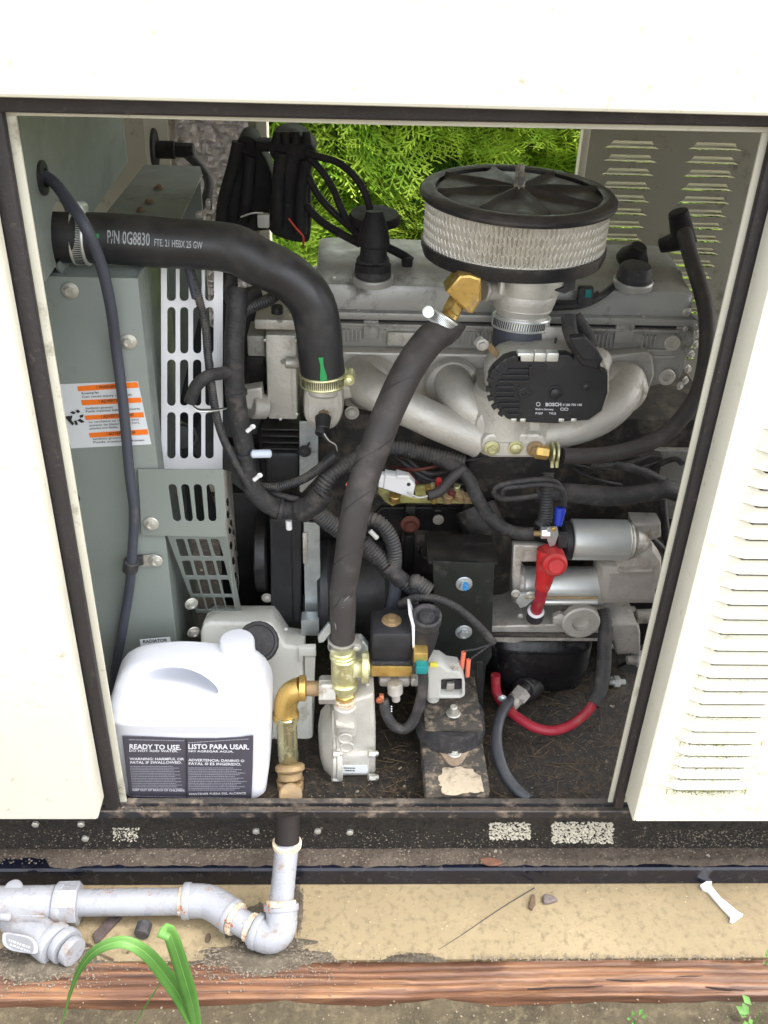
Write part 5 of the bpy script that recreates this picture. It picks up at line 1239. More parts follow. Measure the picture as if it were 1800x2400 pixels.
for st in (18, 38, 52, 68, 84, 100, 118):     # edges of the spiral wrap
    VS = []
    for i in range(15):
        k = min(len(PH) - 1, st + int(i * 1.0)); t, n1, n2 = FRf[k]; a = i / 14 * 2.6 + 3.6
        toc = (CAM - PH[k]); toc = (toc - t * toc.dot(t)).normalized(); up = t.cross(toc)
        a = (i / 14 - .5) * 2.9; VS.append(PH[k] + (toc * math.cos(a) + up * math.sin(a)) * (rF * (1.1 - .18 * k / len(PH)) * 1.004))
    part('wrap_edge', tube_mesh(VS, .0005, 6, step=.004), RUBBER, FH)
clamp('hose_clamp', W(*a3(385, 1395), .232), W(*a3(300, 1560), .226) - W(*a3(440, 1350), .236), 78, 30, FH, side=-1, face=0)
clamp('hose_clamp', W(*c2(419, 432), .108), (0, .02, -1), 63, 26, FH, face=0, mat=STEELD)
slab('clamp_tail', [c2(*p) for p in ((262, 400), (330, 310), (345, 320), (345, 370), (300, 430), (268, 435))], Plane(.10), .006, GALV, FH, bev=.0008)
BF = thing('brass_elbow', 'yellow brass elbow fitting joining the fuel hose to the mixer', 'fitting', tuple(W(*a3(530, 1200), .24)))
slab('elbow', [a3(*p) for p in ((490, 1095), (560, 1090), (632, 1115), (633, 1255), (575, 1345), (540, 1340), (400, 1200))], Plane(.232), .036, BRASS, BF, bev=.003)
a_, b_ = W(*a3(470, 1225), .25), W(*a3(425, 1330), .235)
cyl('hex_nut', (*a3(478, 1255), .25), (*a3(425, 1345), .24), 48, BRASS, BF, rfun=hexf, d2=46)
cyl('hose_barb', (*a3(455, 1300), .248), (*a3(415, 1390), .236), 40, BRASS, BF)

# ---------------------------------------------------------------- ignition leads and coils (dark silhouettes at the back)
IG = thing('ignition_coil', 'black ignition coil towers in front of the rear opening', 'coil', tuple(W(590, 480, .5)))
yc_ = .48
DK = M('sooty_rubber', (.008, .007, .008), .75, var=.3, bump=.4, dirt=(.035, .028, .026), da=.15)
def tower(pts, y, th, nm='boot'):
    return slab(nm, [a2(*p) for p in smoothpts(pts, 4)], Plane(y), th, DK, IG, bev=.002)
tower([(440, 210), (490, 188), (545, 215), (560, 260), (600, 330), (640, 420), (660, 560), (680, 700), (640, 800), (340, 790), (318, 720), (325, 580), (370, 450), (385, 390), (400, 300)], yc_, .06)
tower([(690, 180), (800, 165), (900, 230), (940, 300), (910, 380), (905, 600), (905, 800), (880, 880), (740, 860), (640, 800), (640, 640), (680, 460), (700, 400), (640, 300), (650, 230)], yc_ - .03, .06)
pbox('coil_bridge', a2(545, 225), a2(720, 300), yc_ - .01, .03, DK, IG, .004)
for x in (690, 745, 810, 880): cyl('tower', (*a2(x, 240), yc_ - .03), (*a2(x, 160), yc_ - .03), 26, DK, IG, d2=18)
for x, y in ((470, 290), (800, 310), (760, 640), (480, 480)): bolt(*a2(x, y), yc_ - .034 if x > 600 else yc_ - .004, 14, IG, 'plain', mat=DARKMET)
for pts in (((440, 230), (400, 400), (350, 600), (330, 760)), ((520, 320), (500, 520), (470, 740)), ((720, 300), (700, 500), (690, 780)), ((880, 350), (850, 560), (840, 820))):
    tube('harness', [(*a2(*p), yc_ - (.036 if p[0] > 600 else .004)) for p in pts], 30, DK, IG, wob=.08)
pbox('white_plug', a2(560, 700), a2(640, 790), yc_ - .06, .012, PLGREY, IG, .002)
tube('red_wire', q(a2, (765, 725, yc_ - .07), (815, 790, yc_ - .07), (858, 840, yc_ - .07), (860, 900, yc_ - .06)), 4.5, M('red_wire', (.6, .05, .02), .4, bump=0), IG, sides=8)
tube('grey_wire', q(a2, (455, 715, yc_ - .06), (530, 690, yc_ - .065), (600, 690, yc_ - .06)), 4, PLGREY, IG, sides=8)
LE = 'spark plug leads from the coil to the valve cover'
def lead(label, pts, d):
    t = thing('spark_plug_lead', label, 'ignition lead', tuple(W(*a2(*pts[0]), yc_ - .04)), LE)
    n = len(pts); tube('lead', [(*a2(*p), yc_ - .04 - .03 * i / (n - 1)) for i, p in enumerate(pts)], d, DK, t, sides=12)
    e = pts[-1]; return t
lead('black ignition lead arching highest against the cedar', [(880, 300), (980, 330), (1080, 360), (1180, 440), (1250, 540), (1290, 660), (1300, 860)], 17)
lead('black ignition lead, second from the top, against the cedar', [(900, 330), (990, 430), (1060, 550), (1100, 650), (1160, 760), (1260, 860)], 17)
lead('black ignition lead, third from the top, beside the coil', [(890, 450), (960, 580), (1060, 690), (1160, 780), (1250, 870)], 17)
lead('black ignition lead lowest beside the coil tower', [(880, 640), (960, 730), (1080, 810), (1230, 890)], 19)
DC = thing('lead_hub', 'wide black cap with leads gathered over the valve cover', 'cap', tuple(W(*a2(1310, 900), .42)))
p = W(*a2(1320, 730), .43); r = 172 / K * mpp(p)
lathe('disc', p - Vector((0, 0, .004)), (0, -.1, 1), [(0, r * .8), (.002, r), (.006, r * 1.0), (.012, r * .9), (.013, r * .5)], DK, DC, 40)
lathe('stem', G(*a2(1312, 1060), zf1 + .02), (0, .1, 1), [(0, .022), (.008, .022), (.010, .017), (.028, .016), (.030, .020), (.05, .017), (.07, .010)], DK, DC, 32)
tube('branch', q(a2, (1380, 900, .42), (1500, 960, .42), (1560, 1000, .42)), 20, DK, DC); pbox('plug', a2(1500, 980), a2(1565, 1085), .41, .015, DK, DC, .003)
# connector on the side plate with lead
SC = thing('level_sensor', 'black two-lug connector on the green side plate with its lead', 'sensor', tuple(pls.hit(*a1(985, 420))))
pc_ = pls.hit(*a1(985, 415)); d_ = Vector((1, 0, 0))
lathe('flange', pc_ + d_ * .0022, d_, [(0, .03), (.004, .029), (.005, .015)], DK, SC, 24)
cyl('plug', pc_ + d_ * .006, pc_ + d_ * .035, 40, DK, SC); cyl('plug_body', pc_ + d_ * .03, pc_ + d_ * .062, 34, DK, SC, sides=8)
e_ = pc_ + d_ * .062
tube('lead', [e_, (*a1(1210, 440), pc_.y), (*a1(1290, 520), pc_.y - .01), (*a1(1350, 610), pc_.y - .03), (*a1(1340, 720), pc_.y - .05), (*a1(1250, 850), pc_.y - .06)], 22, TAPE, SC, sides=12, ridge=.003, amp=.0004)
CGp = thing('coil_bracket', 'small mottled metal bracket cluster left of the ignition coil', 'bracket', tuple(W(*a1(1350, 800), .5)))
for x, y, w_, h_ in ((1265, 845, 50, 40), (1330, 780, 40, 70), (1385, 860, 50, 80), (1330, 870, 40, 50), (1400, 640, 60, 50)):
    pbox('lug', a1(x, y - h_ / 2), a1(x + w_, y + h_ / 2), .49, .012, STEELD, CGp, .002)

# ---------------------------------------------------------------- right-hand breather hose
BH = thing('breather_hose', 'smooth black breather hose looping down the right side to the manifold', 'hose', tuple(W(1640, 750, .3)))
bh = q(a4, (895, 960, .46), (960, 1100, .44), (1010, 1280, .42), (1085, 1520, .38), (1125, 1720, .35), (1125, 1960, .32), (1085, 2200, .29)) + [(*ff(1490, 880), .27), (*ff(1440, 935), .255), (*ff(1380, 965), .245), (*ff(1300, 983), .235), (*ff(1215, 985), .228)]
tube('hose', bh, 38, RUBBER2, BH, sides=24, step=.007)
cyl('boot', (*a4(915, 930), .45), (*a4(960, 1180), .45), 46, DK, BH, d2=60); cyl('boot_plug', (*a4(780, 1190), .46), (*a4(920, 1150), .45), 34, DK, BH, d2=46)
for dx in (0, 30):
    cp = W(*b3(1365 + dx, 860), .228); lathe('spring_clip', cp - Vector((.0015, 0, 0)), (1, 0, 0), [(0, .0125), (.0005, .0135), (.0028, .0135), (.003, .0125)], CHROMATE, BH, 28)
    cyl('clip_ear', (*b3(1368 + dx, 915), .218), (*b3(1366 + dx, 955), .217), 9, PLWHITE if 0 else CHROMATE, BH)
cyl('barb_fitting', (*b3(1255, 850), .222), (*b3(1340, 862), .222), 34, BRASS, BH, rfun=hexf); bolt(*b3(1255, 835), .2245, 40, BH, 'flange', mat=BRASSD)

# ---------------------------------------------------------------- wiring harnesses
H1 = thing('main_harness', 'tape-wrapped wiring harness dropping left of the timing cover', 'harness', tuple(W(*b2(450, 700), .22)))
yy = .215
tube('trunk', [(*a2(440, 1180), yy + .02), (*a2(430, 1300), yy + .01), (*a2(410, 1500), yy)] + [(*b2(410, 180), yy - .005), (*b2(415, 400), yy - .01), (*b2(440, 620), yy - .01), (*b2(475, 820), yy - .012), (*b2(505, 1010), yy - .014), (*b2(570, 1140), yy - .014), (*b2(690, 1225), yy - .01), (*b2(850, 1240), yy)], 46, TAPE, H1, ridge=.0042, amp=.00035, helix=1, wob=.035, sides=24)
tube('branch', q(a2, (440, 1320, yy + .01), (400, 1240, yy + .02), (380, 1170, yy + .03), (385, 1050, yy + .04)), 40, TAPE, H1, ridge=.0042, amp=.0003, helix=1, wob=.05)
tube('branch', q(a2, (440, 1340, yy + .01), (540, 1290, yy + .02), (640, 1250, yy + .03), (740, 1170, yy + .05)), 27, LOOM, H1, ridge=.003, amp=.0006)
tube('branch', q(a2, (440, 1300, yy + .01), (500, 1230, yy + .03), (560, 1210, yy + .04)), 40, TAPE, H1, wob=.06)
tube('branch', q(b2, (410, 330, yy - .01), (330, 345, yy - .02), (240, 365, yy - .035), (165, 430, yy - .04), (125, 530, yy - .04)), 30, TAPE, H1, ridge=.0042, amp=.0003, helix=1)
for dx in (0, 1): tube('bare_wire', q(b2, (125, 525, yy - .04), (170, 575 + 12 * dx, yy - .042), (250, 580 + 12 * dx, yy - .04), (360, 572, yy - .02)), 4.5, STEEL if dx else CAPBLK, H1, sides=8)
for x, y, L in ((515, 705, 0), (560, 1020, 0)):
    cyl('cable_tie_head', (*b2(x - 22, y + 18), yy - .03), (*b2(x + 18, y - 14), yy - .03), 10, PLWHITE, H1); bolt(*b2(x + 18, y - 14), yy - .032, 13, H1, 'dome', mat=PLWHITE, name='tie_end')
cyl('cable_tie_head', (*b2(765, 1300), yy - .01), (*b2(768, 1355), yy - .01), 15, PLWHITE, H1)
cyl('capped_lead', (*b2(520, 868), yy - .026), (*b2(655, 866), yy - .026), 20, M('pale_blue_cap', (.55, .60, .70), .4, bump=0), H1, bev=.4)
H2 = thing('thin_loom', 'thin corrugated loom running down across the fan guard', 'loom', tuple(W(*b1(1400, 600), .19)))
tube('loom', [(*a1(1215, 1150), .23), (*a1(1280, 1350), .215), (*a1(1330, 1560), .205), (*b1(1345, 200), .195), (*b1(1375, 450), .188), (*b1(1410, 650), .186), (*b1(1470, 820), .186), (*b1(1560, 990), .19), (*b2(540, 1130), .195)], 19, LOOM, H2, ridge=.0026, amp=.0004, sides=14)
cyl('blue_grey_sleeve', (*a1(1215, 1150), .229), (*a1(1275, 1380), .214), 23, BLUEBLK, H2)
H3 = thing('junction_harness', 'dusty taped harness junction with corrugated arms behind the fuel hose', 'harness', tuple(W(*b2(950, 1180), .22)))
tube('trunk', q(b2, (840, 1235, .205), (920, 1200, .20), (990, 1120, .20)), 58, TAPE, H3, wob=.07, ridge=.0046, amp=.0004, helix=1)
tube('corrugated_arm', q(b2, (960, 1130, .20), (1030, 1020, .205), (1120, 945, .22), (1210, 900, .24)) + q(b3, (150, 850, .26), (350, 830, .27), (600, 880, .27), (800, 930, .26)), 36, LOOM, H3, ridge=.0042, amp=.0010, sides=20)
tube('corrugated_arm', q(b2, (900, 1180, .20), (980, 1270, .20), (1080, 1350, .20), (1200, 1420, .20), (1330, 1530, .20), (1430, 1650, .19)), 40, LOOM, H3, ridge=.0040, amp=.0010, sides=20)
tube('thin_arm', q(b2, (580, 1080, .22), (700, 1080, .215), (850, 1035, .21), (960, 965, .205), (1070, 875, .20)), 20, LOOM, H3, ridge=.003, amp=.0006, sides=14)
tube('thin_arm', q(b2, (600, 1090, .225), (700, 1135, .22), (830, 1165, .215)), 16, TAPE, H3, sides=12)
cyl('sleeve', (*b2(1000, 930), .2), (*b2(1078, 870), .199), 26, BLACKPL, H3)
tube('orange_tape', q(b2, (1150, 1075, .19), (1195, 1020, .188)), 15, CORAL, H3, sides=10)
H4 = thing('twin_loom', 'pair of dusty corrugated looms joining below the fuel hose', 'loom', tuple(W(*b2(1430, 1500), .18)))
tube('loom', q(b2, (1230, 1300, .20), (1330, 1300, .19), (1410, 1380, .185), (1450, 1500, .18), (1445, 1640, .18)), 33, LOOM, H4, ridge=.0038, amp=.0009, sides=18)
tube('loom', q(b2, (1250, 1440, .19), (1330, 1520, .185), (1420, 1620, .18), (1520, 1700, .175), (1600, 1750, .17)) + q(c2, (900, 40, .165), (985, 100, .16)), 36, LOOM, H4, ridge=.0038, amp=.0009, sides=18)
tube('taped_tail', q(b2, (1440, 1640, .18), (1460, 1720, .18), (1425, 1900, .185)) + q(c2, (730, 200, .19)), 30, BLUEBLK, H4, sides=16)
tube('taped_joint', q(b2, (1400, 1590, .178), (1450, 1640, .176), (1500, 1690, .175)), 42, TAPE, H4, wob=.08)
cyl('wire_marker', (*b2(1290, 1365), .18), (*b2(1340, 1415), .178), 12, PLGREY, H4)
H5 = thing('solenoid_cable', 'black cable arching from the looms to two coral spade terminals', 'cable', tuple(W(*c2(1200, 220), .15)))
tube('cable', q(c2, (800, 180, .165), (900, 140, .155), (1040, 150, .15), (1170, 210, .148), (1290, 310, .146), (1400, 430, .145)), 19, TAPE, H5, sides=14, ridge=.003, amp=.0003)
for x2_, y2_, x3_, y3_ in ((1300, 470, 1215, 485), (1330, 480, 1248, 540)): tube('wire', q(c2, (1400, 430, .145), (x2_, y2_, .142), (x3_, y3_, .14)), 5, CAPBLK, H5, sides=8)
cyl('spade_sleeve', (*c2(1208, 490), .14), (*c2(1195, 600), .138), 11, CORAL, H5); cyl('spade_sleeve', (*c2(1240, 540), .139), (*c2(1230, 650), .137), 11, CORAL, H5)
tube('knot', q(c2, (800, 230, .17), (850, 160, .16), (900, 180, .158), (880, 220, .165)), 16, TAPE, H5)
H6 = thing('starter_harness', 'thick taped harness dropping from the manifold and curving to the starter terminal', 'harness', tuple(W(*b4(150, 560), .22)))
tube('trunk', [(*b3(620, 900), .27), (*b3(760, 960), .25), (*b3(830, 1040), .24)] + q(b4, (30, 420, .235), (110, 560, .23), (210, 650, .225), (320, 690, .22), (420, 690, .215)), 31, TAPE, H6, ridge=.0042, amp=.0003, helix=1, wob=.03, sides=20)
tube('short_branch', q(b3, (800, 960, .245), (720, 1020, .24), (640, 1110, .235), (560, 1140, .23)), 24, RUBBER2, H6)
tube('thin_wire', q(b3, (560, 1140, .23), (500, 1150, .228), (430, 1120, .226)), 5, PLGREY, H6, sides=8)
H7 = thing('bulk_harness', 'bulky taped harness lying across under the manifold to the right post', 'harness', tuple(W(*b4(900, 440), .25)))
tube('trunk', q(b4, (430, 430, .25), (620, 430, .245), (760, 440, .245), (950, 450, .245), (1150, 430, .25), (1270, 405, .255), (1400, 440, .27), (1500, 470, .28)), 45, TAPE, H7, ridge=.0042, amp=.0004, helix=1, wob=.05, sides=24)
tube('drop', q(b4, (500, 300, .255), (500, 400, .245), (500, 500, .24), (490, 600, .235), (450, 660, .228)), 34, LOOM, H7, ridge=.0038, amp=.0008)
tube('loop', q(b4, (600, 500, .225), (610, 430, .225), (560, 360, .225), (450, 345, .222), (300, 360, .222), (190, 385, .222), (160, 425, .222), (200, 465, .222), (300, 468, .222), (440, 448, .225)), 14, TAPE, H7, wob=.08, sides=12)
tube('loop', q(b4, (600, 560, .222), (620, 470, .22), (590, 400, .218), (480, 375, .216), (350, 385, .216), (230, 400, .216), (215, 440, .218)), 12, CAPBLK, H7, wob=.08, sides=12)
tube('upper_lead', q(b4, (780, 235, .235), (950, 245, .24), (1120, 290, .25), (1250, 350, .26), (1400, 430, .28)), 20, TAPE, H7, ridge=.003, amp=.0003)
tube('side_lead', q(b4, (1190, 270, .30), (1260, 230, .29), (1340, 210, .28), (1380, 240, .27)), 14, TAPE, H7)
tube('side_lead', q(b4, (1250, 480, .30), (1265, 620, .29), (1290, 760, .28), (1320, 840, .27)), 20, CAPBLK, H7)
tube('side_lead', q(b4, (1180, 720, .25), (1230, 770, .25), (1290, 830, .25)), 16, CAPBLK, H7)
cyl('blue_terminal', (*b4(592, 525), .215), (*b4(575, 640), .208), 27, BLUE, H7, d2=18)
box('shadow_fill_box', W(1100, 1100, .3).x, W(1560, 1100, .3).x, .315, .335, zat(1230, .3), zat(1075, .3), IRON, EG, .004)  # plain box of dusty iron, added as the shadow behind the harness
# injector rail with pale connector
FR_ = thing('fuel_rail', 'yellowed fuel rail with brass and red injector fittings', 'rail', tuple(W(*b3(500, 1150), .28)))
slab('rail', [b3(*p) for p in ((240, 1085), (330, 1120), (480, 1150), (850, 1150), (850, 1195), (380, 1190), (330, 1210), (280, 1180), (235, 1120))], Plane(.262), .012, M('yellow_green_zinc', (.36, .34, .12), .5, .4, var=.3, vs=90, dirt=(.2, .16, .09), da=.3), FR_, bev=.002)
slab('rail_bracket', [b3(*p) for p in ((470, 1080), (600, 1075), (640, 1130), (600, 1150), (480, 1140))], Plane(.256), .006, M('yellow_green_zinc', (0, 0, 0)), FR_, bev=.001)
for x, y, m_, d in ((345, 1150, BRASS, 26), (565, 1095, BRASS, 18), (590, 1080, CHROMATE, 12), (630, 1050, REDR, 14), (690, 1150, BRASSD, 24), (745, 1090, CHROMATE, 16), (765, 1140, BRASSD, 24), (820, 1150, BRASSD, 22), (715, 1120, DKRED, 20), (600, 1160, BRASS, 14)):
    cyl('injector_fitting', (*b3(x, y + 20), .258), (*b3(x + 4, y - 18), .254), d, m_, FR_)
CN = thing('white_connector', 'white plastic wire connector beside the fuel hose', 'connector', tuple(W(*b3(360, 1070), .235)))
slab('shell', [b3(*p) for p in ((285, 1005), (350, 1015), (365, 1005), (440, 1025), (480, 1070), (465, 1155), (440, 1150), (270, 1095))], Plane(.232), .016, PLWHITE, CN, bev=.002)
slab('shell_end', [b3(*p) for p in ((250, 1002), (290, 1010), (275, 1095), (238, 1085))], Plane(.235), .012, PLWHITE, CN, bev=.0015)
bolt(*b3(437, 1065), .2315, 9, CN, 'dome', mat=CAPBLK, name='pin_hole')
pbox('latch', b3(360, 1008), b3(440, 1030), .229, .003, PLWHITE, CN, .0006)

# ---------------------------------------------------------------- starter motor
SM = thing('starter_motor', 'bright steel starter motor with solenoid on top and red terminal boot', 'starter', tuple(W(*b4(750, 1000), .25)))
ys = .245
cyl('solenoid_can', (*b4(655, 730), ys - .01), (*b4(1020, 735), ys - .01), 97, STEEL, SM, sides=48, bev=.05)
cyl('solenoid_cap', (*b4(595, 740), ys - .01), (*b4(668, 735), ys - .01), 92, BLACKPL, SM, sides=48, bev=.15)
cyl('solenoid_rim', (*b4(1015, 735), ys - .01), (*b4(1050, 735), ys - .01), 90, STEELD, SM, sides=40)
cyl('solenoid_nose', (*b4(1045, 740), ys - .005), (*b4(1150, 745), ys - .005), 74, STEELD, SM, sides=40, d2=58, bev=.3)
slab('nose_lug', [b4(*p) for p in ((1060, 625), (1245, 630), (1245, 720), (1180, 745), (1130, 700), (1060, 690))], Plane(ys - .01), .03, STEELD, SM, bev=.004)
cyl('motor_can', (*b4(340, 1030), ys), (*b4(855, 1030), ys), 92, STEEL, SM, sides=48, bev=.03)
cyl('motor_end_cap', (*b4(280, 1010), ys), (*b4(345, 1010), ys), 100, STEELD, SM, sides=48)
slab('end_bracket', [b4(*p) for p in ((285, 765), (430, 770), (500, 780), (520, 850), (480, 880), (340, 880), (330, 1130), (285, 1120), (275, 960))], Plane(ys - .028), .012, STEELD, SM, bev=.003)
slab('drive_housing', [b4(*p) for p in ((850, 900), (960, 905), (1000, 860), (1090, 850), (1200, 800), (1260, 880), (1260, 1010), (1220, 1080), (1215, 1165), (840, 1165), (835, 1100), (855, 1000))], Plane(ys - .03), .06, M('dusty_cast', (.40, .37, .33), .65, .3, var=.15, vs=30, bump=.5, dirt=(.27, .23, .18), da=.3), SM, bev=.012)
slab('housing_rib', [b4(*p) for p in ((970, 930), (1190, 935), (1190, 950), (985, 955), (965, 945))], Plane(ys - .036), .008, MATS['dusty_cast'], SM, bev=.002)
cyl('through_bolt', (*b4(480, 1135), ys - .04), (*b4(830, 1135), ys - .04), 13, STEEL, SM, sides=16)
cyl('through_bolt', (*b4(360, 1108), ys - .045), (*b4(830, 1110), ys - .045), 6, BRASSD, SM, sides=12)
bolt(*b4(300, 1080), ys - .04, 22, SM, 'flange'); bolt(*b4(390, 1090), ys - .045, 20, SM, 'flange')
slab('bright_lug', [b4(*p) for p in ((330, 1090), (420, 1070), (430, 1110), (370, 1165), (330, 1180), (300, 1130))], Plane(ys - .045), .006, GALV, SM, bev=.001)
for x, y, d in ((430, 690, 20), ):
    cyl('terminal_stud', (*b4(415, 692), ys - .04), (*b4(470, 692), ys - .04), 13, BRASSD, SM); cyl('terminal_nut', (*b4(462, 688), ys - .04), (*b4(520, 688), ys - .04), 28, STEEL, SM, rfun=hexf)
slab('terminal_strap', [b4(*p) for p in ((505, 655), (570, 650), (580, 700), (555, 770), (520, 780), (500, 720))], Plane(ys - .045), .003, GALV, SM, bev=.0008)
bolt(*b4(545, 660), ys - .05, 20, SM, 'plain', mat=BRASS)
slab('cap_ridge', [b4(*p) for p in ((575, 700), (640, 705), (635, 790), (575, 790))], Plane(ys - .045), .01, CAPBLK, SM, bev=.002)
RBt = thing('terminal_boot', 'bright red rubber terminal boot hanging over the starter motor', 'boot', tuple(W(*b4(540, 900), .18)))
def yr(k): return ys - .055 - k
cyl('boot_cap', (*b4(520, 830), yr(0) + .022), (*b4(560, 905), yr(0) - .012), 66, REDR, RBt, sides=36, bev=.2, d2=58)
cyl('boot_nipple', (*b4(556, 900), yr(0) - .010), (*b4(562, 910), yr(0) - .017), 36, REDR, RBt, sides=30)
tube('boot_shroud', [(*b4(515, 800), yr(0) + .012), (*b4(500, 900), yr(0) + .008), (*b4(488, 980), yr(0) + .008), (*b4(472, 1045), yr(0) + .008)], 44, REDR, RBt, sides=24, taper=lambda k: 1.25 - .45 * k)
tube('boot_sleeve', [(*b4(478, 1010), yr(0) + .008), (*b4(462, 1100), yr(0) + .010), (*b4(442, 1165), yr(0) + .014), (*b4(432, 1195), yr(0) + .018)], 28, REDC, RBt, sides=24)
lathe('sleeve_ring', W(*b4(432, 1192), yr(0) + .017), W(*b4(425, 1220), yr(0) + .02) - W(*b4(440, 1170), yr(0) + .014), [(0, .0095), (.0008, .0113), (.002, .0113), (.002, .0095)], PLWHITE, RBt, 28)
cyl('black_collar', (*b4(432, 1196), yr(0) + .02), (*b4(422, 1245), yr(0) + .024), 40, CAPBLK, RBt, sides=28)

# ---------------------------------------------------------------- battery cable and drain hose
BC = thing('battery_cable', 'battery cable sleeved black above and red where it sags below the oil pan', 'cable', tuple(W(1300, 1700, .2)))
cb_ = q(b4, (860, 1180, .24), (880, 1290, .225), (875, 1420, .21), (870, 1560, .195), (850, 1700, .178), (800, 1800, .163))
tube('black_sleeve', cb_, 34, TAPE, BC, ridge=.0042, amp=.0003, helix=1, wob=.03, sides=20)
tube('red_jacket', [(*b4(815, 1770), .166)] + q(c3, (655, 635, .155), (570, 705, .146), (470, 740, .137), (370, 725, .142), (280, 675, .158), (225, 630, .172), (180, 580, .184), (150, 520, .195), (145, 430, .20)), 23, REDC, BC, sides=20)
DH = thing('oil_drain_hose', 'smooth black oil drain hose with steel hex fitting curving to the sill', 'hose', tuple(W(*c3(150, 800), .1)))
tube('hose', q(c3, (255, 560, .188), (205, 600, .168), (165, 680, .138), (150, 790, .108), (170, 910, .078), (215, 1010, .054), (280, 1085, .034), (335, 1128, .022)), 27, M('slate_hose', (.035, .04, .05), .45, bump=.15, dirt=(.09, .085, .08), da=.2, updust=.3, dustc=(.12, .11, .1)), DH, sides=22)
cyl('hex_nut', (*c3(300, 520), .196), (*c3(262, 565), .186), 44, STEELD, DH, rfun=hexf, bev=.08); cyl('ferrule', (*c3(262, 560), .188), (*c3(225, 600), .176), 36, STEELD, DH)
bolt(*c3(183, 560), .178, 20, DH, 'dome', mat=STEEL, name='clip_screw'); cyl('pan_adapter', (*c3(345, 470), .21), (*c3(295, 525), .194), 34, DARKMET, DH)

# ---------------------------------------------------------------- engine mount
EMt = thing('engine_mount', 'dusty engine mount with black bracket plate, rubber block and triangular foot', 'mount', tuple(W(1065, 1850, .08)))
slab('bracket_plate', [ff(*p) for p in ((935, 1212), (1068, 1218), (1064, 1330), (1062, 1420), (1050, 1440), (1040, 1535), (925, 1535), (938, 1400))], Plane(.185), .006, M('dark_green_black', (.012, .016, .014), .45, var=.2, dirt=(.05, .045, .035), da=.2), EMt, bev=.001)
box('bracket_top', W(*ff(925, 1215), .185).x, W(*ff(1076, 1215), .185).x, .186, .25, W(*ff(1000, 1216), .185).z - .005, W(*ff(1000, 1216), .185).z, DARKMET, EMt, .001)
pbox('bright_strip', b3(620, 1562), b3(950, 1592), .235, .003, BRASSD, EMt, .0006)
bolt(*c2(1210, 50), .184, 40, EMt, 'flange', mat=GALV); bolt(*c2(1207, 362), .184, 40, EMt, 'flange', mat=GALV)
slab('blue_mark', [c2(*p) for p in smoothpts([(1205, 50), (1225, 40), (1240, 60), (1235, 90), (1210, 95), (1200, 75)], 3)], Plane(.1765), .0004, M('blue_mark', (.02, .25, .6), .4, bump=0), EMt, bev=0)
# shelf (top dusty) from the plate forward
sz = G(*c2(1140, 830), 0).z
def shelf():
    zt = .066
    P = [G(*c2(958, 985), zt), G(*c2(1332, 985), zt), G(*c2(1320, 820), zt), G(*c2(965, 820), zt)]
    return P
P = shelf(); sx0, sx1 = P[0].x, P[1].x; sy0 = P[0].y; sy1 = max(P[2].y, sy0 + .03)
print('shelf mount', sx0, sx1, sy0, sy1)
box('bracket_shelf', sx0, sx1, sy0, .188, .0595, .066, DUSTY, EMt, .001)
slab('bracket_gusset', [c2(*p) for p in ((1290, 560), (1330, 560), (1335, 830), (1320, 990), (1300, 990))], Plane(.15), .004, DARKMET, EMt, bev=.001)
bolt(G(*c2(1140, 890), .0665), 0, 0, 34, EMt, 'flange', (0, 0, 1), BOLT); cyl('stud', G(*c2(1140, 890), .078), G(*c2(1140, 890), .078) + Vector((0, 0, .012)), 17, BOLT, EMt)
rc = Vector(((sx0 + sx1) / 2, (sy0 + sy1) / 2 + .012, .03))
lathe('rubber_block', rc, (0, 0, 1), [(0, .046), (.004, .047), (.026, .043), (.029, .043)], CAPBLK, EMt, 40)
# channel foot
fz = .026
fx0, fx1 = G(*c2(955, 1290), fz).x, G(*c2(1365, 1290), fz).x
f0 = Vector(G(*c2(1150, 1432), .012)); fy0 = f0.y
print('foot', fx0, fx1, fy0)
FT = box('foot_channel', fx0, fx1, fy0, .30, -.004, fz, DUSTY, EMt, .0025)
box('foot_lip', fx0 - .004, fx1 + .004, fy0 - .006, fy0 - .0003, -.004, .006, SILL, EMt, .0015)
tp = [G(*c2(*p), fz + .003) for p in smoothpts([(985, 1035), (1060, 1050), (1160, 1070), (1240, 1050), (1275, 1035), (1265, 1090), (1200, 1200), (1150, 1225), (1100, 1205), (1040, 1120)], 3)]
plm = Plane(tp[0], tp[8], tp[20]); plm = Plane(Vector((0, 0, fz + .0035)), Vector((1, 0, fz + .0035)), Vector((0, 1, fz + .0035)))
slab('triangular_flange', [plm.uv(v) for v in tp], plm, .003, M('dusty_rust_plate', (.34, .26, .18), .8, var=.25, vs=40, bump=.6, dirt=(.22, .12, .07), da=.3), EMt, world=True, bev=.0006)
bolt(G(*c2(1148, 1145), fz + .0038), 0, 0, 32, EMt, 'flange', (0, 0, 1), BOLT)
pp = Plane(Vector((0, 0, fz + .0014)), Vector((1, 0, fz + .0014)), Vector((0, 1, fz + .0014)))
rnd = random.Random(4)
bl_ = [(1075, 1250), (1150, 1240), (1240, 1245), (1310, 1300), (1330, 1390), (1250, 1400), (1180, 1415), (1090, 1420), (1060, 1370), (1050, 1310)]
slab('bare_patch', [pp.uv(G(*c2(x + rnd.uniform(-12, 12), y + rnd.uniform(-8, 8)), fz + .0014)) for x, y in smoothpts(bl_, 4)], pp, .0008, M('dried_silt', (.52, .43, .31), .9, var=.2, vs=60, bump=.7, bs=300, dirt=(.22, .18, .13), da=.4, ds=60), EMt, world=True, bev=0)

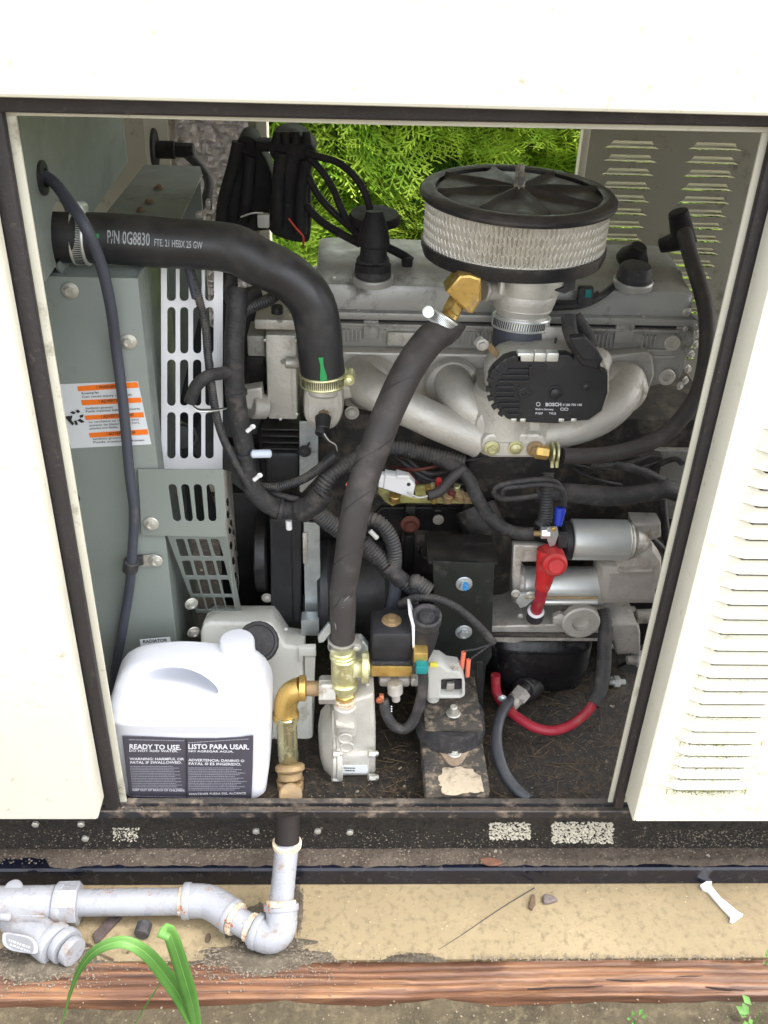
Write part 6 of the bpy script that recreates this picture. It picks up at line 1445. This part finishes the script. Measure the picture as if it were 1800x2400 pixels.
# ---------------------------------------------------------------- gas train
yg = .085
VV = thing('gas_valve', 'yellow-chromate gas valve body with nipples under the fuel hose', 'valve', tuple(W(*c2(430, 600), yg)))
def cz(name, x, y0, y1, d, mat, par, y=yg, **k): return cyl(name, (*c2(x, y0), y), (*c2(x, y1), y), d / K, mat, par, **k)
cz('hose_barb', 420, 470, 520, 120, BRASSD, VV, yg + .015); cz('upper_nut', 418, 478, 530, 150, CHROMATE, VV, yg + .01, sides=30)
cz('body', 430, 520, 690, 165, CHROMATE, VV, yg + .004, sides=30); cz('ring', 430, 675, 725, 180, CHROMATE, VV, yg + .002, sides=30)
cz('ring', 424, 500, 530, 170, CHROMATE, VV, yg + .008, sides=30)
cz('nipple', 434, 725, 790, 125, CHROMATE, VV, yg + .001); cz('hex', 436, 755, 785, 140, BRASS, VV, yg, rfun=hexf); cz('thread_sealant', 440, 785, 860, 150, CEMENT, VV, yg, d2=130 / K)
cyl('side_port', (*c2(480, 600), yg), (*c2(590, 590), yg + .005), 46, CHROMATE, VV, sides=30)
lathe('side_port_rim', W(*c2(545, 590), yg + .0), (1, 0, 0), [(0, .017), (.001, .0195), (.008, .0195), (.009, .017)], CHROMATE, VV, 30)
slab('zinc_plate', [c2(*p) for p in ((495, 410), (545, 410), (590, 460), (590, 740), (500, 740))], Plane(yg + .025), .012, GALV, VV, bev=.002)
bolt(*c2(585, 700), yg + .01, 18, VV, 'plain', mat=STEELD)
cyl('cross_nipple', (*c2(380, 740), yg + .002), (*c2(270, 740), yg + .002), 64, STEELD, VV, sides=8, bev=.05)
RG = thing('gas_regulator', 'grey cast gas regulator with bolted diaphragm flange and small plate', 'regulator', tuple(W(*c2(480, 1100), yg)))
# diaphragm disc seen edge-on: axis along x, body in front
rc_ = W(*c2(500, 1060), yg + .03); rr_ = (1340 - 800) / 2 / K * mpp(rc_)
lathe('diaphragm_cover', W(*c2(360, 1060), yg + .03), (-1, -.1, 0), [(0, rr_), (.004, rr_), (.006, rr_ * .86), (.014, rr_ * .7), (.018, rr_ * .4), (.019, .002)], ALU, RG, 48)
lathe('diaphragm_flange', W(*c2(362, 1060), yg + .03), (1, .1, 0), [(0, rr_ * 1.0), (.001, rr_ * 1.03), (.007, rr_ * 1.03), (.008, rr_)], ALU, RG, 48)
slab('body', [c2(*p) for p in ((365, 860), (520, 790), (625, 760), (638, 1000), (636, 1330), (600, 1345), (560, 1300), (420, 1300), (370, 1250))], Plane(yg - .008), .05, ALU, RG, bev=.005)
cz('inlet_boss', 440, 830, 1010, 150, ALU, RG, yg - .006, sides=30)
pbox('lower_block', c2(385, 1160), c2(600, 1300), yg - .014, .02, ALU, RG, .004)
pbox('dark_base', c2(425, 1275), c2(595, 1335), yg - .013, .03, DARKMET, RG, .004)
for x, y in ((380, 1150), (610, 1150), (375, 1310), (612, 1305)):
    cyl('flange_bolt', (*c2(x - 22, y), yg - .02), (*c2(x + 22, y), yg - .018), 18, BOLT, RG, rfun=hexf); cyl('bolt_end', (*c2(x + 14, y), yg - .019), (*c2(x + 36, y), yg - .017), 14, BOLT, RG)
slab('rating_plate', [c2(*p) for p in rrect(420, 1228, 585, 1278, 8, 3)], Plane(yg - .0146), .0006, STICKW, RG, bev=0)
_v = text_on('printed_text', [('#' * 14, c2(430, 1248), c2(505, 1250), 4, 0), ('#' * 10, c2(440, 1264), c2(500, 1266), 4, 0)], Plane(yg - .0152), 0, PRINTK, RG)
for x, y in ((440, 1050), (450, 1105)): lathe('cast_emblem', W(*c2(x, y), yg - .022), (0, -1, 0), [(0, .009), (.0015, .009), (.002, .0075), (.0005, .007), (.0005, .001)], ALU, RG, 24)
slab('rib', [c2(*p) for p in ((380, 960), (500, 985), (500, 1000), (380, 985))], Plane(yg - .024), .01, ALU, RG, bev=.0015)
slab('link_arm', [c2(*p) for p in ((355, 880), (364, 880), (370, 1300), (360, 1300))], Plane(yg - .022), .003, STEELD, RG, bev=.0005)
bolt(*c2(660, 800), yg + .0, 26, RG, 'plain', mat=M('copper', (.5, .16, .08), .4, .6))
GP = thing('gas_supply_pipe', 'brass elbow with zinc-yellow vertical pipe nipple and tee beside the jug', 'pipe', tuple(W(*c1(1320, 1200), .08)))
ye = .09
P = [W(*c1(1470, 588), ye), W(*c1(1400, 588), ye), W(*c1(1330, 620), ye), W(*c1(1300, 690), ye), W(*c1(1300, 770), ye)]
re_ = 150 / 2 / K * mpp(P[2])
part('elbow', tube_mesh(P[1:], re_, 30, taper=lambda k: 1.02), BRASS, GP)
lathe('elbow_ring', P[4] + Vector((0, 0, .006)), (0, 0, -1), [(0, re_), (.001, re_ * 1.15), (.009, re_ * 1.15), (.010, re_)], BRASS, GP, 36)
lathe('elbow_ring', P[1] + Vector((-.003, 0, 0)), (1, 0, 0), [(0, re_), (.001, re_ * 1.12), (.008, re_ * 1.12), (.009, re_)], BRASS, GP, 36)
cyl('nipple', (*c1(1430, 590), ye), (*c1(1520, 590), ye), 36, BRASSD, GP); cyl('hex_union', (*c1(1520, 592), ye - .002), (*c1(1620, 592), ye - .002), 64, STEELD, GP, rfun=hexf)
cyl('vertical_pipe', (*c1(1302, 770), ye - .006), (*c1(1318, 1095), .072), 48, M('olive_zinc_pipe', (.46, .43, .26), .22, .85, var=.25, vs=20, bump=.08, dirt=(.3, .24, .12), da=.2), GP, sides=32)
def cpc(name, y0, y1, d, mat, **k): return cyl(name, (*c1(1325, y0), .066), (*c1(1328, y1), .060), d / K, mat, GP, sides=32, **k)
cpc('coupling_ring', 1080, 1130, 190, BRASSD); cpc('coupling', 1120, 1180, 160, BRASSD); cpc('coupling_ring', 1165, 1200, 178, BRASSD)
cyl('tee', (*c1(1328, 1190), .058), (*c1(1330, 1345), .046), 62, BRASSD, GP, sides=32); cyl('tee_boss', (*c1(1330, 1270), .055), (*c1(1330, 1285), .03), 54, BRASSD, GP, sides=28)

# ---------------------------------------------------------------- shut-off solenoid
SV = thing('shutoff_solenoid', 'black cube shut-off solenoid on a brass plate with round-capped plug', 'solenoid', tuple(W(*c2(740, 400), .11)))
yso = .105
a = W(*c2(610, 375), yso); b = W(*c2(868, 575), yso)
ztp = a.z
box('coil', a.x, b.x, yso, yso + .052, b.z, a.z, BLACKPL, SV, .006)
tp_ = Vector(((a.x + b.x) / 2, yso + .026, a.z))
lathe('coil_nut', tp_, (0, 0, 1), [(0, .0125), (.001, .0125), (.002, .0105), (.003, .0105), (.0035, .006), (.006, .0055), (.0065, .001)], BRASSD, SV, 28)
pbox('brass_plate', c2(607, 585), c2(874, 655), yso - .002, .055, BRASS, SV, .0015); pbox('gasket', c2(612, 560), c2(868, 583), yso - .003, .05, CAPBLK, SV, .001)
pbox('valve_block', c2(660, 665), c2(860, 725), yso + .004, .03, STEELD, SV, .004)
cyl('bleed_fitting', (*c2(760, 690), yso - .006), (*c2(765, 760), yso - .008), 36, STEELD, SV); cyl('bleed_fitting', (*c2(765, 750), yso - .008), (*c2(770, 805), yso - .008), 20, STEELD, SV)
pbox('square_fitting', c2(868, 668), c2(915, 718), yso + .0, .02, BOLT, SV, .002)
slab('plug', [c2(*p) for p in ((890, 320), (1045, 300), (1050, 380), (1020, 480), (980, 560), (890, 500))], Plane(yso + .0), .035, BLACKPL, SV, bev=.004)
slab('plug_seal', [c2(*p) for p in ((850, 248), (864, 248), (892, 320), (890, 470), (876, 470), (872, 330))], Plane(yso - .002), .03, PLWHITE, SV, bev=.0005)
k0 = W(*c2(967, 250), yso + .012)
lathe('plug_cap', k0 - Vector((0, 0, .012)), (0, -.25, 1), [(0, .0175), (.004, .0185), (.014, .0185), (.016, .016), (.013, .0125), (.012, .011), (.015, .009), (.0155, .001)], CAPBLK, SV, 32)
GS = thing('grey_switch', 'pale grey plastic switch housing with square window below the spade terminals', 'switch', tuple(W(*c2(1090, 690), .12)))
slab('housing', [c2(*p) for p in ((980, 570), (1060, 575), (1110, 610), (1180, 620), (1213, 670), (1215, 760), (1190, 798), (975, 800), (970, 640))], Plane(.118), .03, PLGREY, GS, holes=[[c2(*p) for p in rrect(1062, 675, 1200, 775, 12, 3)]], bev=.003)
pbox('window_well', c2(1050, 665), c2(1205, 785), .130, .006, CAPBLK, GS, .001); pbox('window_pin', c2(1100, 700), c2(1145, 745), .122, .006, STEELD, GS, .001)
pbox('yellow_tab', c2(990, 568), c2(1040, 595), .115, .004, M('yellow_plastic', (.7, .65, .1), .4, bump=0), GS, .0008)
cyl('round_neck', (*c2(1010, 600), .13), (*c2(1010, 800), .13), 30, PLGREY, GS)
bolt(*c2(1150, 590), .118, 18, GS, 'flange', mat=STEELD)
LP = thing('pilot_hose', 'short black hose looping in a U below the shut-off solenoid', 'hose', tuple(W(*c2(830, 900), .1)))
tube('hose', q(c2, (940, 590, .092), (945, 700, .09), (925, 820, .087), (880, 940, .085), (825, 990, .084), (755, 970, .086), (705, 890, .09), (688, 800, .095)), 24, TAPE, LP, sides=18, ridge=.003, amp=.0002)
pbox('brass_elbow', c2(885, 500), c2(972, 580), .09, .02, BRASS, LP, .002); pbox('green_clip', c2(900, 590), c2(975, 640), .078, .026, TEAL, LP, .002); pbox('clip_core', c2(878, 580), c2(905, 640), .086, .02, CAPBLK, LP, .002)
cyl('barb', (*c2(660, 790), .095), (*c2(690, 790), .095), 22, M('copper', (0, 0, 0)), LP)
for yy_ in (845, 860, 875): bolt(*c2(740, yy_), .082, 6, LP, 'plain', mat=PLWHITE, name='tie_tooth')
# bits by the mixer
TL = thing('throttle_lead', 'thin black lead with teal clip lying on the valve cover at the right', 'cable', tuple(W(*a4(300, 1580), .33)))
tube('lead', q(a4, (-60, 1640, .33), (60, 1640, .33), (200, 1625, .33), (330, 1570, .34), (440, 1480, .37), (520, 1380, .40), (530, 1300, .42)), 17, CAPBLK, TL, sides=14)
tube('lead', q(a4, (-60, 1600, .335), (60, 1610, .335), (200, 1600, .335), (320, 1540, .345)), 12, TAPE, TL, sides=12)
pbox('clip', a4(185, 1500), a4(275, 1640), .325, .012, CAPBLK, TL, .002); pbox('teal_lock', a4(232, 1515), a4(270, 1575), .322, .004, TEAL, TL, .001)
lathe('sender', W(*a4(570, 1300), .43), (.2, -.4, 1), [(0, .022), (.008, .02), (.016, .014), (.024, .010)], DK, TL, 24)

# ================================================================ outside: grey pipe, plants, litter
EP = thing('gas_pipe_outside', 'grey painted gas pipe with elbows and strainer lying along the sandy pad', 'pipe', tuple(W(*c4(560, 580), -.07)))
zc = ZP + .026
def Q(x, y, z=zc): return G(*c4(x, y), z)
rp = 112 / 2 / 1.8433 * mpp(Q(560, 580))
print('pipe r', rp)
top = W(*c4(1240, 330), -.034); bot = Q(1212, 610, ZP + .045)
cyl('pipe_stub', top, bot, 102 / 1.8433, PIPEP, EP, sides=32)
lathe('collar', top + Vector((0, 0, -.003)), (0, .2, 1), [(0, rp), (.001, rp * 1.12), (.006, rp * 1.12), (.007, rp)], CEMENT, EP, 30)
cyl('dark_nipple', top + Vector((0, .0, .002)), top + Vector((0, .02, .03)), 58, M('rusty_nipple', (.014, .009, .007), .7, .3, var=.3), EP)
def el(pts, r, name='elbow', tp=None): return part(name, tube_mesh(pts, r, 30, step=.004, taper=tp), PIPEP, EP)
e1 = [Q(1215, 600, ZP + .047), Q(1215, 670, ZP + .035), Q(1195, 720, ZP + .027), Q(1150, 728, ZP + .024), Q(1100, 700, ZP + .025)]
el(e1, rp * 1.2)
def ring(a, b, r, w=.008, mat=None, name='bead_ring'):
    d = (b - a).normalized(); lathe(name, a - d * w / 2, d, [(0, r * .97), (w * .15, r), (w * .85, r), (w, r * .97)], mat or PIPEP, EP, 32)
ring(e1[0], e1[1], rp * 1.33); ring(e1[0] + Vector((0, 0, .007)), e1[1] + Vector((0, 0, .007)), rp * 1.12, .006, CEMENT, 'thread_sealant'); ring(Q(1115, 706), Q(1075, 690), rp * 1.36); ring(Q(1086, 690), Q(1050, 672), rp * 1.10, .007, CEMENT, 'thread_sealant')
e2 = [Q(1110, 702), Q(1050, 672), Q(985, 635)]
el(e2, rp * .98, 'pipe_piece')
ring(Q(1000, 640), Q(970, 622), rp * 1.34, .007); ring(Q(1018, 652), Q(985, 634), rp * 1.24, .006, CEMENT, 'thread_sealant')
e3 = [Q(1000, 640), Q(945, 600), Q(890, 577), Q(810, 574)]
el(e3, rp * 1.27)
ring(Q(808, 574), Q(790, 574), rp * 1.38, .009); ring(Q(786, 576), Q(770, 576), rp * 1.06, .006, CEMENT, 'thread_sealant')
for p_, r_ in ((Q(1000, 640), 1.345), (Q(1115, 706), 1.365)): pass
for x, y, z_ in ((1125, 742, .030), (990, 660, .038), (958, 690, .022), (470, 536, .044), (640, 540, .044), (1155, 600, .06)):
    c = Q(x, y, ZP + z_); sh_ = [random.uniform(.6, 1.4) for _ in range(10)]
    n_ = (CAM - c).normalized(); pr = Plane(c + n_ * .012, c + n_ * .012 + n_.orthogonal(), c + n_ * .012 + n_.cross(n_.orthogonal()))
# run, union, strainer
r0 = Q(792, 576); r1_ = Q(330, 583)
cyl('long_pipe', r0, r1_, 112 / 1.8433, PIPEP, EP, sides=36, bev=.02)
u0, u1 = Q(345, 585), Q(245, 588)
cyl('union_nut', u0, u1, 186 / 1.8433, PIPEP, EP, sides=48, rfun=lambda th, h: math.cos(PI / 8) / math.cos((th % (PI / 4)) - PI / 8), bev=.06)
ring(Q(262, 588), Q(235, 588), rp * 1.62, .01)
cyl('strainer_body', Q(245, 588), Q(-260, 600), 158 / 1.8433, PIPEP, EP, sides=40, bev=.1)
lathe('strainer_boss', Q(60, 522, ZP + .042), (0, -.1, 1), [(0, .011), (.003, .0105), (.004, .009)], PIPEP, EP, 24)
cyl('strainer_branch', Q(60, 640, ZP + .022), Q(235, 775, ZP + .020), 150 / 1.8433, PIPEP, EP, sides=36, bev=.06)
ring(Q(235, 755, ZP + .02), Q(262, 778, ZP + .02), rp * 1.5, .012); ring(Q(280, 765, ZP + .02), Q(310, 792, ZP + .02), rp * 1.35, .010); ring(Q(310, 790, ZP + .02), Q(340, 812, ZP + .02), rp * 1.05, .010)
ov = Q(85, 760, ZP + .040); nv = Vector((.1, -.55, .83)).normalized(); po = Plane(ov, ov + nv.orthogonal(), ov + nv.cross(nv.orthogonal()))
def oval(k, n=28): return [c4(85 + 78 * k * math.copysign(abs(math.cos(a)) ** .6, math.cos(a)), 757 + 40 * k * math.copysign(abs(math.sin(a)) ** .6, math.sin(a)) + 22 * math.cos(a)) for a in [2 * PI * i / n for i in range(n)]]
slab('oval_badge', oval(1), po, .012, PIPEP, EP, bev=.002)
slab('badge_field', oval(.78), Plane(po.o + po.n * .0006, po.o + po.n * .0006 + po.u, po.o + po.n * .0006 + po.v), .0005, M('badge_dark', (.14, .14, .15), .5), EP, bev=0)
_u = text_on('raised_text', [('#' * 14, c4(36, 748), c4(130, 782), 9, 0), ('#' * 12, c4(40, 766), c4(128, 798), 8, 0)], Plane(po.o + po.n * .0009, po.o + po.n * .0009 + po.u, po.o + po.n * .0009 + po.v), .0002, PIPEP, EP)
cyl('cast_arrow', Q(75, 638, ZP + .052), Q(190, 640, ZP + .052), 5, PIPEP, EP, sides=8); cyl('cast_oval', Q(0, 640, ZP + .048), Q(50, 645, ZP + .048), 22, PIPEP, EP, bev=.4)
# rust blooms on threads
rnd = random.Random(9)
def blooms(cx, cy, z, n, rad, sz):
    vs = []; fs = []
    for _ in range(n):
        c = Q(cx + rnd.gauss(0, rad), cy + rnd.gauss(0, rad * .7), z); k = len(vs); s = sz * rnd.uniform(.4, 1.3); nn = (CAM - c).normalized(); u = nn.orthogonal().normalized(); v = nn.cross(u)
        vs.extend([c + (u * math.cos(a) + v * math.sin(a)) * s for a in [i * 1.05 for i in range(6)]] + [c + nn * s * .4]); fs.extend([(k + i, k + (i + 1) % 6, k + 6) for i in range(6)])
    o = part('rust_flakes', mesh_of(vs, fs), RUST, EP); o['kind'] = 'stuff'
blooms(1125, 742, ZP + .034, 14, 14, .0016); blooms(985, 672, ZP + .040, 14, 18, .0013); blooms(1160, 600, ZP + .062, 10, 14, .0014); blooms(785, 610, ZP + .045, 12, 10, .0010); blooms(470, 540, ZP + .0585, 16, 20, .0007); blooms(640, 545, ZP + .0585, 10, 16, .0006)
# soil heaped round the elbow and strainer
SH = floor_mat('loose_grey_soil', (.08, .065, .045), (.15, .125, .09), (.21, .17, .12), 40, 180, 1., .95, chips=(.36, .32, .26), chip_amt=.05, chips_s=300)
def heap(name, cx, cy, rx, ry, h, seed):
    c = G(*c4(cx, cy), ZP); vs = []; n = 44
    sx = rx / 1.8433 * mpp(c); sy = ry / 1.8433 * mpp(c) * 1.25
    for j in range(n + 1):
        for i in range(n + 1):
            u, v = i / n * 2 - 1, j / n * 2 - 1; r_ = math.hypot(u, v)
            hh = h * max(-.3, (1 - r_ * (1 + .35 * mn.noise(Vector((u * 3, v * 3, seed)))))) + .002 * mn.noise(Vector((u * 18, v * 18, seed))) * (r_ < .95) - .0012
            vs.append((c.x + u * sx, c.y + v * sy, ZP + hh))
    m = n + 1; fs = [(j * m + i, j * m + i + 1, (j + 1) * m + i + 1, (j + 1) * m + i) for j in range(n) for i in range(n)]
    o = part(name, mesh_of(vs, fs), SH); tag(o, kind='stuff')
heap('loose_soil', 1130, 840, 330, 95, .012, 1); heap('loose_soil', 150, 860, 330, 110, .012, 2); heap('loose_soil', 1130, 690, 190, 120, .006, 3); heap('loose_soil', 1270, 600, 60, 140, .004, 6); heap('loose_soil', c5(0, 0)[0] * 0 + 1780, 820, 150, 26, .004, 5)
chipo = chips('gravel_crumbs', 1300, lambda r: G(*c4(r.gauss(1100, 190), r.gauss(830, 55)), ZP + .006), .0011, GRITC, None, 31); tag(chipo)
chipo = chips('gravel_crumbs', 1100, lambda r: G(*c4(r.gauss(120, 200), r.gauss(870, 50)), ZP + .006), .0011, GRITC, None, 32)
chipo = chips('gravel_crumbs', 420, lambda r: G(*c5(r.uniform(380, 1600), 822 + r.gauss(0, 9)), ZP + .003), .0013, GRITC, None, 33)
chipo = chips('gravel_crumbs', 500, lambda r: Vector((r.uniform(-.5, .5), y_tim - r.uniform(0, .09), -.118 + .012)), .0012, GRITC, None, 34)
# litter on the pad
def flat_thing(name, label, cat, pts, fn, z, th, mat, bev=.0006):
    ph = Plane(Vector((0, 0, z + th)), Vector((1, 0, z + th)), Vector((0, 1, z + th)))
    o = slab(name, [ph.uv(G(*fn(*p), z + th)) for p in pts], ph, th, mat, None, world=True, bev=bev); tag(o, label, cat); return o
flat_thing('plastic_strip', 'broken white plastic strip with flared ends lying across the pad edge', 'strip', [(1367, 505), (1405, 482), (1418, 492), (1412, 505), (1455, 560), (1475, 575), (1530, 620), (1552, 632), (1508, 665), (1495, 658), (1498, 640), (1460, 600), (1400, 530), (1380, 522)], c5, ZP + .001, .004, PLWHITE, 0)
flat_thing('bark_chip', 'brown upright sliver of bark left of a purplish pebble', 'bark', [(640, 542), (652, 548), (655, 585), (640, 610), (626, 602), (634, 565)], c5, ZP + .0, .004, BARK)
flat_thing('pebble', 'purplish flat pebble beside the bark sliver', 'stone', smoothpts([(690, 545), (715, 542), (750, 562), (740, 572), (705, 580), (690, 575)], 3), c5, ZP, .006, M('purple_stone', (.14, .11, .10), .7, var=.2, vs=200), .002)
flat_thing('bark_strip', 'dark splintered bark strip lying below the grey pipe', 'bark', [(400, 715), (470, 640), (525, 640), (500, 665), (430, 740), (410, 750)], c4, ZP, .006, M('dark_bark', (.07, .05, .045), .9, var=.3, vs=80, bump=1), .001)
hc_ = Q(620, 700, ZP + .012)
o = cyl('rubber_cap', Q(627, 672, ZP + .011), Q(610, 722, ZP + .011), 36, CAPBLK, None); tag(o, 'small black rubber cap lying on the sand below the pipe', 'cap')
flat_thing('seed_husk', 'small dark husk on the pad near the pipe elbow', 'husk', smoothpts([(890, 718), (905, 712), (910, 730), (898, 752), (886, 745)], 3), c4, ZP, .003, BARK, .001)
flat_thing('wood_chip', 'reddish chip on the silt of the bottom flange', 'chip', smoothpts([(415, 395), (460, 385), (510, 400), (500, 415), (450, 418)], 3), c5, ZL + .002, .003, M('chip_brown', (.16, .075, .045), .85, var=.3, vs=90), .0008)
t = tube('thin_crack', [G(*c5(*p), ZP + .0002) for p in ((650, 518), (500, 610), (330, 725), (235, 785))], 3.2, PRINTK, None, sides=6, taper=lambda k: 1 - .6 * k); t.name = 'dry_stalk'; tag(t, 'long thin dark stalk lying diagonally on the sandy pad', 'stalk')
for i, (pts) in enumerate([[(350, 750), (400, 770), (430, 800), (490, 828)], [(550, 800), (570, 780), (610, 790)]]):
    t = tube('twig', [G(*c4(*p), ZP + .003) for p in pts], 5, BARK, None, sides=6); tag(t, ['thin curved twig beside the strainer soil', 'short twig behind the bending grass leaf'][i], 'twig')
# broad grass blades in the foreground
GR = thing('maize_like_grass', 'young broad-leaved grass plant arching up in front of the timber beam', 'plant', (W(*c4(850, 1106), -.2).x, -.22, -.13))
def blade(pts, ws, twist=0, fold=.25):
    P = [W(*c4(x, y), d) for x, y, d in pts]; n = 40
    PS = resample(smoothpts(P, 12, False), .004); L = len(PS); vs = []
    FRb = frames(PS)
    for i, p in enumerate(PS):
        k = i / (L - 1); t = FRb[i][0]; j = k * (len(ws) - 1); a = int(min(j, len(ws) - 2)); w = (ws[a] + (ws[a + 1] - ws[a]) * (j - a)) / 1.8433 * mpp(p) / 2
        v = (CAM - p).normalized(); sd = t.cross(v).normalized(); nn = sd.cross(t); sd = (sd * math.cos(twist * (k - .3)) + nn * math.sin(twist * (k - .3)))
        nn = sd.cross(t)
        for u in (-1, -.5, -.06, 0, .06, .5, 1): vs.append(p + sd * w * u + nn * (w * fold * abs(u)) * (1 if u else .3) + nn * .0)
    m = 7; fs = [(i * m + j, i * m + j + 1, (i + 1) * m + j + 1, (i + 1) * m + j) for i in range(L - 1) for j in range(m - 1)]
    me = mesh_of(vs, fs, ang=80); o = part('leaf', me, BLADE, GR)
    so = o.modifiers.new('s', 'SOLIDIFY'); so.thickness = .0003
    part('midrib', tube_mesh(PS[::4] + [PS[-1]], max(ws) / 1.8433 * mpp(PS[0]) * .028, 6, taper=lambda k: 1 - .5 * abs(2 * k - 1)), M('leaf_midrib', (.14, .28, .07), .5, bump=0), o)
    return o
blade([(268, 1110, -.235), (300, 985, -.24), (345, 870, -.245), (420, 785, -.25), (530, 752, -.25), (630, 800, -.25), (720, 905, -.245), (790, 1010, -.24), (845, 1130, -.235)], [5, 10, 20, 36, 50, 62, 68, 62, 46], .3)
blade([(700, 740, -.262), (715, 708, -.256), (728, 703, -.25), (755, 770, -.25), (795, 900, -.245), (830, 1020, -.24), (850, 1130, -.235)], [52, 64, 66, 66, 60, 52, 44], 0, .12)
blade([(560, 1140, -.238), (640, 1010, -.243), (690, 930, -.245), (680, 900, -.246)], [2, 5, 6, 3], 0)
tube('stem', [W(*c4(850, 1120), -.235), W(*c4(858, 1200), -.235)], 26, BLADE, GR)
def weed(label, cx, cy, n, s, seed):
    rnd = random.Random(seed); base = G(*c5(cx, cy), -.112 if cy > 1000 else ZP + .005); t = thing('weed', label, 'weed', tuple(base))
    for i in range(n):
        a = rnd.uniform(0, 6.28); h = rnd.uniform(0, s); c = base + Vector((math.cos(a) * s * .4, math.sin(a) * s * .3, h)); d = Vector((math.cos(a), math.sin(a), .5)).normalized(); sd = d.cross(Vector((0, -.5, 1))).normalized(); L = s * rnd.uniform(.35, .6)
        vs = [c, c + d * L * .5 + sd * L * .3, c + d * L, c + d * L * .5 - sd * L * .3, c + d * L * .5 + Vector((0, 0, -.0015))]
        part('leaf', mesh_of(vs, [(0, 1, 4), (1, 2, 4), (2, 3, 4), (3, 0, 4)]), BLADE, t)
    part('stem', tube_mesh([base - Vector((0, 0, .03)), base + Vector((0, 0, s * .8))], .0008, 6), BLADE, t)
weed('low green weed at the bottom edge right of centre', 1080, 1112, 8, .016, 1)
weed('slender green weed sprig at the bottom right corner', 1605, 1105, 12, .03, 2)
weed('green leaf tip at the right end of the timber beam', 1650, 850, 4, .014, 3)

# scuffs on the fuel hose, extra leads in the dark of the bay, small fixings
for pts in (((430, 165), (455, 140), (470, 128)), ((418, 205), (425, 212), (432, 204)), ((372, 300), (378, 330), (380, 350))):
    part('scuff', tube_mesh([W(*c2(*p), .091) for p in pts], .0005, 6, taper=lambda k: .3 + math.sin(PI * k)), M('scuff_grey', (.20, .18, .17), .8, bump=0), FH)
rnd = random.Random(12)
WH = thing('block_wiring', 'tangle of thin dark leads running below the manifold over the block', 'wiring', tuple(W(*b3(500, 950), .3)))
for i in range(9):
    x0, y0 = rnd.uniform(150, 500), rnd.uniform(850, 1000); x1, y1 = x0 + rnd.uniform(250, 600), rnd.uniform(850, 1180)
    tube('lead', [(*b3(x0, y0), .30), (*b3((x0 + x1) / 2 + rnd.uniform(-60, 60), (y0 + y1) / 2 + rnd.uniform(20, 90)), .275), (*b3(x1, y1), .30)], rnd.choice([6, 8, 11]), rnd.choice([CAPBLK, TAPE, LOOM, DKRED]), WH, sides=8)
for i in range(7):
    x0, y0 = rnd.uniform(650, 1000), rnd.uniform(180, 330)
    tube('lead', [(*b4(x0 - 60, y0), .30), (*b4(x0 + 80, y0 + rnd.uniform(20, 70)), .285), (*b4(x0 + 260, y0 + rnd.uniform(-40, 120)), .30)], rnd.choice([6, 9, 12]), rnd.choice([CAPBLK, TAPE, LOOM]), WH, sides=8)
for x, y in ((840, 690), (1040, 700), (1180, 702), (1330, 700), (1480, 702), (1600, 700)):
    pz = G(x, y, zf0 + .0002); pz.y = yv - .005; bolt(Vector((pz.x, yv - .004, zf0 + .0001)), 0, 0, 13, VC, 'plain', (0, 0, 1), BOLT)
for x, y in ((600, 130), (600, 610), (805, 130), (805, 610), (700, 640)): bolt(*b2(x + 12, y), .2735, 13, EG, 'plain', mat=BOLT)
for x, y in ((770, 640), (770, 820), (640, 350)): bolt(*b3(x + 140, y - 370 if y > 700 else y - 300), ym - .001, 22, IM, 'plain', mat=BOLT)
for p_, ax_ in ((W(*b2(480, 850), yy - .013), (.1, 0, -1)), (W(*b2(425, 480), yy - .01), (0, 0, 1)), (W(*b2(700, 1228), yy - .01), (1, 0, -.2)), (W(*b2(985, 1125), .20), (1, .2, .9))):
    rr = 50 / 2 * mpp(p_); lathe('cable_tie', p_, ax_, [(0, rr), (.0005, rr * 1.06), (.0045, rr * 1.06), (.005, rr)], CAPBLK, H1, 24)
_u['kind'] = 'stuff'; _v['kind'] = 'stuff'
